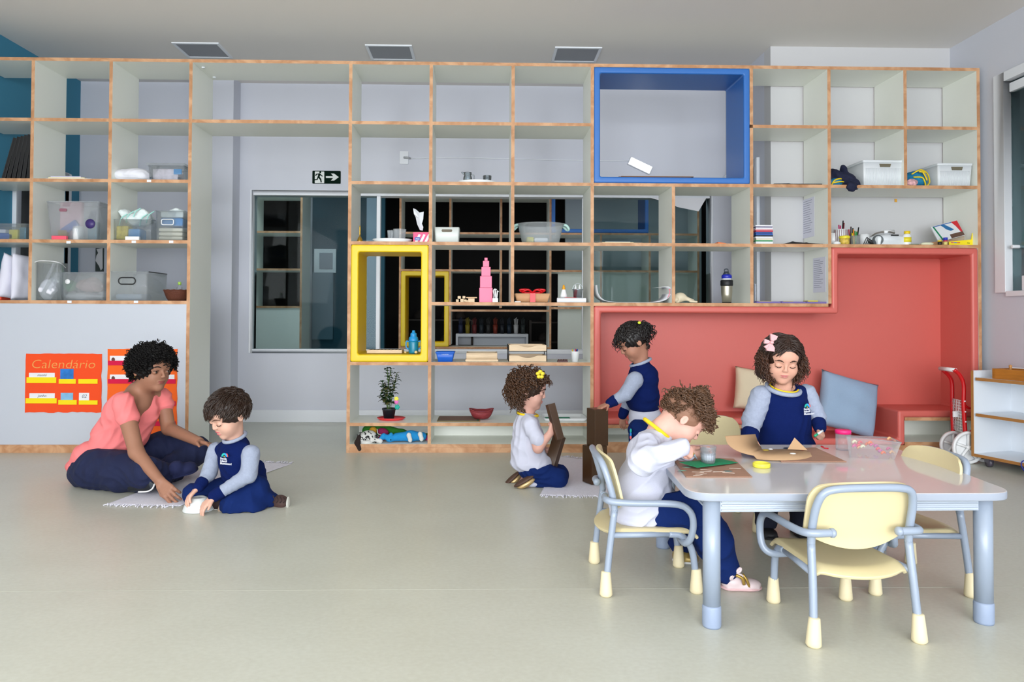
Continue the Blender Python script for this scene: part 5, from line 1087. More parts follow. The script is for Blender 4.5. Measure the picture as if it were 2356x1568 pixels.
MB().lathe([(.031, .008), (.036, .06), (.0385, .115), (.0385, .118)], (jx, 4.86, z), 28).build('body', mat('brushed_steel', '#b5b09f', rough=.3, metal=.85), t)
MB().lathe([(.0385, .118), (.042, .124), (.042, .155), (.036, .160)], (jx, 4.86, z), 28).build('grip_band', mat('rubber_black', '#0d0f14', rough=.5), t)
MB().lathe([(.031, .160), (.031, .170)], (jx, 4.86, z), 24).build('collar', WHITE, t)
MB().lathe([(.033, .170), (.0345, .172), (.0345, .188), (.030, .196), (.020, .198)], (jx, 4.86, z), 28).build('lid', mat('lid_blue', '#1826a8', rough=.35), t)
MB().lathe([(.024, .196), (.018, .210), (.012, .218), (0, .219)], (jx - .002, 4.86, z), 20).tube(bez([(jx - .014, 4.86, z + .212), (jx - .014, 4.86, z + .232), (jx + .006, 4.86, z + .234), (jx + .012, 4.86, z + .214)], 5), .0035, 8).build('spout_loop', mat('spout_grey', '#2b3440', rough=.4), t)
# stack of books
x0, x1 = xs(1734, 1773, 4.84, 540); cols = ['#dfe0e4', '#2c8f58', '#d8d2bc', '#dcdce0', '#1f2a3c', '#2c58a4', '#2a4a8c', '#c83c50', '#d9a0a8', '#dfe2ec', '#433a6a', '#e4e4ea']
cn = ['white', 'green', 'cream', 'pale grey', 'near black', 'mid blue', 'navy', 'red', 'dusty pink', 'pale blue', 'purple', 'white']; zc = SZ[3]
for i, c_ in enumerate(cols):
    hh = [.018, .008, .012, .012, .008, .012, .010, .010, .008, .010, .006, .010][i]; dx = rnd.uniform(-.003, .005)
    nm = {0: 'at the bottom of the stack', 11: 'at the very top of the stack'}.get(i, 'with ' + str(i) + ' books under it in the stack')
    tag(MB().box((x0 + dx, 4.80, zc), (x1 + dx, 4.98, zc + hh)).build('book', mat('book_' + c_, c_, rough=.5), bevel=.001), cn[i] + ' thin book ' + nm, 'book', 'books stacked on the right unit'); zc += hh + .0006
x0, x1 = xs(1802, 1895, 4.84, 558)
S = SDF().chain([(x0, 4.84, SZ[3] + .004), (x0 + .07, 4.85, SZ[3] + .012), (x0 + .16, 4.84, SZ[3] + .007), (x1, 4.84, SZ[3] + .004)], [.004, .011, .008, .005]); o = S.mesh('black_pouch', mat('cloth_black', '#181417', rough=.8), None, .003, None, 1, SZ[3]); tag(o, 'flat black and red pouch lying right of the book stack', 'pouch')
# printed notes taped on the divider's left side
for (a, b_, c, d, lb, w_) in ((1847, 452, 1874, 546, 'printed white note sheet taped on the divider above the shelf', 0), (1871, 588, 1900, 672, 'printed white note sheet taped lower on the divider near the coral nook', 1)):
    xd = CX[9] - TH - .001
    def onx(px, py): d_ = ray(px, py); return CC + d_ * (xd / d_.x)
    P0, P1 = onx(a, b_), onx(c, d); ya, yb = (P1.y, P0.y); z1_, z0_ = onx((a + c) / 2, b_ + 4).z, onx((a + c) / 2, d).z
    t = thing('note_sheet', lb, 'note', (xd, ya, z0_), 'printed notes taped on the divider')
    MB().box((xd - .0012, ya, z0_), (xd, yb, z1_)).build('sheet', mat('paper_lavender', '#dcdcea', rough=.8), t)
    b = MB(); R = random.Random(w_); n = 15
    for k in range(n):
        zk = z1_ - .02 - k * (z1_ - z0_ - .04) / n; L = (yb - ya) * R.uniform(.45, .8); b.box((xd - .0018, yb - .012 - L, zk), (xd - .0013, yb - .012, zk + .004))
    b.build('print_lines', mat('print_grey', '#9a9cae', rough=.8), t)
# purple notebooks
for k in range(3):
    x0, x1 = xs((1736, 1793, 1850)[k], (1792, 1849, 1903)[k], 4.83, 694); m = mat('notebook_purple', '#6c5a9c', rough=.5)
    t = thing('notebook', ['leftmost purple notebook with a yellow slip', 'middle purple notebook of the row', 'rightmost purple notebook with a round yellow tab'][k] + ' on the lowest right shelf', 'notebook', (x0, 4.83, z), 'purple notebooks on the lowest right shelf')
    MB().box((x0, 4.795, z), (x1 - .004, 4.99, z + .010)).build('pages', PAPER, t); MB().box((x0 - .001, 4.790, z + .010), (x1 - .004, 4.99, z + .0125)).tube([(x0 + .006, 4.792, z + .007), (x0 + .006, 4.99, z + .007)], .007, 10).box((x0, 4.7905, z), (x1 - .004, 4.7945, z + .009)).build('cover', m, t)
    MB().box((x0 + .04, 4.86, z + .0126), (x0 + .11 + .02 * (k == 0), 4.93, z + (.016 if k < 2 else .021))).build('yellow_slip', mat('slip_yellow', '#d8cc28', rough=.6), t)
# fringed scarf
x0, x1 = xs(1776, 1884, 4.84, 421); b = MB(); R = random.Random(3)
b.prism([(x0, SZ[2]), (x1, SZ[2]), (x1, SZ[2] + .012), (x0 + .12, SZ[2] + .010), (x0 + .10, SZ[2] + .014), (x0, SZ[2] + .010)], 4.80, 4.95)
for k in range(46):
    x = x0 + (x1 - x0) * k / 45; b.tube([(x, 4.80, SZ[2] + .011), (x + R.uniform(-.004, .004), 4.79, SZ[2] + .001)], .0016, 5)
tag(b.build('fringed_cloth', mat('cloth_darkgrey', '#3b4146', rough=.9, noise=.3, nscale=80)), 'folded dark grey fringed cloth lying flat in the upper right shelves', 'cloth')
# white ribbed baskets
RIBW = mat('basket_white', '#dde2e6', rough=.45)
for k, (a, b_, c, lb) in enumerate(((1984, 2078, .172, 'larger white ribbed basket with slot handle beside the navy bag'), (2155, 2237, .155, 'smaller white ribbed basket with slot handle at the far right end'))):
    x0, x1 = xs(a, b_, 4.80, 400); zB = SZ[2]; y0, y1 = 4.79, 5.08
    t = thing('ribbed_basket', lb, 'basket', ((x0 + x1) / 2, 4.93, zB), 'white ribbed baskets on the right unit')
    tray_shape(MB(), x0 + .012, x1 - .012, y0 + .01, y1, zB, c - .012, .003, .008, .012).build('body', RIBW, t)
    tray_shape(MB(), x0 + .002, x1 - .002, y0 - .001, y1 + .008, zB + c - .014, .016, .010, .003, .014).build('rim', RIBW, t, )
    b = MB(); n = 30
    for i in range(n):
        x = x0 + .022 + (x1 - x0 - .044) * i / (n - 1); b.tube([(x, y0 + .0095, zB + .008), (x, y0 + .003, zB + c - .05)], .0022, 5)
    b.build('ribs', RIBW, t)
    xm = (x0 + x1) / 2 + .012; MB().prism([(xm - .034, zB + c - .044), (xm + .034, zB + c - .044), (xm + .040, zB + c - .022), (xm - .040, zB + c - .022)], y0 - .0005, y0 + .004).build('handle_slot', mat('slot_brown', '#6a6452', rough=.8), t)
# bags
def blob_bag(label, name, prims, m, trims, tm, seed, z, group=None):
    t = thing(name, label, 'bag', (prims[0][0][0], prims[0][0][1], z), group); S = SDF()
    for c, r, *R_ in prims: S.ell(c, r, Euler(R_[0]).to_matrix() if R_ else None, k=.02)
    S.mesh('bag_body', m, t, .004, folds(.003, 55, seed), 2, z)
    b = MB()
    for tr in trims: b.tube(bez(tr, 6), .005, 6)
    if trims: b.build('piping', tm, t)
    return t
NV = mat('navy_cloth', '#0d1433', rough=.85); TEALB = mat('bag_teal', '#1478a4', rough=.6); YB_ = mat('bag_yellow', '#e6c81c', rough=.6)
x = at(1940, 410, 4.84).x; zB = SZ[2]
t = thing('navy_garment', 'crumpled navy garment spilling over the shelf edge beside the larger ribbed basket', 'clothing', (x, 4.84, zB)); S = SDF()
for c, r, e in (((x - .03, 4.86, zB + .075), (.06, .05, .035), (0, .7, 0)), ((x - .07, 4.88, zB + .06), (.03, .04, .07), (0, .1, 0)), ((x + .03, 4.83, zB + .045), (.055, .04, .045), (0, .5, 0)), ((x + .045, 4.79, zB + .005), (.045, .028, .040), (0, -.4, 0)), ((x + .015, 4.758, zB - .015), (.035, .022, .035), (0, -.6, 0)), ((x - .02, 4.90, zB + .02), (.08, .05, .02), (0, 0, 0)), ((x + .01, 4.85, zB + .12), (.02, .03, .035), (0, -.5, 0))): S.ell(c, r, Euler(e).to_matrix(), k=.018)
S.mesh('cloth', NV, t, .004, folds(.004, 60, 4), 2)
x = at(1920, 418, 4.82).x; blob_bag('small teal and yellow bag under the navy garment', 'small_bag', [((x + .02, 4.86, zB + .030), (.055, .05, .032))], TEALB, [[(x - .02, 4.82, zB + .008), (x + .0, 4.812, zB + .04), (x + .05, 4.818, zB + .05), (x + .065, 4.83, zB + .02)], [(x - .02, 4.815, zB + .02), (x + .03, 4.806, zB + .028), (x + .07, 4.82, zB + .03)]], YB_, 3, zB)
x = at(2113, 408, 4.84).x; blob_bag('round teal bag with bright yellow piping left of the smaller ribbed basket', 'backpack', [((x, 4.88, zB + .058), (.078, .07, .058), (0, .2, 0)), ((x - .02, 4.86, zB + .035), (.08, .06, .035))], TEALB, [[(x - .06, 4.82, zB + .085), (x - .01, 4.80, zB + .112), (x + .05, 4.82, zB + .090), (x + .078, 4.84, zB + .04), (x + .05, 4.82, zB + .008)], [(x - .05, 4.815, zB + .065), (x + .0, 4.80, zB + .06), (x + .02, 4.80, zB + .03), (x + .03, 4.81, zB + .006)], [(x + .0, 4.80, zB + .105), (x + .02, 4.80, zB + .075), (x + .035, 4.80, zB + .04)], [(x - .02, 4.80, zB + .10), (x + .03, 4.795, zB + .095)]], YB_, 7, zB)
x = at(2098, 422, 4.80).x; blob_bag('small red and white patterned cloth bundle in front of the teal backpack', 'patterned_bundle', [((x, 4.80, zB + .024), (.040, .025, .026))], mat('pattern_redwhite', '#d8a8ac', rough=.8, noise=.7, nscale=70), [], None, 5, zB)
# craft things on the wide shelf
zC = SZ[3]
def cup(label, px, Y, r, h, m, pens, py=545, ribs=False, name='pencil_cup', content='pen', z=None):
    z = zC if z is None else z; c = at(px, py, Y); t = thing(name, label, 'cup', (c.x, Y, z)); b = MB().lathe([(0, 0), (r * .88, 0), (r, h), (r * .93, h), (r * .82, .005), (0, .004)], (c.x, Y, z), 20); b.build('cup', m, t)
    if ribs:
        b = MB()
        for i in range(11): a = PI + PI * i / 10; b.tube([(c.x + r * .90 * math.cos(a), Y + r * .9 * math.sin(a), z + .004), (c.x + r * 1.01 * math.cos(a), Y + r * 1.01 * math.sin(a), z + h - .004)], .0016, 5)
        b.build('stripes', mat('stripe_dark', '#7a4a56', rough=.6), t)
    for i, (dx, L, c_) in enumerate(pens): MB().tube([(c.x + dx * .4, Y + .004 * (i % 2), z + .01), (c.x + dx, Y + .003 * (i % 3), z + L)], .0042, 6).build(content, mat('pen_' + c_, c_, rough=.4), t)
    return t
cup('white cup cut off behind the divider at the left end of the wide shelf', 1917, 4.90, .030, .088, WHITE, [(.0, .10, '#d8d8d8')])
cup('white cup with thin dark stripes holding dark pink tools', 1934, 4.88, .044, .112, WHITE, [(-.012, .145, '#c8306c'), (.02, .175, '#1a1014'), (.028, .16, '#7a1a22'), (.0, .14, '#c8306c')], ribs=True)
cup('dark tumbler crammed with red and black tools behind the yellow pot', 1957, 4.93, .032, .07, mat('tumbler_dark', '#5a1226', rough=.5), [(-.012, .12, '#b0102c'), (.005, .14, '#240a10'), (.02, .13, '#183028')])
c = at(1943, 555, 4.82); t = thing('play_dough_pot', 'small yellow capped pot with printed label in front of the striped cup', 'pot', (c.x, 4.82, zC))
MB().lathe([(0, 0), (.031, 0), (.032, .044)], (c.x, 4.82, zC), 22).build('pot', mat('pot_label', '#d8b850', rough=.5, noise=.4, nscale=60), t); MB().lathe([(.034, .044), (.035, .046), (.035, .058), (.030, .062), (0, .062)], (c.x, 4.82, zC), 22).build('lid', mat('lid_yellow', '#e2d22c', rough=.4), t)
cup('clear tumbler of coloured pens beside the yellow pot', 1967, 4.85, .030, .066, CLEARB, [(-.02, .085, '#e8d420'), (-.008, .11, '#e88a30'), (.004, .10, '#2c8c3c'), (.014, .095, '#2c8c3c'), (.028, .125, '#141414'), (.02, .10, '#e8a090')])
cup('white pleated cup between the pens and the radio', 1988, 4.90, .036, .082, WHITE, [])
x = at(1925, 560, 4.79).x; tag(MB().lathe([(0, 0), (.024, .002), (.026, .010), (.015, .020), (0, .022)], (x, 4.79, zC), 16).build('white_blob', WHITE), 'small rounded white object lying in front of the striped cup', 'craft item')
x = at(1997, 550, 4.80).x; b = MB()
for k in range(4): b.tube(bez([(x - .03 + .014 * k, 4.80, zC + .004), (x - .012 + .01 * k, 4.79, zC + .05 - .006 * k), (x + .0 + .008 * k, 4.795, zC + .02), (x + .02 + .006 * k, 4.80, zC + .005), (x + .04, 4.81, zC + .012)], 5), .0028, 6)
tag(b.build('black_cable', BLACK), 'tangled black cord beside the white radio', 'cord')
x0, x1 = xs(2004, 2079, 4.86, 548); cxx = (x0 + x1) / 2
t = thing('cd_radio', 'rounded white portable CD radio with grey speaker on the wide shelf', 'radio', (cxx, 4.9, zC)); S = SDF().ell((cxx, 4.90, zC + .042), (.112, .09, .046)).box((cxx + .01, 4.90, zC + .03), (.085, .065, .022), None, .012, .02)
S.mesh('housing', mat('radio_white', '#d9dee2', rough=.3), t, .004, None, 2, zC)
MB().lathe([(0, -.004), (.034, -.002), (.036, .004), (0, .006)], (cxx - .078, 4.838, zC + .036), 24, M=(Matrix.Rotation(.7, 4, 'Z') @ Matrix.Rotation(PI / 2, 4, 'X')).to_3x3().to_4x4() if False else Matrix.Rotation(-.75, 4, 'Z') @ Matrix.Rotation(PI / 2, 4, 'X')).build('speaker', mat('speaker_grey', '#6d7478', rough=.7, bump=.5, bscale=500), t)
MB().tube(bez([(cxx - .095, 4.90, zC + .062), (cxx - .07, 4.86, zC + .088), (cxx, 4.85, zC + .094), (cxx + .05, 4.86, zC + .088)], 6), .006, 8).build('handle', mat('radio_handle', '#6a6660', rough=.5), t)
MB().box((cxx + .00, 4.808, zC + .064), (cxx + .05, 4.816, zC + .072)).build('display', BLACK, t)
MB().tube([(cxx - .03, 4.85, zC + .094), (cxx + .05, 4.87, zC + .100)], .012, 10).build('white_bottle', WHITE, t)
c = at(2087, 548, 4.83); t = thing('paint_bottle', 'white bottle with yellow cap and label right of the radio', 'bottle', (c.x, 4.83, zC))
MB().lathe([(0, 0), (.027, 0), (.028, .004), (.028, .070), (.018, .080)], (c.x, 4.83, zC), 20, sy=.75).build('bottle', WHITE, t); MB().lathe([(.019, .080), (.0195, .082), (.0195, .098), (0, .099)], (c.x, 4.83, zC), 18).build('cap', mat('cap_yellow', '#e8c818', rough=.4), t)
MB().lathe([(.0285, .022), (.0285, .055)], (c.x, 4.83, zC), 20, sy=.76).build('label_band', mat('lid_yellow', '#e2d22c'), t)
# open brown carton, magazine, yellow box, small paints
x0, x1 = xs(2115, 2195, 4.90, 550); o = MB().prism([(x0, zC), (x1, zC), (x1 + .0, zC + .045), (x0 + .12, zC + .036), (x0, zC + .014)], 4.86, 4.99).build('open_carton', KRAFT, bevel=.001); tag(o, 'brown open carton lying behind the paint pots', 'carton')
x0, x1 = xs(2178, 2246, 4.84, 552); t = thing('yellow_carton', 'torn open yellow cardboard box with colourful print at the right end of the wide shelf', 'carton', (x0, 4.85, zC)); YC = mat('carton_yellow', '#efd815', rough=.5)
MB().prism([(x0, zC), (x1, zC), (x1, zC + .088), (x1 - .045, zC + .086), (x1 - .052, zC + .042), (x0, zC + .026)], 4.815, 4.819).box((x1 - .004, 4.82, zC), (x1, 4.97, zC + .085)).build('front_panel', YC, t)
MB().prism([(x0 + .01, zC + .02), (x1 - .05, zC + .03), (x1 - .03, zC + .092), (x0 + .03, zC + .082)], 4.90, 4.903).box((x0, 4.82, zC), (x1 - .005, 4.90, zC + .003)).build('inner_flap', mat('carton_inside', '#b3a38e', rough=.85), t)
for k, c_ in enumerate(('#c84c6c', '#4c6cc0', '#cc5040')): MB().box((x0 + .012 + k * .022, 4.8135, zC + .016), (x0 + .032 + k * .022, 4.8145, zC + .022)).build('print', mat('print_' + c_, c_, rough=.5), t)
text_mesh('print_letters', 'Giz', .014, mat('ink_green', '#38702c', rough=.6), t, (x1 - .072, 4.8135, zC + .018))
MB().box((x1 - .038, 4.8135, zC + .010), (x1 - .018, 4.8145, zC + .020)).build('white_label', WHITE, t)
Mx = Matrix.Translation((at(2180, 525, 4.88).x, 4.88, zC + .105)) @ Matrix.Rotation(-.26, 4, 'Y') @ Matrix.Rotation(-.35, 4, 'X')
t = thing('picture_book', 'tilted picture book with red, blue and green cover propped on the cartons', 'book', tuple(Mx.translation)); MB().box((-.095, -.004, -.06), (.095, .004, .06), M=Mx).build('cover', mat('cover_pale', '#d3d6da', rough=.4), t)
def dec(nm, poly, c_, y=-.0052): MB().prism(poly, y, y + .001, M=Mx).build(nm, mat(nm, c_, rough=.45), t)
dec('cover_red', [(.05, .058), (.094, .058), (.094, -.03), (.082, -.03), (.068, .02)], '#c0202c'); dec('cover_brown', [(0, -.028), (.094, -.028), (.094, -.058), (0, -.058)], '#5a4034'); dec('cover_green', [(-.085, .055), (-.075, .055), (-.055, -.055), (-.066, -.055)], '#0c7a50')
dec('cover_blue', [(-.03, .056), (.0, .05), (.02, .03), (.045, .0), (.02, -.004), (-.005, .015), (-.015, .035)], '#1e6498'); dec('cover_edge', [(-.085, .0575), (.05, .0575), (.05, .052), (-.085, .052)], '#2a5ca0')
for k, (px, c_, lb) in enumerate(((2160, '#e8cc28', 'small black capped pot with yellow top left of the tiny paint jar'), (2173, '#2c3cc0', 'tiny paint jar with blue and red bands in front of the yellow carton'))):
    x = at(px, 556, 4.81).x; t = thing('paint_jar', lb, 'jar', (x, 4.81, zC)); r = .013
    MB().lathe([(0, 0), (r, 0), (r, .024)], (x, 4.80, zC), 14).build('jar', mat('jar_' + str(k), ('#1c1814', '#d8c878')[k], rough=.4), t)
    MB().lathe([(r, .024), (r, .034)], (x, 4.80, zC), 14).build('band', mat('band_' + str(k), ('#e8cc28', '#c03040')[k], rough=.4), t)
    if k: MB().lathe([(r * 1.1, .034), (r * 1.1, .052), (0, .053)], (x, 4.80, zC), 14).build('cap', mat('cap_blue', '#2434b4', rough=.4), t)
x = at(2133, 562, 4.80).x; tag(MB().lathe([(0, 0), (.038, .001), (.044, .010), (.03, .017), (0, .019)], (x, 4.80, zC), 20, sy=.6).build('sponge', mat('sponge_pale', '#dcdcc0', rough=.9)), 'flat pale oval sponge in front of the open carton', 'sponge')
x = at(2106, 564, 4.80).x; tag(MB().box((x - .04, 4.79, zC), (x + .02, 4.85, zC + .006)).build('green_sheet', mat('green_dark', '#2d6650', rough=.7), bevel=.001), 'thin dark green sheet left of the pale sponge', 'paper')
p = at(2066, 460, YS + DS - .02); tag(MB().box((p.x - .008, 5.128, p.z - .010), (p.x + .008, 5.134, p.z + .012)).build('tape_piece', mat('tape_orange', '#dfa43c', rough=.6)), 'tiny orange tape scrap stuck on the white wall above the radio', 'tape')

# ================================================================== cushions in the nook
DEN = mat('cushion_denim', '#93abc6', rough=.9, bump=.25, bscale=350); CRE = mat('cushion_cream', '#d6c8ac', rough=.9, bump=.25, bscale=350)
pc = at(1955, 940, 4.90); pillow('pale blue square cushion leaning in the lower part of the coral nook', (pc.x, 4.93, .305), .42, .40, .15, DEN, Matrix.Rotation(.27, 4, 'Y') @ Matrix.Rotation(-.30, 4, 'X'))
pc = at(1728, 918, 4.95); pillow('cream cushion half hidden behind the girl with the bow', (pc.x + .06, 4.98, .395), .34, .30, .12, CRE, Matrix.Rotation(.14, 4, 'Y') @ Matrix.Rotation(-.22, 4, 'X'))
pc = at(1740, 900, 5.02); pillow('dark navy cushion mostly hidden behind the cream cushion', (pc.x + .10, 5.055, .375), .34, .31, .05, NV, Matrix.Rotation(.02, 4, 'Y'))

# ================================================================== crochet toys on the bottom shelf
z8 = .0566
def yarn(name, c_): return mat(name, c_, rough=.95, bump=.9, bscale=220)
def T(px, py, Y): return at(px, py, Y)
t = thing('crochet_dog', 'white crochet dog with black curly markings and dark ear, hanging over the shelf edge', 'soft toy', (at(845, 1010, 4.82).x, 4.82, z8))
c = at(848, 1002, 4.84); S = SDF().ell((c.x, 4.85, c.z), (.052, .045, .036)).ell((c.x - .045, 4.83, c.z - .018), (.036, .035, .034)).ell((c.x - .01, 4.81, c.z - .040), (.040, .03, .020)).cap((c.x + .03, 4.82, c.z - .02), (c.x + .085, 4.80, c.z - .028), .014, .016)
S.mesh('body', yarn('yarn_white', '#dcdcd8'), t, .003, None, 1)
b = MB(); R = random.Random(8)
for k in range(34):
    a = (c.x - .07 + R.random() * .14, 4.80, c.z - .045 + R.random() * .075); L = .012
    b.tube(bez([a, (a[0] + R.uniform(-L, L), 4.795, a[2] + R.uniform(-L, L)), (a[0] + R.uniform(-L, L), 4.80, a[2] + R.uniform(-L, L))], 3), .0022, 5)
b.build('markings', yarn('yarn_black', '#17171b'), t)
e = at(826, 1022, 4.77); SDF().chain([(e.x - .005, 4.80, e.z + .045), (e.x - .012, 4.775, e.z + .01), (e.x + .006, 4.755, e.z - .028)], [.014, .018, .012]).mesh('ear', yarn('yarn_darkbrown', '#241816'), t, .003, None, 1)
t = thing('crochet_crocodile', 'long green crochet toy with orange patch lying behind the blue bunny', 'soft toy', (at(900, 1000, 4.95).x, 4.97, z8))
q = [at(845, 990, 4.97), at(880, 988, 4.98), at(925, 996, 4.97), at(960, 1004, 4.96), at(985, 1003, 4.96)]
SDF().chain([(p.x, p.y, p.z) for p in q], [.035, .038, .026, .018, .022], k=.02).mesh('body', yarn('yarn_green', '#2f7a22'), t, .004, None, 1)
g = at(858, 991, 4.925); SDF().ell((g.x, 4.935, g.z), (.028, .022, .028)).mesh('orange_patch', yarn('yarn_orange', '#d8a02c'), t, .003, None, 1)
g = at(984, 1010, 4.93); SDF().ell((g.x, 4.93, g.z), (.016, .02, .03)).mesh('pink_patch', yarn('yarn_pink', '#d83c8c'), t, .003, None, 1)
t = thing('crochet_doll_dress', 'magenta crochet piece with white edging between the green and spotted toys', 'soft toy', (at(880, 995, 4.90).x, 4.90, z8))
g = at(881, 994, 4.90); SDF().ell((g.x, 4.91, g.z), (.040, .022, .028), Euler((0, .3, 0)).to_matrix()).ell((g.x + .004, 4.88, g.z - .032), (.034, .022, .020)).mesh('cloth', yarn('yarn_magenta', '#8c1c50'), t, .003, None, 1)
MB().tube(bez([(g.x - .038, 4.885, g.z + .024), (g.x - .03, 4.88, g.z - .006), (g.x - .006, 4.872, g.z - .014), (g.x + .008, 4.87, g.z - .03), (g.x + .034, 4.868, g.z - .035)], 6), .003, 6).build('edging', yarn('yarn_white', '#dcdcd8'), t)
t = thing('crochet_bunny', 'bright blue crochet bunny with white paws lying on its side', 'soft toy', (at(925, 1012, 4.84).x, 4.84, z8)); BL = yarn('yarn_blue', '#1c8fd0')
q = [at(897, 1018, 4.83), at(912, 1013, 4.84), at(945, 1011, 4.85), at(972, 1010, 4.86)]
S = SDF().ell((q[0].x, 4.83, z8 + .026), (.030, .03, .025)).chain([(q[1].x, 4.84, z8 + .034), (q[2].x, 4.85, z8 + .040), (q[3].x, 4.86, z8 + .036)], [.027, .034, .028], k=.02)
S.chain([(q[0].x - .01, 4.83, z8 + .036), (q[0].x - .04, 4.82, z8 + .042), (q[0].x - .068, 4.81, z8 + .018)], [.012, .018, .010]).cap((q[0].x + .005, 4.82, z8 + .05), (q[0].x + .01, 4.815, z8 + .056), .012); S.mesh('body', BL, t, .003, None, 1)
for px, Y, dz in ((942, 4.80, .034), (968, 4.81, .040)):
    g = at(px, 1012, Y); SDF().ell((g.x - .004, Y, z8 + dz + .018), (.015, .012, .018)).ell((g.x + .005, Y, z8 + dz - .012), (.013, .012, .018)).cap((g.x - .004, Y, z8 + dz + .018), (g.x + .005, Y, z8 + dz - .012), .010).mesh('paw', yarn('yarn_white', '#dcdcd8'), t, .003, None, 1)
g = at(899, 1021, 4.80); MB().lathe([(0, -.002), (.0045, 0), (0, .002)], (g.x, 4.799, z8 + .022), 10, M=Matrix.Rotation(PI / 2, 4, 'X')).build('eye', BLACK, t)

# ================================================================== mats on the floor
def mat_rug(label, poly, seed, name='woven_mat', fr=None):
    n = 40; P = [Vector((p.x, p.y)) for p in poly]; R = random.Random(seed); t = thing(name, label, 'mat', (P[0].x, P[0].y, 0))
    bm = bmesh.new(); V = {}
    for i in range(n + 1):
        for j in range(n + 1):
            u, v = i / n, j / n; p = (P[0] * (1 - u) + P[1] * u) * (1 - v) + (P[3] * (1 - u) + P[2] * u) * v
            zf = .0035 + .0022 * (math.sin(11 * p.x + 5 * p.y + seed) + math.sin(9 * p.y - 7 * p.x)) * .5 + .002 * math.sin(40 * p.x + 13 * p.y) * (R.random() * .2)
            V[i, j] = bm.verts.new((p.x, p.y, max(.0025, zf)))
    for i in range(n):
        for j in range(n): bm.faces.new((V[i, j], V[i + 1, j], V[i + 1, j + 1], V[i, j + 1]))
    me = bpy.data.meshes.new('cloth'); bm.to_mesh(me); bm.free(); me.materials.append(MATM); me.polygons.foreach_set('use_smooth', [True] * len(me.polygons))
    o = bpy.data.objects.new('cloth', me); link(o, t); me.transform(wmat(t).inverted()); so = o.modifiers.new('s', 'SOLIDIFY'); so.thickness = .0025; so.offset = -1
    for (a, c_) in fr:
        b = MB(); A, B_ = P[a], P[c_]; d = (B_ - A); L = d.length; d.normalize(); nn = Vector((d.y, -d.x)); cen = sum(P, Vector((0, 0))) / 4
        if nn.dot(A - cen) < 0: nn = -nn
        k = int(L / .011)
        for i in range(k):
            q = A + d * (L * (i + .5) / k); l_ = R.uniform(.02, .04); w = R.uniform(-.012, .012); b.tube(bez([(q.x, q.y, .004), (q.x + nn.x * l_ * .5 + d.x * w, q.y + nn.y * l_ * .5 + d.y * w, R.uniform(.003, .010)), (q.x + nn.x * l_ + d.x * w * 1.6, q.y + nn.y * l_ + d.y * w * 1.6, .002)], 3), .0024, 5)
        b.build('fringe', MATM, t)
MATM = mat('mat_cotton', '#e4e3f0', rough=.95, bump=.6, bscale=260, noise=.05, nscale=60)
mat_rug('white woven cotton mat with fringed ends under the woman and boy', [gz(245, 1160), gz(412, 1165), gz(672, 1066), gz(520, 1060)], 1, fr=((0, 1), (1 + 1, 3)))
mat_rug('white woven cotton mat with fringed edge under the brown prisms', [gz(1242, 1140), gz(1400, 1142), gz(1400, 1062), gz(1290, 1050)], 5, fr=((0, 1), (2, 3)))

# ================================================================== brown prisms
BRN = mat('prism_brown', '#3f2812', rough=.35); 
def prism_block(label, c, size, rz, z0=None, M=None):
    t = MB(); hx, hy, hz = [s_ / 2 for s_ in size]; M = M or (Matrix.Translation((c[0], c[1], z0 + hz)) @ Matrix.Rotation(rz, 4, 'Z'))
    return tag(t.box((-hx, -hy, -hz), (hx, hy, hz), M=M).build('brown_prism', BRN, bevel=.0012), label, 'block', 'brown wooden prisms')
pt = gz(1371, 1113, .005); prism_block('lower brown wooden prism of the two stacked on the mat', (pt.x, pt.y + .04), (.10, .09, .20), .45, .0065)
prism_block('upper brown wooden prism on which the standing child rests a hand', (pt.x + .016, pt.y + .05), (.085, .085, .20), .40, .2068)
# ================================================================== things on the table
TZZ = TZ + .0006
def tq(px, py, z=TZ): return gz(px, py, z)
MDF = mat('hardboard', '#a8806a', rough=.55, noise=.12, nscale=18)
def board(label, quad, z, m, th=.003, name='work_board', cat='board', group=None, warp=None):
    P = [tq(px, py, z) for px, py in quad]; return tag(MB().slab([(p.x, p.y) for p in P], z, z + th).build(name, m, bevel=.0006), label, cat, group)
b1 = board('thin brown hardboard with paint marks in front of the seated child', [(1579, 1098), (1731, 1098), (1688, 1056), (1545, 1052)], TZZ, MDF, group='brown hardboards on the table')
b2 = board('thin brown hardboard under the kraft paper near the girl with the bow', [(1797, 1063), (1948, 1063), (1876, 1030), (1780, 1036)], TZZ, MDF, group='brown hardboards on the table')
R = random.Random(11); b = MB()
for k in range(9):
    p = tq(R.uniform(1590, 1700), R.uniform(1075, 1094), TZZ + .003); a = R.uniform(-.5, .5); b.tube(bez([(p.x, p.y, TZZ + .0034), (p.x + .02 * math.cos(a), p.y + .02 * math.sin(a) * .5, TZZ + .0034), (p.x + .04 * math.cos(a), p.y + .03 * math.sin(a), TZZ + .0034)], 3), .0009, 4)
b.build('white_paint_marks', mat('paint_pale', '#cfc4b8', rough=.7), b1)
for c_, r_ in (('#3c7c80', (1675, 1083)), ('#6ca48c', (1570, 1082)), ('#5c9c84', (1580, 1074))):
    p = tq(*r_, TZZ + .003); MB().lathe([(0, .0), (.009, .0), (0, .0009)], (p.x, p.y, TZZ + .003), 9, sx=1.8, sy=.7).build('paint_spot', mat('paint_' + c_, c_, rough=.6), b1)
GRN = mat('card_green', '#0a8a5c', rough=.7)
P = [tq(*q, TZZ + .006) for q in ((1563, 1070), (1604, 1078), (1698, 1064), (1655, 1054))]
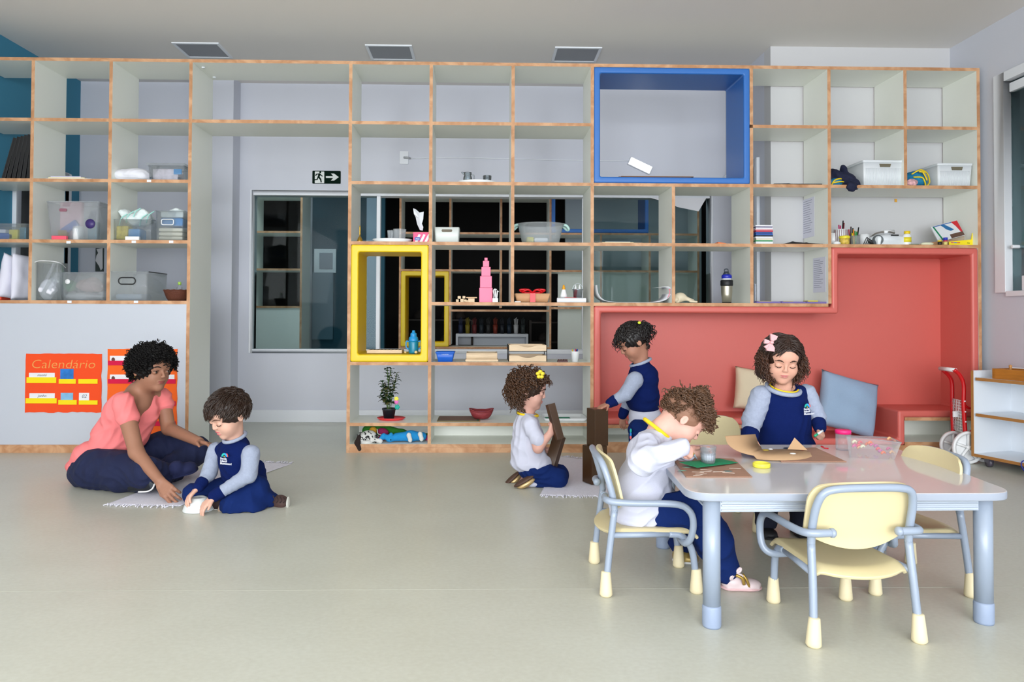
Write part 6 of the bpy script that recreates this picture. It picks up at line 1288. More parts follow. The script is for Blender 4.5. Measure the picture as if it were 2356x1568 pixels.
b = MB().add([(P[0].x, P[0].y, TZZ + .016), (P[1].x, P[1].y, TZZ + .010), (P[2].x, P[2].y, TZZ + .006), (P[3].x, P[3].y, TZZ + .005)], [(0, 1, 2, 3)])
o = b.build('green_card', GRN); so = o.modifiers.new('s', 'SOLIDIFY'); so.thickness = .0012; tag(o, 'bright green card sheet under the plastic cup in front of the seated child', 'card')
# rolled kraft paper with flakes
KP = mat('kraft_light', '#c19d78', rough=.85)
u0, u1 = tq(1740, 1047, TZ), tq(1848, 1046, TZ); b = MB()
A = [(tq(1668, 1000, TZ)), ]
L = at(1669, 1000, 2.62); 
secA = bez([at(1668, 1002, 2.66), at(1676, 1022, 2.62), at(1700, 1038, 2.58), at(1742, 1048, 2.55), at(1790, 1047, 2.53), at(1845, 1046, 2.55), at(1868, 1038, 2.60)], 6)
secB = bez([at(1738, 998, 2.72), at(1742, 1010, 2.73), at(1746, 1022, 2.74), at(1760, 1030, 2.74), at(1800, 1031, 2.74), at(1840, 1030, 2.74), at(1864, 1034, 2.68)], 6)
for i_, p_ in enumerate(secA): p_.z = max(p_.z, TZ + .0046) if i_ < 18 else TZ + .0046
for i_, p_ in enumerate(secB): p_.z = max(p_.z, TZ + .0046) if i_ < 16 else TZ + .0046
for i in range(len(secA) - 1): b.add([secA[i], secA[i + 1], secB[i + 1], secB[i]], [(0, 1, 2, 3)], 0, True)

o = b.build('kraft_paper_roll', KP); so = o.modifiers.new('s', 'SOLIDIFY'); so.thickness = .0012; tag(o, 'large kraft paper curled up at the left, with glued scraps, before the girl', 'paper')
q1, q2, q3 = at(1812, 1028, 2.72), at(1858, 1028, 2.70), at(1828, 1006, 2.74); q1.z = q2.z = TZ + .0075
MB().add([q1, q2, q3], [(0, 1, 2)]).build('lifted_corner', KP, o)
for k, (px, py, c_, s_) in enumerate(((1743, 1031, '#20241c', 7), (1761, 1033, '#a89038', 9), (1773, 1031, '#e4e4e4', 6), (1812, 1029, '#1a2438', 11), (1847, 1032, '#d01c30', 6), (1824, 1041, '#e4e4e0', 8), (1840, 1030, '#d8c4b4', 5), (1743, 1038, '#2c5c34', 4))):
    p = tq(px, py, TZ + .009); r_ = s_ / 1640 * 2.65; MB().lathe([(0, 0), (r_, 0), (r_ * .7, .003), (0, .004)], (p.x, p.y, TZ + .0054), 7, sx=1, sy=.8).build('paper_scrap', mat('scrap_' + c_, c_, rough=.6), o)
p = tq(1895, 1031); tag(MB().tube(bez([(p.x + .008, p.y + .02, TZZ + .002), (p.x - .008, p.y + .004, TZZ + .007), (p.x - .002, p.y - .012, TZZ + .003), (p.x + .012, p.y - .014, TZZ + .002)], 5), .0022, 6).build('red_curl', mat('curl_red', '#c41428', rough=.5)), 'small curled red paper strip lying alone behind the hardboard', 'paper scrap')
# yellow lid
p = tq(1752, 1074); tag(MB().lathe([(0, 0), (.028, 0), (.029, .003), (.029, .013), (.027, .015), (.024, .0145), (.023, .008), (0, .008)], (p.x, p.y, TZZ), 32).build('jar_lid_disc', mat('lid_lemon', '#ece34a', rough=.4)), 'round lemon yellow jar lid lying alone on the table', 'lid')
# pink lidded jar and translucent craft box
p = tq(1940, 1034); t = thing('clear_jar', 'clear plastic jar with hot pink lid behind the craft box', 'jar', (p.x, p.y, TZZ))
MB().lathe([(0, 0), (.026, 0), (.027, .004), (.027, .062), (.025, .064)], (p.x, p.y, TZZ), 24).build('jar', CLEARB, t); MB().lathe([(.029, .062), (.029, .074), (.027, .077), (0, .077)], (p.x, p.y, TZZ), 24).build('lid', mat('hot_pink', '#ea1f74', rough=.4), t)
bl = [tq(1955, 1052, TZ), tq(2058, 1058, TZ), tq(2045, 1034, TZ), tq(1960, 1032, TZ)]
t = thing('craft_box', 'translucent plastic craft basket with orange and pink scraps at the back of the table', 'box', (bl[0].x, bl[0].y, TZZ))
tops = [at(1947, 1003, bl[0].y - .012), at(2074, 1018, bl[1].y - .012), at(2050, 1006, bl[2].y + .015), at(1958, 1002, bl[3].y + .015)]
b = MB()
for i in range(4): j = (i + 1) % 4; b.add([(bl[i].x, bl[i].y, TZZ), (bl[j].x, bl[j].y, TZZ), tops[j], tops[i]], [(0, 1, 2, 3)])
b.add([(q.x, q.y, TZZ + .001) for q in bl], [(0, 1, 2, 3)]); b.build('basket', CLEARB, t); MB().tube(tops, .0018, 6, closed=True).build('rim', CLEARB, t)
for k in range(16):
    u, v, w = R.random(), R.random(), R.random(); lo_ = bl[0].lerp(bl[1], u).lerp(bl[3].lerp(bl[2], u), v); c_ = ('#e86830', '#d84c8c', '#e8485c', '#e8b080', '#c85aa0', '#e4dcb8')[k % 6]
    MB().tube(bez([(lo_.x - .008, lo_.y * .98 + .05, TZZ + .006 + .04 * w), (lo_.x, lo_.y * .98 + .05, TZZ + .014 + .04 * w), (lo_.x + .008, lo_.y * .98 + .05, TZZ + .008 + .04 * w)], 3), [.004, .0045, .0045, .004, .004, .003, .003][:7], 5).build('scrap', mat('scrap_' + c_, c_, rough=.5), t)
# ================================================================== people
NZ = np.array((0, 0, .022))
def P3(px, py, Y): return np.array(at(px, py, Y))
def skin(name, c): return mat(name, c, rough=.55, spec=.35, noise=.04, nscale=30)
NAVY = mat('fleece_navy', '#081a50', rough=.95, spec=.15, bump=.35, bscale=350); GREYF = mat('fleece_grey', '#98a1b6', rough=.95, bump=.35, bscale=350, noise=.08, nscale=120)
TRO = mat('trouser_blue', '#09225a', rough=.9, spec=.2, bump=.2, bscale=350); WSH = mat('shirt_white', '#c2c4d5', rough=.9, bump=.15, bscale=300); YCOL = mat('collar_yellow', '#ecc91c', rough=.8)
def head(S, c, R, hh, ear=True, k=None, nose=.0, cheek=1.0):
    k = k or hh * .06; L = lambda x, y, z: c + R @ (np.array((x, y, z)) * hh); E = lambda p, r, kk=k, **q: S.ell(L(*p), np.array(r) * hh if np.ndim(r) else r * hh, R, k=kk, **q)
    E((0, .07, .13), (.375, .43, .365)); E((0, -.15, .16), (.30, .25, .23)); E((0, -.09, -.12), (.295 if cheek == 1 else .27, .27, .31)); E((0, -.13, -.29), (.235 if cheek == 1 else .185, .20, .17))
    for s in (-1, 1): E((s * .155 * cheek, -.20, -.155), np.array((.13, .125, .13)) * cheek, hh * .09)
    E((0, -.265, -.385), (.085, .065, .065), hh * .09); 
    for s in (-1, 1): E((s * .145, -.41, .005), (.085, .06, .048), hh * .05, sub=True)
    for s in (-1, 1): E((s * .145, -.315, .0), (.066, .052, .052), hh * .02)
    S.cap(L(0, -.365, .04), L(0, -.402 - nose, -.088), hh * .022, hh * .036, k=hh * .04)
    for s in (-1, 1): E((s * .036, -.385 - nose, -.105), .027, hh * .02)
    E((0, -.342, -.215), (.092, .034, .022), hh * .02); E((0, -.338, -.258), (.080, .034, .024), hh * .02); 
    if ear:
        for s in (-1, 1): E((s * .375, .06, -.03), (.030, .070, .105), hh * .02); E((s * .405, .05, -.02), (.022, .040, .065), hh * .02, sub=True)
def face(t, c, R, hh, brow='#2a1a14', lip='#c07068', eyes='down', mouth=.0, gaze=.0):
    L = lambda x, y, z: c + R @ (np.array((x, y, z)) * hh); b = MB()
    for s in (-1, 1): b.tube(bez([L(s * .065, -.408, .105), L(s * .14, -.385, .130), L(s * .225, -.315, .095)], 5), [hh * .008] * 3 + [hh * .015] * 5 + [hh * .007] * 3, 6)
    b.build('eyebrows', mat('brow_' + brow, brow, rough=.9), t)
    b = MB()
    for s in (-1, 1): 
        zz = -.030 if eyes == 'down' else .022
        b.tube(bez([L(s * .085, -.362, zz + .012), L(s * .145, -.372, zz - (.012 if eyes == 'down' else -.012)), L(s * .208, -.335, zz + .010)], 5), hh * .0068, 6)
    b.build('eyelashes', mat('lash', '#1a1210', rough=.8), t)
    if eyes == 'open':
        for s in (-1, 1):
            q = L(s * .145, -.322, .0); S = SDF().ell(q, np.array((.052, .050, .028)) * hh, R, k=.001); e = S.mesh('eye', mat('eye_white', '#958e8c', rough=.3), t, hh * .012, None, 1)
            S = SDF().ell(L(s * .145 + gaze, -.354, .0), np.array((.030, .024, .028)) * hh, R, k=.001); S.mesh('iris', mat('iris_dark', '#1c120e', rough=.15), t, hh * .010, None, 1)
    S = SDF().ell(L(0, -.354, -.216), np.array((.092, .033, .017)) * hh, R, k=hh * .01).ell(L(0, -.350, -.252 - mouth), np.array((.076, .033, .019)) * hh, R, k=hh * .01)
    S.mesh('lips', mat('lips_' + lip, lip, rough=.45), t, hh * .012, None, 1)
def hand(S, w, d, n, Ln, ts=1, curl=(.3, .3, .3, .3), fr=.058, spread=.06, thumb=(.5, .75, -.25), tc=.5, k=.003):
    d = nrm(d); n = np.asarray(n, float); n = nrm(n - d * (n @ d)); s = np.cross(d, n) * ts; r = fr * Ln; ends = []
    for i, o in enumerate((.165, .055, -.055, -.155)):
        kn = w + d * Ln * (.50, .52, .50, .46)[i] + s * o * Ln; S.cap(w + s * o * Ln * .45, kn, r * 1.35, r * 1.2, k=.008)
        L_ = Ln * (.40, .45, .42, .33)[i]; a = 0; p = kn; dd = nrm(d + s * o * spread * 8)
        for j, f in enumerate((.45, .31, .24)):
            a += curl[i] * (1.0, 1.15, .8)[j]; v = dd * math.cos(a) - n * math.sin(a); q = p + v * L_ * f; S.cap(p, q, r * (1.0, .92, .84)[j], r * (.92, .84, .74)[j], k=k); p = q
        ends.append(p)
    b0 = w + d * Ln * .14 + s * Ln * .13; t1 = b0 + nrm(d * thumb[0] + s * thumb[1] + n * thumb[2]) * Ln * .24; t2 = t1 + nrm(d * (thumb[0] + tc) + s * (thumb[1] - tc) + n * (thumb[2] - tc * .4)) * Ln * .20
    S.cap(w, b0, r * 1.3, r * 1.3, k=.008).cap(b0, t1, r * 1.3, r * 1.05, k=.006).cap(t1, t2, r * 1.0, r * .8, k=k); return ends
def locks(name, c, R, hh, n, pred, m, parent, length=.1, coil=.008, tr=.0022, grav=.6, out=.5, seed=1, turns=2.2, rad=(.39, .46, .39), cen=(0, .07, .14), comb=None, pts=13, taper=True, jit=.3, hug=None):
    Rn = random.Random(seed); b = MB(); k = 0; rad = np.array(rad) * hh; cen = c + R @ (np.array(cen) * hh); tries = 0
    while k < n and tries < n * 40:
        tries += 1; v = nrm([Rn.gauss(0, 1) for _ in range(3)])
        if not pred(v): continue
        k += 1; root = cen + R @ (v * rad * .97); nn = nrm(R @ (v / rad)); L_ = length * Rn.uniform(.6, 1.15)
        dn = np.array((0, 0, -1.0)); tan = dn - nn * (dn @ nn) * .8
        if comb is not None: cv = R @ np.array(comb(v), float); tan = cv - nn * (cv @ nn)
        tan = nrm(tan + np.array([Rn.uniform(-jit, jit) for _ in range(3)])); u = nrm(np.cross(tan, nn)); ph = Rn.uniform(0, 6.28); tn = turns * Rn.uniform(.7, 1.3); cr = coil * Rn.uniform(.6, 1.3); P_ = []
        for i in range(pts):
            t = i / (pts - 1); p = root + nn * (out * L_ * t * (1 - .45 * t)) + tan * (L_ * t * .75) + dn * grav * L_ * t * t * .6; g = min(1, t * 3)
            if hug is not None:
                q = R.T @ (p - cen) / rad; q = q / np.linalg.norm(q); p = cen + R @ (q * rad * (1 + hug * t))
            P_.append(p + (u * math.cos(ph + tn * 6.283 * t) + nn * (math.sin(ph + tn * 6.283 * t) + .6)) * cr * g)
        b.tube(P_, [tr * (1 if i < pts - 3 or not taper else .75 - .2 * (i - pts + 3)) for i in range(pts)], 5)
    return b.build(name, m, parent, weld=False, smooth=True)
def haircap(t, c, R, hh, m, face_cut=(0, -.47, -.12), cut_r=(.36, .30, .42), low=-.10, extra=(), puff=1.0, seed=1, amp=.003, name='hair', fr=120):
    L = lambda p: c + R @ (np.array(p) * hh); S = SDF().ell(L((0, .09, .15)), np.array((.40, .45, .39)) * hh * puff, R, k=.01)
    for p, r in extra: S.ell(L(p), np.array(r) * hh if np.ndim(r) else r * hh, R, k=.02)
    S.ell(L(face_cut), np.array(cut_r) * hh, R, k=.012, sub=True)
    S.box(L((0, -.05, low - .6)), np.array((.8, .8, .6)) * hh, R, .001, .01, sub=True)
    return S.mesh(name, m, t, .0035, folds(amp, fr, seed), 1)
def loop(c, R, rx, ry, n=28, dz=lambda a: 0): return [Vector(c + R @ np.array((rx * math.cos(a), ry * math.sin(a), dz(a)))) for a in [2 * PI * i / n for i in range(n)]]
def shoe(t, heel, toe, m, sole, up=(0, 0, 1), w=.030, h=.045, name='shoe', z=None):
    heel, toe = np.array(heel), np.array(toe); d = nrm(toe - heel); R = frame_from(d, up); L = np.linalg.norm(toe - heel); e = t
    S = SDF().ell(heel + d * L * .28 + R[:, 2] * h * .55, (w, L * .30, h * .62), R).ell(heel + d * L * .66 + R[:, 2] * h * .34, (w * 1.02, L * .33, h * .42), R).box(heel + d * L * .5 + R[:, 2] * h * .16, (w * .6, L * .36, h * .02), R, w * .28)
    o = S.mesh(name, m, t, .003, None, 1); S = SDF().ell(heel + d * L * .25 + R[:, 2] * .006, (w * 1.06, L * .28, .009), R, k=.004).ell(heel + d * L * .68 + R[:, 2] * .006, (w * 1.12, L * .34, .009), R, k=.004).ell(heel + d * L * .47 + R[:, 2] * .006, (w * 1.0, L * .30, .009), R, k=.004)
    s = S.mesh('sole', sole, o, .003, None, 1); return o
def emblem(t, c, R, s, lines=('Escola', 'Infantil', 'Montessori')):   # school emblem: rainbow, two dots, three lines of words; R columns right, up, normal
    B = np.stack([R[:, 0], R[:, 1], R[:, 2]], 1)
    def arc(nm, r0, r1, a0, a1, col, off=0):
        n = 10; A = [a0 + (a1 - a0) * i / n for i in range(n + 1)]; pl = [(r1 * math.cos(a), r1 * math.sin(a)) for a in A] + [(r0 * math.cos(a), r0 * math.sin(a)) for a in A[::-1]]
        MB().add([c + B @ np.array((x * s, y * s + .10 * s, .0004 + off)) for x, y in pl], [tuple(range(len(pl)))]).build(nm, mat('emb_' + col, col, rough=.7), t, weld=False)
    arc('emblem_arc', .18, .40, 0, 1.6, '#2a9be0'); arc('emblem_arc', .40, .52, .0, .9, '#e0483c'); arc('emblem_arc', .18, .40, 1.6, 3.14, '#20b0a0')
    for x, col in ((-.30, '#9ad04c'), (.02, '#d8e060')): arc('emblem_dot', 0, .09, 0, 6.28, col, .0004)
    Mw = Matrix(((B[0, 0], B[0, 1], B[0, 2], c[0]), (B[1, 0], B[1, 1], B[1, 2], c[1]), (B[2, 0], B[2, 1], B[2, 2], c[2]), (0, 0, 0, 1)))
    for i, l in enumerate(lines):
        o = text_mesh('emblem_words', l, s * .34, mat('emblem_white', '#e4e6ee', rough=.7), t, (0, 0, 0), (0, 0, 0), bold=.0002); W = wmat(t)
        xs_ = [v.co.x for v in (W @ v.co for v in [])] if False else None
        mx = min((W @ v.co).x for v in o.data.vertices); o.data.transform(W); o.data.transform(Matrix.Translation((-mx - s * .5, -.12 * s - i * s * .27, .0006))); o.data.transform(W.inverted() @ Mw)
def neckhole(S, c, Rc, r=.048): return S.ell(np.array(c) + Rc[:, 2] * .012, (r, r, .022), Rc, k=.006, sub=True)
def person(label, loc): return thing('person', label, 'person', tuple(loc))
# ---- woman sitting cross-legged
SK = skin('skin_tan', '#9c6f59'); HB = mat('hair_black', '#080606', rough=.6, spec=.25)
t = person('adult in coral T-shirt and navy trousers sitting cross-legged, one hand on the boy', (-2.0, 3.9, 0))
hc = P3(352, 850, 3.86); f = nrm((.83, -.55, -.10)); R = frame_from(f); hh = .235
H0, Cst, Nk = P3(236, 1064, 3.96), P3(288, 965, 3.92), P3(318, 905, 3.90)
sn, sf = P3(284, 926, 3.77), P3(372, 912, 4.02); en, wn = P3(314, 1040, 3.66), P3(368, 1106, 3.55); ef, wf_ = P3(388, 985, 3.98), P3(459, 1016, 3.76)
kf, kn = P3(452, 1036, 4.06), P3(338, 1086, 3.66); hn, hf = P3(228, 1078, 3.84), P3(262, 1065, 4.06)
S = SDF(); head(S, hc, R, hh, nose=.03, cheek=.8); S.chain([hc + R @ np.array((0, .05, -.22)) * hh, Nk], [.058, .058], k=.03).cap(Nk, sn, .05, .045, k=.03).cap(Nk, sf, .05, .045, k=.03)
Rt = frame_from(nrm((.72, -.69, 0)), Cst - H0); S.ell(P3(300, 950, 3.91), (.118, .086, .115), Rt, k=.03).cap(P3(300, 950, 3.91), H0, .075, .08, k=.03).ell(P3(322, 925, 3.885), (.055, .05, .06), k=.03).chain([sn, en, wn], [.046, .036, .024], k=.015).chain([sf, ef, wf_], [.044, .036, .024], k=.015)
S.chain([hn, kn], [.07, .05]).chain([hf, kf], [.07, .05]); an, af = P3(392, 1088, 3.80), P3(322, 1114, 3.74); S.chain([kn, an], [.05, .03]).chain([kf, af], [.05, .03])
hand(S, wn, P3(396, 1140, 3.50) - wn, nrm((-.35, -.75, .55)), .165, 1, (.25, .3, .35, .5), .052, .05, thumb=(.7, .45, -.5))
hand(S, wf_, P3(486, 1022, 3.72) - wf_, nrm((0.1, .3, .9)), .150, 1, (.3, .3, .3, .3), .052)
S.mesh('body', SK, t, .0032, None, 1)
face(t, hc, R, hh, '#140c0a', '#8c4a44', 'open', gaze=.004)
pred = lambda v: (v[2] > .12 or v[1] > .15) and not (v[1] < -.45 and v[2] < .62) and v[2] > -.62
haircap(t, hc, R, hh, HB, (0, -.50, -.22), (.40, .30, .52), -.26, extra=(((0, .28, -.12), (.30, .20, .26)), ((0, -.12, .36), (.30, .28, .16))), puff=1.14, amp=.007, fr=60)
locks('curls', hc, R, hh, 820, pred, HB, t, .042, .0075, .0024, .25, .75, 3, 2.2, (.445, .50, .44))
locks('curls', hc, R, hh, 60, lambda v: v[1] < -.3 and v[2] > .42, HB, t, .045, .0075, .0022, .6, .35, 4, 1.8, (.40, .46, .42))
locks('curls', hc, R, hh, 240, lambda v: -.72 < v[1] < .1 and abs(v[0]) > .45 and -.12 < v[2] < .72, HB, t, .036, .0070, .0022, .25, .5, 6, 2.0, (.45, .50, .44))
locks('curls', hc, R, hh, 260, lambda v: v[1] < -.1 and .25 < v[2] < .95, HB, t, .036, .0070, .0022, .15, .5, 16, 2.0, (.46, .54, .48))
CT = mat('tshirt_coral', '#ee7f80', rough=.9, bump=.15, bscale=300)
Rt = frame_from(nrm((.72, -.69, 0)), Cst - H0)
S = SDF().ell(P3(296, 950, 3.915), (.130, .096, .125), Rt, k=.04).ell(P3(266, 1005, 3.93), (.125, .098, .13), Rt, k=.05).ell(P3(232, 1055, 3.95), (.150, .120, .10), Rt, k=.05).cap(sn, P3(312, 912, 3.9), .046, .040, k=.03).cap(sf, P3(325, 915, 3.9), .046, .040, k=.03)
S.cap(sn, P3(294, 958, 3.735), .052, .056, k=.02).cap(sf, P3(379, 932, 4.01), .048, .050, k=.02).ell(P3(198, 1078, 3.95), (.10, .11, .055), Rt, k=.04).ell(P3(338, 950, 3.93), (.06, .06, .09), k=.03).ell(P3(318, 995, 3.92), (.06, .06, .08), k=.03)
S.chain([P3(322, 885, 3.84), P3(332, 925, 3.82), P3(338, 962, 3.80)], [.055, .045, .010], k=.008, sub=True).cap(P3(310, 880, 3.92), P3(335, 890, 3.88), .055, .05, k=.01, sub=True)
cutd = nrm(P3(292, 960, 3.73) - sn); 
S.mesh('tshirt', CT, t, .0045, folds(.0055, 26, 2, ((.3, .2, 1), (-.8, .2, .6), (.6, .6, -.7))), 2)
JN = mat('trouser_navy', '#08153c', rough=.85, bump=.2, bscale=300)
S = SDF().ell(P3(228, 1082, 3.92), (.15, .15, .105), k=.05).chain([hn, P3(285, 1085, 3.76), kn], [.115, .10, .078], k=.04).chain([hf, P3(370, 1038, 4.05), kf], [.11, .10, .075], k=.04).chain([kf, P3(400, 1075, 3.92), af], [.072, .068, .05], k=.03).chain([kn, P3(370, 1092, 3.72), an], [.072, .058, .045], k=.03)
S.mesh('trousers', JN, t, .0055, folds(.0055, 26, 5), 2, .002)
SHG = mat('shoe_dark', '#14181f', rough=.6); SOLD = mat('sole_dark', '#3c4248', rough=.6); SW_ = mat('sole_white', '#dcdcdc', rough=.5); NVS = mat('sock_navy', '#0e1740', rough=.9)
shoe(t, P3(392, 1098, 3.72), P3(456, 1078, 3.78), NVS, NVS, (.1, -.3, 1), .036, .07)
MB().tube(loop(P3(394, 1088, 3.76), frame_from((0, 0, 1), nrm((1, .2, -.25))), .040, .034), .006, 6, closed=True).build('sock_band', mat('sock_pale', '#c8d4e0', rough=.9), t)
o = shoe(t, P3(284, 1118, 3.66), P3(352, 1118, 3.60), SHG, SOLD, (.1, .9, .4), .036, .05)
MB().tube(bez([P3(318, 1131, 3.585), P3(338, 1130, 3.575), P3(350, 1124, 3.57), P3(356, 1112, 3.58)], 5), .004, 6).build('sole_stripe', SW_, o)
MB().lathe([(0, 0), (.006, .001), (0, .003)], tuple(hc + R @ np.array((-.40, .03, -.15)) * hh), 8).build('earring', mat('brass', '#b8923a'), t)

# ---- boy on the mat
SK = skin('skin_light', '#d8aa96'); HBr = mat('hair_brown', '#2b1a10', rough=.42)
t = person('small child in navy and grey sweatshirt kneeling low with both hands on a bowl', (-1.2, 3.45, 0))
hc = P3(524, 955, 3.42); R = frame_from(nrm((-.56, -.70, -.42)), (-.1, -.2, 1)); hh = .212
Nk, Cst, Hp = P3(541, 1012, 3.45), P3(543, 1055, 3.46), P3(568, 1118, 3.50)
sl, sr = P3(577, 1044, 3.39), P3(497, 1036, 3.51); el, wl = P3(572, 1092, 3.35), P3(492, 1141, 3.33); er, wr_ = P3(481, 1088, 3.46), P3(456, 1121, 3.38)
S = SDF(); head(S, hc, R, hh); S.cap(hc + R @ np.array((0, .08, -.25)) * hh, Nk, .038, .040, k=.02).ell(Cst, (.064, .052, .075), k=.02).cap(Cst, Hp, .052, .055, k=.02).cap(Nk - NZ * 1.4, sl, .024, .024, k=.02).cap(Nk - NZ * 1.4, sr, .024, .024, k=.02)
S.chain([sl, el, wl], [.032, .026, .019]).chain([sr, er, wr_], [.032, .026, .019])
hpl, hpr = P3(590, 1122, 3.44), P3(552, 1118, 3.54); kl, kr = P3(538, 1160, 3.37), P3(446, 1136, 3.52); al, ar = P3(622, 1150, 3.46), P3(497, 1158, 3.44)
S.chain([hpl, kl, al], [.045, .035, .025]).chain([hpr, kr, ar], [.045, .035, .025])
hand(S, wl, P3(464, 1168, 3.30) - wl, nrm((-.5, -.55, .65)), .112, -1, (.35, .38, .38, .4), .060, .08, thumb=(.75, .6, -.1), tc=.15)
hand(S, wr_, P3(427, 1150, 3.33) - wr_, nrm((-.55, -.1, .8)), .108, 1, (.35, .4, .4, .4), .060, .06, thumb=(.8, .5, -.3))
S.mesh('body', SK, t, .0032, None, 1)
face(t, hc, R, hh, '#5c4034', '#c8606c', 'down', .02)
pred = lambda v: (v[2] > .0 or v[1] > .3) and not (v[1] < -.55 and v[2] < .30) and v[2] > -.45
haircap(t, hc, R, hh, HBr, (0, -.50, -.20), (.40, .24, .38), -.16, puff=1.05, amp=.0025, fr=60, extra=(((0, .25, -.05), (.27, .2, .2)),))
locks('strands', hc, R, hh, 620, pred, HBr, t, .075, .003, .0021, .0, .10, 5, .6, (.43, .49, .43), comb=lambda v: (-.35, -1.0, -.5 - .5 * v[2]), pts=10, jit=.28, hug=.07)
locks('strands', hc, R, hh, 260, lambda v: v[1] > 0 and v[2] > -.5, HBr, t, .055, .003, .0021, .0, .06, 6, .5, (.43, .49, .43), comb=lambda v: (0, .3, -1), pts=9, jit=.25, hug=.05)
Rt = frame_from(nrm((-.62, -.78, 0)), Cst - Hp)
S = SDF().cap(P3(547, 1020, 3.46), Cst, .046, .06, k=.02).ell(P3(540, 1050, 3.45), (.088, .072, .085), Rt, k=.03).ell(P3(553, 1085, 3.47), (.098, .085, .085), Rt, k=.03).ell(P3(570, 1115, 3.49), (.092, .082, .055), Rt, k=.03).cap(Nk - NZ, sl, .034, .029, k=.03).cap(Nk - NZ, sr, .034, .028, k=.03).ell(P3(597, 1092, 3.52), (.03, .04, .07), k=.03)
neckhole(S, P3(540, 1004, 3.435), frame_from(nrm((-.6, -.7, -.35)), nrm((-.40, -.45, 1))), .046)
S.mesh('sweatshirt', NAVY, t, .0035, folds(.0032, 30, 3), 2)
for a, b_, c_, ra in ((sl, el, wl, .040), (sr, er, wr_, .038)):
    d_ = nrm(c_ - b_); S = SDF().chain([a, b_, c_ - d_ * .038], [ra + .003, ra - .003, ra - .013], k=.012); S.mesh('sleeve', GREYF, t, .0035, folds(.0022, 46, 6), 2)
    S = SDF().cap(c_ - d_ * .032, c_ - d_ * .002, ra - .008, ra - .012); S.mesh('cuff', NAVY, t, .003, None, 1)
MB().tube(loop(P3(540, 1005, 3.43), frame_from(nrm((-.6, -.7, -.35)), nrm((-.40, -.45, 1))), .050, .052), .0085, 8, closed=True).build('collar', GREYF, t)
ec = P3(516, 1052, 3.355); Rn_ = nrm((-.35, -.93, .05)); Rx = nrm(np.cross((0, 0, 1), Rn_)); emblem(t, ec, np.stack([Rx, np.cross(Rn_, Rx), Rn_], 1), .042)
S = SDF().ell(P3(578, 1128, 3.49), (.085, .09, .062), k=.03).chain([hpl, kl], [.062, .056], k=.03).chain([kl, P3(580, 1166, 3.38), al], [.054, .048, .040], k=.03).chain([hpr, kr], [.060, .050], k=.03).chain([kr, ar], [.048, .034], k=.02)
S.mesh('trousers', TRO, t, .004, folds(.0045, 36, 8), 2, .002)
SB = mat('shoe_brown', '#4a3430', rough=.7); SL_ = mat('sole_pale', '#cfd0c8', rough=.5)
o = shoe(t, P3(662, 1168, 3.44), P3(610, 1156, 3.50), SB, SL_, (-.3, -.2, 1), .032, .05)
b = MB()
for k in range(4): b.tube(bez([P3(628 + k * 8, 1140 + k, 3.41), P3(632 + k * 8, 1148 + k, 3.395), P3(628 + k * 8, 1156, 3.40)], 4), .0028, 6)
b.build('laces', mat('lace_dark', '#2c1c1c', rough=.8), o)
S = SDF().ell(P3(663, 1156, 3.44), (.008, .026, .030), k=.01); S.mesh('heel_sole', SL_, o, .003, None, 1)
o = shoe(t, P3(517, 1168, 3.40), P3(468, 1160, 3.46), mat('shoe_darkbrown', '#2a1618', rough=.7), SL_, (-.2, -.4, 1), .030, .048)
S = SDF().ell(P3(513, 1166, 3.37), (.020, .012, .036), Euler((0, .45, 0)).to_matrix(), k=.01); S.mesh('heel_sole', mat('sole_tan', '#b49c84', rough=.6), o, .003, None, 1)
# white bowl upside down under the boy's hands
p_ = gz(446, 1180, .0); tb = MB().lathe([(0, .058), (.024, .057), (.028, .061), (.034, .058), (.052, .044), (.064, .022), (.070, .004), (.070, .001), (.066, .001), (.060, .02), (.048, .040), (.0, .052)], (p_.x, p_.y + .055, .0), 36, M=None).build('inverted_bowl', mat('bowl_white', '#d9dede', rough=.35)); tag(tb, 'white bowl turned upside down on the floor under the kneeling child\'s hands', 'bowl')

# ---- child with the yellow clip, kneeling
SK = skin('skin_rosy', '#cf9f90'); HG = mat('hair_goldbrown', '#4a2f1c', rough=.42, noise=.5, nscale=60)
t = person('kneeling child in white short-sleeved shirt with curly brown hair and yellow clip holding two prisms', (.3, 3.88, 0))
hc = P3(1219, 899, 3.88); R = frame_from(nrm((.97, -.10, -.16))); hh = .205
Nk, Cst, Hp = P3(1213, 948, 3.885), P3(1213, 988, 3.885), P3(1214, 1062, 3.885)
sn, sf = P3(1219, 975, 3.80), P3(1222, 975, 3.97); en, wn = P3(1238, 1030, 3.775), P3(1266, 996, 3.765); ef, wf_ = P3(1243, 1030, 3.985), P3(1257, 1036, 3.93)
S = SDF(); head(S, hc, R, hh); S.cap(hc + R @ np.array((0, .10, -.25)) * hh, Nk, .040, .042, k=.02).ell(Cst, (.055, .058, .07), k=.02).cap(Cst, Hp, .052, .055, k=.02).cap(Nk - NZ * 1.4, sn, .024, .024, k=.02).cap(Nk - NZ * 1.4, sf, .024, .024, k=.02)
S.chain([sn, en, wn], [.030, .027, .019]).chain([sf, ef, wf_], [.030, .027, .019])
kn, kf = P3(1283, 1100, 3.83), P3(1286, 1092, 3.96); an, af = P3(1212, 1112, 3.84), P3(1190, 1104, 3.95)
S.chain([P3(1222, 1072, 3.83), kn, an], [.045, .035, .025]).chain([P3(1222, 1072, 3.94), kf, af], [.045, .035, .025])
hand(S, wn, P3(1276, 970, 3.77) - wn, nrm((.35, -.9, .0)), .098, 1, (1.0, 1.0, 1.0, 1.0), .064, .0, thumb=(.6, -.5, -.5), tc=.2)
hand(S, wf_, P3(1272, 1030, 3.90) - wf_, nrm((-.1, .5, .9)), .085, 1, (.7, .7, .7, .7), .064)
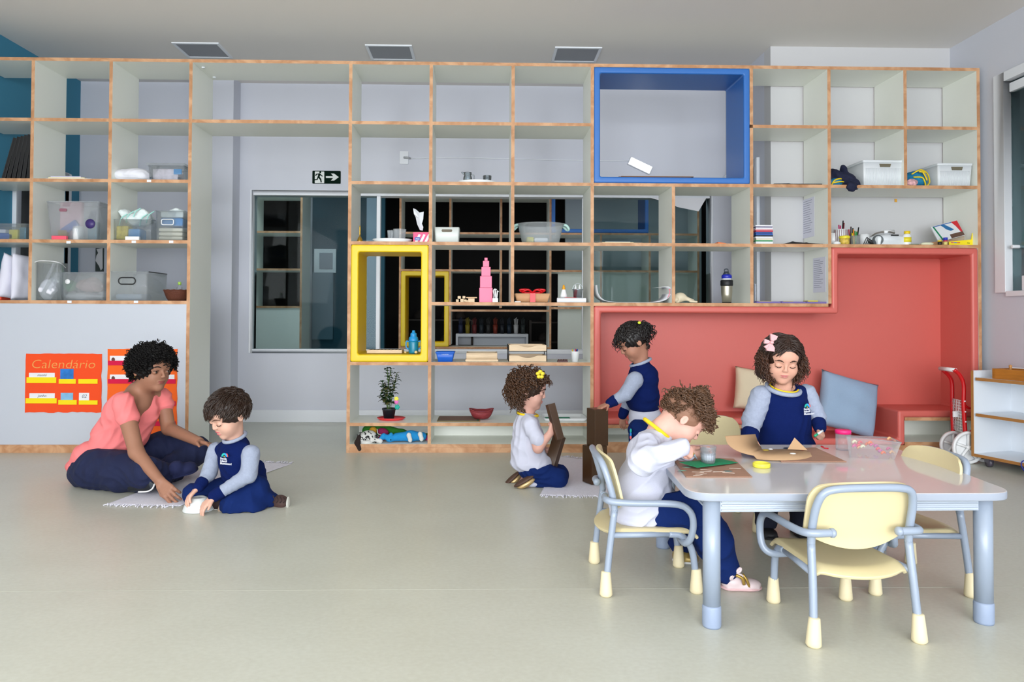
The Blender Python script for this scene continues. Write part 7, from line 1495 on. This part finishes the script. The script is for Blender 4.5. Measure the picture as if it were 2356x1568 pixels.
S.mesh('body', SK, t, .0032, None, 1)
face(t, hc, R, hh, '#2c1a12', '#c47470', 'open')
haircap(t, hc, R, hh, mat('hair_under', '#2c1b11', rough=.6), (0, -.56, -.16), (.45, .36, .44), -.30, puff=1.08, amp=.004, extra=(((0, .30, -.10), (.30, .22, .24)),))
pred = lambda v: (v[1] > -.05 or v[2] > .35) and not (v[1] < -.5 and v[2] < .55) and v[2] > -.72
locks('curls', hc, R, hh, 430, pred, HG, t, .058, .0085, .0032, .35, .55, 9, 2.4, (.43, .50, .43))
locks('curls', hc, R, hh, 160, lambda v: v[1] > .15 and v[2] < .1 and v[2] > -.8, HG, t, .07, .009, .0034, .9, .45, 10, 2.4, (.42, .48, .42))
cp = P3(1243, 861, 3.80); b = MB()
for k in range(5):
    a = 2 * PI * k / 5 + .3; q = cp + np.array((.013 * math.cos(a), 0, .015 * math.sin(a))); b.lathe([(0, -.003), (.009, -.002), (.010, .002), (0, .004)], tuple(q), 10, M=Matrix.Rotation(PI / 2, 4, 'X'), sx=1.2)
b.build('hair_clip', mat('clip_yellow', '#e6d23a', rough=.5), t)
Rt = frame_from((1, 0, 0), (0, 0, 1))
S = SDF().ell(P3(1212, 985, 3.885), (.085, .075, .080), Rt, k=.03).ell(P3(1214, 1030, 3.885), (.092, .092, .100), Rt, k=.04).ell(P3(1222, 1062, 3.885), (.114, .114, .060), Rt, k=.03).cap(Nk - NZ, sn, .040, .040, k=.03).cap(Nk - NZ, sf, .040, .040, k=.03).cap(sn, P3(1237, 1010, 3.775), .040, .040, k=.015).cap(sf, P3(1240, 1010, 3.99), .040, .040, k=.015)
neckhole(S, P3(1214, 950, 3.885), frame_from((1, 0, -.15), (.25, 0, 1)), .050)
S.mesh('shirt', WSH, t, .0038, folds(.0045, 34, 4), 2)
MB().tube(loop(P3(1214, 952, 3.885), frame_from((1, 0, -.15), (.25, 0, 1)), .058, .056), .0065, 8, closed=True).build('collar', YCOL, t)
S = SDF().ell(P3(1226, 1082, 3.885), (.08, .09, .045), k=.02).chain([P3(1228, 1078, 3.83), kn], [.060, .050], k=.03).chain([kn, P3(1236, 1110, 3.84)], [.050, .042], k=.03).chain([P3(1228, 1078, 3.94), kf], [.060, .050], k=.03).chain([kf, P3(1236, 1106, 3.94)], [.050, .042], k=.03)
S.mesh('trousers', TRO, t, .004, folds(.0045, 36, 2), 2, .002)
SOB = mat('sole_brown', '#4c3428', rough=.6); GOLD = mat('gold_leather', '#c4a878', rough=.35, metal=.5)
for hl, to, yy in (((1184, 1118), (1229, 1092), 3.79), ((1160, 1116), (1196, 1084), 3.93)):
    A, B_ = P3(*hl, yy), P3(*to, yy); d_ = nrm(B_ - A); nrm_ = nrm(np.cross(d_, (0, 1, 0))); Rr = np.stack([d_, (0, 1, 0), nrm_], 1)
    S = SDF().ell((A + B_) / 2, (np.linalg.norm(B_ - A) * .54, .030, .013), Rr, k=.005); o = S.mesh('shoe', SOB, t, .003, None, 1)
    S = SDF().ell((A + B_) / 2 + np.array((.008, -.002, -.016)), (np.linalg.norm(B_ - A) * .46, .027, .018), Rr, k=.005); S.mesh('upper', GOLD, o, .003, None, 1, .002)
S = SDF().ell(P3(1226, 1112, 3.82), (.035, .03, .018), k=.01).mesh('sock', WSH, t, .003, None, 1, .002)
def held(label, A, B_, w, roll=0.0):
    A, B_ = Vector(A), Vector(B_); z = (A - B_).normalized(); y = Vector((math.sin(roll), math.cos(roll), 0)); y = (y - z * y.dot(z)).normalized(); x = y.cross(z); c = (A + B_) / 2
    M = Matrix(((x.x, y.x, z.x, c.x), (x.y, y.y, z.y, c.y), (x.z, y.z, z.z, c.z), (0, 0, 0, 1))); prism_block(label, None, (w, w, .19), 0, M=M)
held('slim brown wooden prism held upright near the kneeling child\'s mouth', P3(1266, 930, 3.78), P3(1287, 1009, 3.75), .040, -.35)
held('brown wooden prism held low and tilted in the kneeling child\'s far hand', P3(1284, 1014, 3.90), P3(1268, 1068, 3.88), .056, .5)

# ---- standing child by the tower
SK = skin('skin_brown', '#a87762'); HD = mat('hair_darkest', '#120b0a', rough=.45)
t = person('standing child in navy sweatshirt with dark ponytail touching the brown tower', (.9, 4.03, 0))
hc = P3(1455, 788, 4.02); R = frame_from(nrm((-.80, -.10, -.52)), (-.2, 0, 1)); hh = .20
Nk, Cst, Hp = P3(1474, 832, 4.03), P3(1478, 872, 4.03), P3(1484, 950, 4.04)
sn, sf = P3(1462, 872, 3.94), P3(1470, 872, 4.13); en, wn = P3(1440, 906, 3.90), P3(1403, 927, 3.91)
S = SDF(); head(S, hc, R, hh); S.cap(hc + R @ np.array((0, .14, -.22)) * hh, Nk, .040, .042, k=.02).ell(Cst, (.06, .06, .07), k=.02).cap(Cst, Hp, .052, .055, k=.02).cap(Nk - NZ * 1.4, sn, .024, .024, k=.02).cap(Nk - NZ * 1.4, sf, .024, .024, k=.02)
ef, wf_ = P3(1450, 915, 4.16), P3(1432, 955, 4.14); S.chain([sn, en, wn], [.030, .026, .018]).chain([sf, ef, wf_], [.030, .026, .018])
Xl = (P3(1470, 1000, 3.97), P3(1486, 1000, 4.10))
for q in Xl: S.chain([Hp, np.array((q[0], q[1], .26)), np.array((q[0], q[1], .05))], [.03, .030, .026])
hand(S, wn, P3(1380, 937, 3.905) - wn, nrm((-.2, -.25, 1)), .098, -1, (.16, .16, .16, .2), .060, .12, thumb=(.5, .8, -.2), tc=.1)
hand(S, wf_, (0, 0, -1), (0, 1, 0), .09, 1)
S.mesh('body', SK, t, .0034, None, 1)
face(t, hc, R, hh, '#1c100c', '#a86058', 'down')
haircap(t, hc, R, hh, HD, (0, -.52, -.24), (.40, .30, .44), -.18, puff=1.04, amp=.003, extra=(((0, .34, .0), (.24, .15, .26)),))
locks('hair_strands', hc, R, hh, 420, lambda v: (v[2] > .05 or v[1] > .2) and v[2] > -.5, HD, t, .06, .0035, .0024, .0, .10, 3, 1.2, (.415, .475, .415), comb=lambda v: (0, .8, .6), pts=10, hug=.04)
pc_ = P3(1484, 752, 4.02)
SDF().ell(pc_, (.028, .026, .026)).mesh('ponytail', HD, t, .003, folds(.004, 60, 3), 1)
locks('ponytail', pc_, R, hh * .32, 100, lambda v: True, HD, t, .055, .009, .0024, .9, .60, 4, 1.7, (.39, .39, .39), cen=(0, 0, 0))
locks('curls', hc, R, hh, 44, lambda v: (v[1] < -.45 and .30 < v[2] < .6) or (v[1] > .5 and v[2] < -.2), HD, t, .05, .009, .0024, .8, .45, 8, 1.9, (.41, .47, .41))
q = hc + R @ np.array((-.06, .22, .50)) * hh; q = P3(1471, 742, 3.96); S = SDF().ell(q, (.010, .008, .008), k=.002).mesh('hair_tie', mat('tie_lime', '#c8d838', rough=.5), t, .002, None, 1)
Rt = frame_from((-1, 0, 0), Cst - Hp)
S = SDF().ell(P3(1480, 868, 4.03), (.088, .086, .090), Rt, k=.03).ell(P3(1477, 910, 4.03), (.095, .098, .085), Rt, k=.04).ell(P3(1482, 932, 4.035), (.092, .086, .045), Rt, k=.02).cap(Nk - NZ, sn, .038, .030, k=.03).cap(Nk - NZ, sf, .038, .030, k=.03)
neckhole(S, P3(1474, 831, 4.03), frame_from((-1, 0, -.4), (-.35, 0, 1)), .050)
S.mesh('sweatshirt', NAVY, t, .0038, folds(.0032, 30, 7), 2)
for a, b_, c_ in ((sn, en, wn), (sf, ef, wf_)):
    d_ = nrm(c_ - b_); SDF().chain([a + (b_ - a) * .05, b_, c_ - d_ * .030], [.047, .037, .028], k=.012).mesh('sleeve', GREYF, t, .0035, folds(.0022, 46, 2), 2); SDF().cap(c_ - d_ * .028, c_ - d_ * .002, .031, .026).mesh('cuff', NAVY, t, .003, None, 1)
MB().tube(loop(P3(1474, 833, 4.03), frame_from((-1, 0, -.4), (-.35, 0, 1)), .056, .058), .009, 8, closed=True).build('collar', GREYF, t)
SDF().ell(P3(1484, 955, 4.04), (.092, .092, .068), k=.02).ell(P3(1484, 972, 4.04), (.094, .094, .035), k=.02).mesh('shirt_hem', WSH, t, .0038, folds(.002, 40, 1), 2)
S = SDF().ell(P3(1482, 985, 4.04), (.080, .085, .06), k=.03)
for q in Xl: S.chain([np.array((q[0], q[1], .28)), np.array((q[0], q[1], .16)), np.array((q[0], q[1], .05))], [.060, .050, .044], k=.03)
S.mesh('trousers', TRO, t, .004, folds(.0045, 36, 2), 2, .03)
p_ = P3(1453, 1000, 3.93); 
for k, (dz, c_) in enumerate(((.025, '#18b0a8'), (.005, '#2a8ce0'), (-.012, '#e86a70'))): SDF().ell(p_ + np.array((-.006, -.008, dz)), (.006, .008, .012), k=.002).mesh('side_print', mat('print2_' + c_, c_, rough=.7), t, .0025, None, 1)
for q in Xl: shoe(t, (q[0] + .035, q[1], .001), (q[0] - .095, q[1], .001), SB, SL_)
# ---- child in white seated at the table
SK = skin('skin_fair', '#d6a596'); HLB = mat('hair_lightbrown', '#5a3e2a', rough=.45, noise=.4, nscale=60)
t = person('seated child in white long-sleeved shirt and blue trousers bending over a clear plastic cup', (.55, 2.5, 0))
hc = P3(1573, 966, 2.49); R = frame_from(nrm((.70, -.12, -.70)), (.7, 0, .7)); hh = .178
Nk, Cst, Hp = P3(1517, 992, 2.495), P3(1497, 1045, 2.50), P3(1475, 1165, 2.50)
sn, sf = P3(1490, 1025, 2.405), P3(1510, 1025, 2.60); en, wn = P3(1478, 1062, 2.30), P3(1566, 1028, 2.335)
cupc = gz(1629, 1064, TZ + .012); cupc = np.array((cupc.x, cupc.y, TZ + .012))
ef, wf_ = P3(1545, 1070, 2.66), cupc + np.array((-.050, .050, .030))
S = SDF(); head(S, hc, R, hh); S.cap(hc + R @ np.array((0, .16, -.20)) * hh, Nk, .040, .043, k=.025).ell(Cst, (.06, .07, .07), k=.03).cap(Cst, Hp, .065, .07, k=.03).cap(Nk - NZ * 1.4, sn, .024, .024, k=.02).cap(Nk - NZ * 1.4, sf, .024, .024, k=.02)
S.chain([sn, en, wn], [.028, .024, .018]).chain([sf, ef, wf_], [.028, .024, .018])
kn, kf = P3(1598, 1172, 2.41), P3(1600, 1165, 2.60); an, af = P3(1668, 1315, 2.41), P3(1566, 1262, 2.68)
S.chain([P3(1482, 1180, 2.46), kn, an], [.026, .034, .024]).chain([P3(1480, 1175, 2.54), kf, af], [.026, .034, .024])
hand(S, wn, P3(1590, 1040, 2.35) - wn, nrm((.55, -.80, .35)), .088, 1, (1.15, 1.2, 1.25, 1.3), .074, .0, thumb=(.9, -.2, -.5), tc=.2)
hand(S, wf_, (cupc + np.array((.030, .034, .030))) - wf_, nrm((-.25, .85, .15)), .098, 1, (.55, .6, .6, .6), .062, .12, thumb=(.65, .3, -.85), tc=-.2)
S.mesh('body', SK, t, .003, None, 1)
face(t, hc, R, hh, '#6a4c38', '#c47c74', 'down')
haircap(t, hc, R, hh, mat('hair_thin', '#8a6450', rough=.7), (0, -.46, -.26), (.44, .44, .46), -.22, puff=1.00, amp=.001, name='scalp_hair', fr=80)
pred = lambda v: v[2] > .30 and v[1] > -.80
locks('curls', hc, R, hh, 460, pred, HLB, t, .052, .0072, .0022, .15, .55, 3, 2.0, (.41, .46, .41))
locks('curls', hc, R, hh, 150, lambda v: v[1] < -.25 and v[2] > .45, HLB, t, .045, .0062, .0020, .5, .40, 4, 2.0, (.41, .46, .41))
locks('curls', hc, R, hh, 190, lambda v: v[1] > .35 and -.45 < v[2] < .7, HLB, t, .030, .0055, .0020, .0, .55, 6, 2.0, (.40, .455, .40))
locks('fine_curls', hc, R, hh, 120, lambda v: abs(v[0]) > .6 and .05 < v[2] < .5, mat('hair_fine', '#8c6650', rough=.6), t, .022, .0035, .0010, .1, .12, 7, 1.6, (.395, .45, .395))
q = P3(1612, 905, 2.49); SDF().ell(q, (.032, .030, .024)).mesh('hair_knot', HLB, t, .003, folds(.004, 60, 2), 1); locks('hair_knot', q, R, hh * .3, 110, lambda v: True, HLB, t, .034, .0065, .0020, .2, .6, 5, 1.9, (.39, .39, .39), cen=(0, 0, 0))
Rt = frame_from((1, 0, .1), Nk - Hp)
S = SDF().cap(P3(1508, 1012, 2.495), Cst, .045, .065, k=.03).ell(P3(1496, 1050, 2.50), (.088, .080, .085), Rt, k=.03).ell(P3(1484, 1110, 2.50), (.092, .094, .095), Rt, k=.04).ell(P3(1480, 1156, 2.50), (.118, .118, .084), k=.03).cap(Nk - NZ, sn, .036, .040, k=.03).cap(Nk - NZ, sf, .036, .040, k=.03).ell(P3(1464, 1186, 2.49), (.088, .108, .034), k=.02)
neckhole(S, P3(1512, 988, 2.495), frame_from(nrm((.75, -.1, -.6)), nrm((.75, 0, 1))), .044)
def wd(x, y, z): return folds(.0060, 26, 3, ((.5, .3, 1), (-.9, .2, .5), (.4, .6, -.9)))(x, y, z)
S.mesh('shirt', WSH, t, .0033, wd, 1)
d_ = nrm(wn - en); SDF().chain([sn, en, wn + d_ * .004], [.046, .043, .029], k=.015).mesh('sleeve', WSH, t, .0033, folds(.0045, 34, 6), 2)
d2 = nrm(wf_ - ef); SDF().chain([sf, ef, wf_ - d2 * .022], [.044, .038, .028], k=.015).mesh('sleeve', WSH, t, .0035, folds(.004, 40, 2), 2)
MB().tube(loop(P3(1513, 987, 2.495), frame_from(nrm((.75, -.1, -.6)), nrm((.75, 0, 1))), .048, .056), .0068, 8, closed=True).build('collar', YCOL, t)
S = SDF().ell(P3(1480, 1185, 2.50), (.082, .09, .045), k=.02).chain([P3(1482, 1183, 2.46), P3(1535, 1178, 2.43), kn], [.040, .062, .066], k=.02).chain([kn, P3(1640, 1240, 2.41), an + np.array((-.004, 0, .012))], [.066, .060, .050], k=.03).chain([P3(1480, 1180, 2.54), P3(1535, 1175, 2.58), kf], [.040, .060, .062], k=.02).chain([kf, P3(1582, 1215, 2.64), af + np.array((0, 0, .02))], [.058, .052, .044], k=.03)
S.mesh('trousers', TRO, t, .0038, folds(.0050, 28, 9), 2)
PKS = mat('shoe_pale_pink', '#d6c4c6', rough=.4); GLD = mat('gold_ribbon', '#b09048', rough=.35, metal=.6)
z0 = .001; A = gz(1672, 1352); B_ = gz(1746, 1352); yy = 2.40
o = shoe(t, (A.x - .02, yy, z0), (B_.x + .004, yy - .005, z0), PKS, mat('sole_pink', '#d2aeb0', rough=.5), w=.029, h=.046)
b = MB(); cx_, cz_ = P3(1691, 1318, 2.37)[0], P3(1691, 1318, 2.37)[2]
for a in (.5, 2.6, -.7, 3.8): b.tube(bez([(cx_, 2.372, cz_), (cx_ + .018 * math.cos(a), 2.366, cz_ + .016 * math.sin(a)), (cx_ + .026 * math.cos(a + .35), 2.368, cz_ + .024 * math.sin(a + .35)), (cx_, 2.370, cz_ + .002)], 4), .0045, 6)
b.build('bow', PKS, o); c0, c1 = P3(1693, 1322, 2.366), P3(1722, 1352, 2.372); b = MB()
b.tube(bez([c0, P3(1708, 1330, 2.363), P3(1712, 1344, 2.366)], 4), .0055, 6).tube(bez([P3(1708, 1320, 2.372), P3(1718, 1334, 2.368), P3(1724, 1350, 2.372)], 4), .005, 6); b.build('gold_ribbon', GLD, o)
shoe(t, (af[0] - .035, af[1] - .02, z0), (af[0] + .06, af[1] - .03, z0), mat('shoe_gold', '#a48c50', rough=.4, metal=.4), mat('sole_white', '#dcdcdc'), w=.028, h=.046)
# cup and brush
cp_ = thing('clear_cup', 'small ribbed clear plastic cup held by the seated child over the green card', 'cup', tuple(cupc)); CUPM = glassy('cup_plastic', '#f6f8fa', .5, .22, '#e6ecf2')
prof = [(0, 0), (.0205, 0), (.0225, .003), (.0245, .020), (.0250, .036), (.0280, .052), (.0285, .0545), (.0285, .057), (.0262, .057), (.0232, .036), (.0205, .004), (0, .004)]
MB().lathe(prof, tuple(cupc), 36).build('cup_body', CUPM, cp_)
b = MB()
for i in range(18): a = 2 * PI * i / 18; b.tube([tuple(cupc + np.array((.0228 * math.cos(a), .0228 * math.sin(a), .006))), tuple(cupc + np.array((.0252 * math.cos(a), .0252 * math.sin(a), .034)))], .0009, 4)
b.build('ribs', CUPM, cp_)
MB().lathe([(0, .010), (.021, .010), (.0235, .026), (.02, .034), (0, .030)], tuple(cupc), 20).build('white_glue', mat('glue_white', '#ccd0da', rough=.3), cp_)
t2 = thing('paint_brush', 'tiny brush with yellow ferrule held in the seated child\'s near fist', 'brush', tuple(P3(1592, 1045, 2.36)))
MB().tube([P3(1586, 1030, 2.345), P3(1596, 1044, 2.37)], .0035, 8).build('handle', mat('brush_yellow', '#e0c030', rough=.4), t2); MB().tube([P3(1596, 1044, 2.37), P3(1604, 1056, 2.385)], [.0035, .0015], 8).build('bristles', mat('bristle_grey', '#7f94a0', rough=.6), t2)

# ---- girl with the pink bow
SK = skin('skin_warm', '#cf9d88'); HDB = mat('hair_darkbrown', '#2c1a11', rough=.42)
t = person('standing girl in navy and grey sweatshirt with wavy hair and pink bow behind the table', (1.2, 2.97, 0))
hc = P3(1799, 828, 2.955); R = frame_from(nrm((-.16, -.93, -.30)), (.03, -.1, 1)); hh = .190
Nk, Cst, Hp = P3(1803, 884, 2.98), P3(1800, 930, 2.985), P3(1798, 1035, 2.985)
sr, sl = P3(1752, 912, 2.98), P3(1856, 905, 2.99); er, wr_ = P3(1731, 965, 2.95), P3(1724, 1008, 2.885); el, wl = P3(1880, 958, 2.975), P3(1886, 982, 2.925)
S = SDF(); head(S, hc, R, hh, ear=False); S.cap(hc + R @ np.array((0, .10, -.25)) * hh, Nk, .040, .043, k=.02).ell(Cst, (.065, .05, .07), k=.02).cap(Cst, Hp, .052, .055, k=.02).cap(Nk - NZ * 1.4, sr, .024, .024, k=.02).cap(Nk - NZ * 1.4, sl, .024, .024, k=.02)
S.chain([sr, er, wr_], [.030, .026, .018]).chain([sl, el, wl], [.030, .026, .018])
FL = (np.array((P3(1768, 1180, 2.97)[0], 2.99, 0)), np.array((P3(1850, 1180, 2.97)[0], 3.0, 0)))
for q in FL: S.chain([q + (0, 0, .33), q + (0, 0, .2), q + (0, 0, .05)], [.04, .036, .026])
hand(S, wr_, P3(1736, 1042, 2.84) - wr_, nrm((-.9, -.2, .2)), .095, -1, (.25, .25, .3, .35), .060, .04, thumb=(.7, .5, -.3))
hand(S, wl, P3(1889, 1003, 2.895) - wl, nrm((.35, .25, .85)), .078, -1, (.95, 1.0, 1.05, 1.1), .074, .0, thumb=(.9, .25, -.6), tc=.2)
S.mesh('body', SK, t, .0032, None, 1)
face(t, hc, R, hh, '#3a241a', '#b8706c', 'down')
haircap(t, hc, R, hh, HDB, (0.02, -.50, -.14), (.31, .30, .50), -.45, puff=1.05, amp=.0012, extra=(((.34, .08, -.22), (.15, .26, .30)), ((-.36, .08, -.25), (.16, .26, .30)), ((0, .28, -.15), (.30, .2, .3))))
locks('hair_strands', hc, R, hh, 620, lambda v: v[2] > -.05 and not (v[1] < -.62 and v[2] < .50), HDB, t, .085, .0025, .0020, .0, .10, 5, .8, (.425, .475, .415), comb=lambda v: (.9 if v[0] > .12 else -.9, .15, -1.1), pts=11, jit=.10, hug=.05)
HC_ = mat('hair_curl_brown', '#46291a', rough=.45, noise=.5, nscale=60)
locks('curls', hc, R, hh, 460, lambda v: abs(v[0]) > .55 and v[1] > -.60 and -.68 < v[2] < .16, HC_, t, .068, .0062, .0019, .75, .20, 8, 2.4, (.45, .44, .44), pts=20)
locks('curls', hc, R, hh, 120, lambda v: v[1] > .3 and v[2] < .2, HC_, t, .07, .008, .0028, .8, .25, 9, 2.4, (.43, .46, .43), pts=15)
# bow
BW = mat('bow_pink', '#d8a4a8', rough=.6); q = P3(1775, 787, 2.86); b = MB()
def lobe(dx, dz, L_, w_):
    d = nrm((dx, 0, dz)); u_ = np.array((-d[2], 0, d[0])); P_ = []
    A = [q + d * L_ * f_ + u_ * w_ * g_ + np.array((0, h_, 0)) for f_, g_, h_ in ((.08, -.18, 0), (.55, -.75, -.010), (1.0, -.95, -.004), (1.0, .95, -.004), (.55, .75, -.010), (.08, .18, 0))]
    B2 = [a_ + np.array((0, .012, 0)) for a_ in A]; n = len(A); b.add(A, [tuple(range(n))], 0, True); b.add(B2, [tuple(range(n))[::-1]], 0, True)
    for i in range(n): j = (i + 1) % n; b.add([A[i], A[j], B2[j], B2[i]], [(0, 1, 2, 3)], 0, True)
lobe(.35, 1, .032, .017); lobe(-.15, -1, .036, .018); lobe(-1, .15, .030, .010); lobe(-.75, -.75, .034, .010)
b.lathe([(0, -.008), (.008, -.004), (.008, .004), (0, .008)], tuple(q + np.array((0, -.004, 0))), 10); b.build('hair_bow', BW, t, bevel=.0015, angle=60)
Rt = frame_from((0, -1, 0), (0, 0, 1))
S = SDF().ell(P3(1803, 930, 2.985), (.098, .078, .085), Rt, k=.03).ell(P3(1804, 975, 2.985), (.112, .085, .10), Rt, k=.04).ell(P3(1808, 1025, 2.985), (.122, .090, .075), Rt, k=.03).cap(Nk - NZ, sr, .036, .028, k=.03).cap(Nk - NZ, sl, .036, .028, k=.03)
neckhole(S, P3(1802, 890, 2.965), frame_from((0, -1, -.35), nrm((0.08, -.62, 1))), .060)
S.mesh('sweatshirt', NAVY, t, .0036, folds(.0032, 24, 5, ((.6, .3, .8), (-.7, .2, .7), (1, .3, -.2))), 2)
for a, b_, c_, r0 in ((sr, er, wr_, .045), (sl, el, wl, .038)):
    d_ = nrm(c_ - b_); SDF().chain([a, b_, c_ - d_ * .026], [r0 + .002, r0 - .004, r0 - .012], k=.012).mesh('sleeve', GREYF, t, .0033, folds(.0024, 46, 3), 2); SDF().cap(c_ - d_ * .024, c_ + d_ * .002, r0 - .0085, r0 - .0125).mesh('cuff', NAVY, t, .003, None, 1)
MB().tube(loop(P3(1802, 893, 2.965), frame_from((0, -1, -.35), nrm((0.08, -.62, 1))), .066, .064), .0095, 8, closed=True).build('collar', GREYF, t)
MB().tube(loop(P3(1804, 889, 2.970), frame_from((0, -1, -.35), nrm((0.08, -.60, 1))), .056, .055), .004, 8, closed=True).build('inner_collar', YCOL, t)
ec = P3(1857, 938, 2.885); Rn_ = nrm((.38, -.92, .05)); Rx = nrm(np.cross((0, 0, 1), Rn_)); emblem(t, ec, np.stack([Rx, np.cross(Rn_, Rx), Rn_], 1), .036)
DKT = mat('trouser_dark', '#0d1226', rough=.9); S = SDF().ell(P3(1803, 1050, 2.985), (.10, .085, .06), k=.03)
for q_ in FL: S.chain([q_ + (0, 0, .30), q_ + (0, 0, .16), q_ + (0, 0, .055)], [.058, .048, .045], k=.03)
S.mesh('trousers', DKT, t, .004, folds(.004, 36, 2), 2, .03)
for q_ in FL: shoe(t, (q_[0], q_[1] + .05, .001), (q_[0] - .012, q_[1] - .085, .001), mat('shoe_black', '#0c0d12', rough=.6), mat('shoe_black', '#0c0d12'), w=.034, h=.05)
mk = thing('glue_stick_marker', 'small white and green marker held in the standing girl\'s left hand', 'marker', tuple(P3(1884, 997, 2.87)))
MB().tube([P3(1893, 990, 2.875), P3(1881, 998, 2.865)], .0045, 8).build('barrel', WHITE, mk); MB().tube([P3(1881, 998, 2.865), P3(1874, 1003, 2.86)], .0048, 8).build('cap', mat('marker_green', '#1ea878', rough=.4), mk)
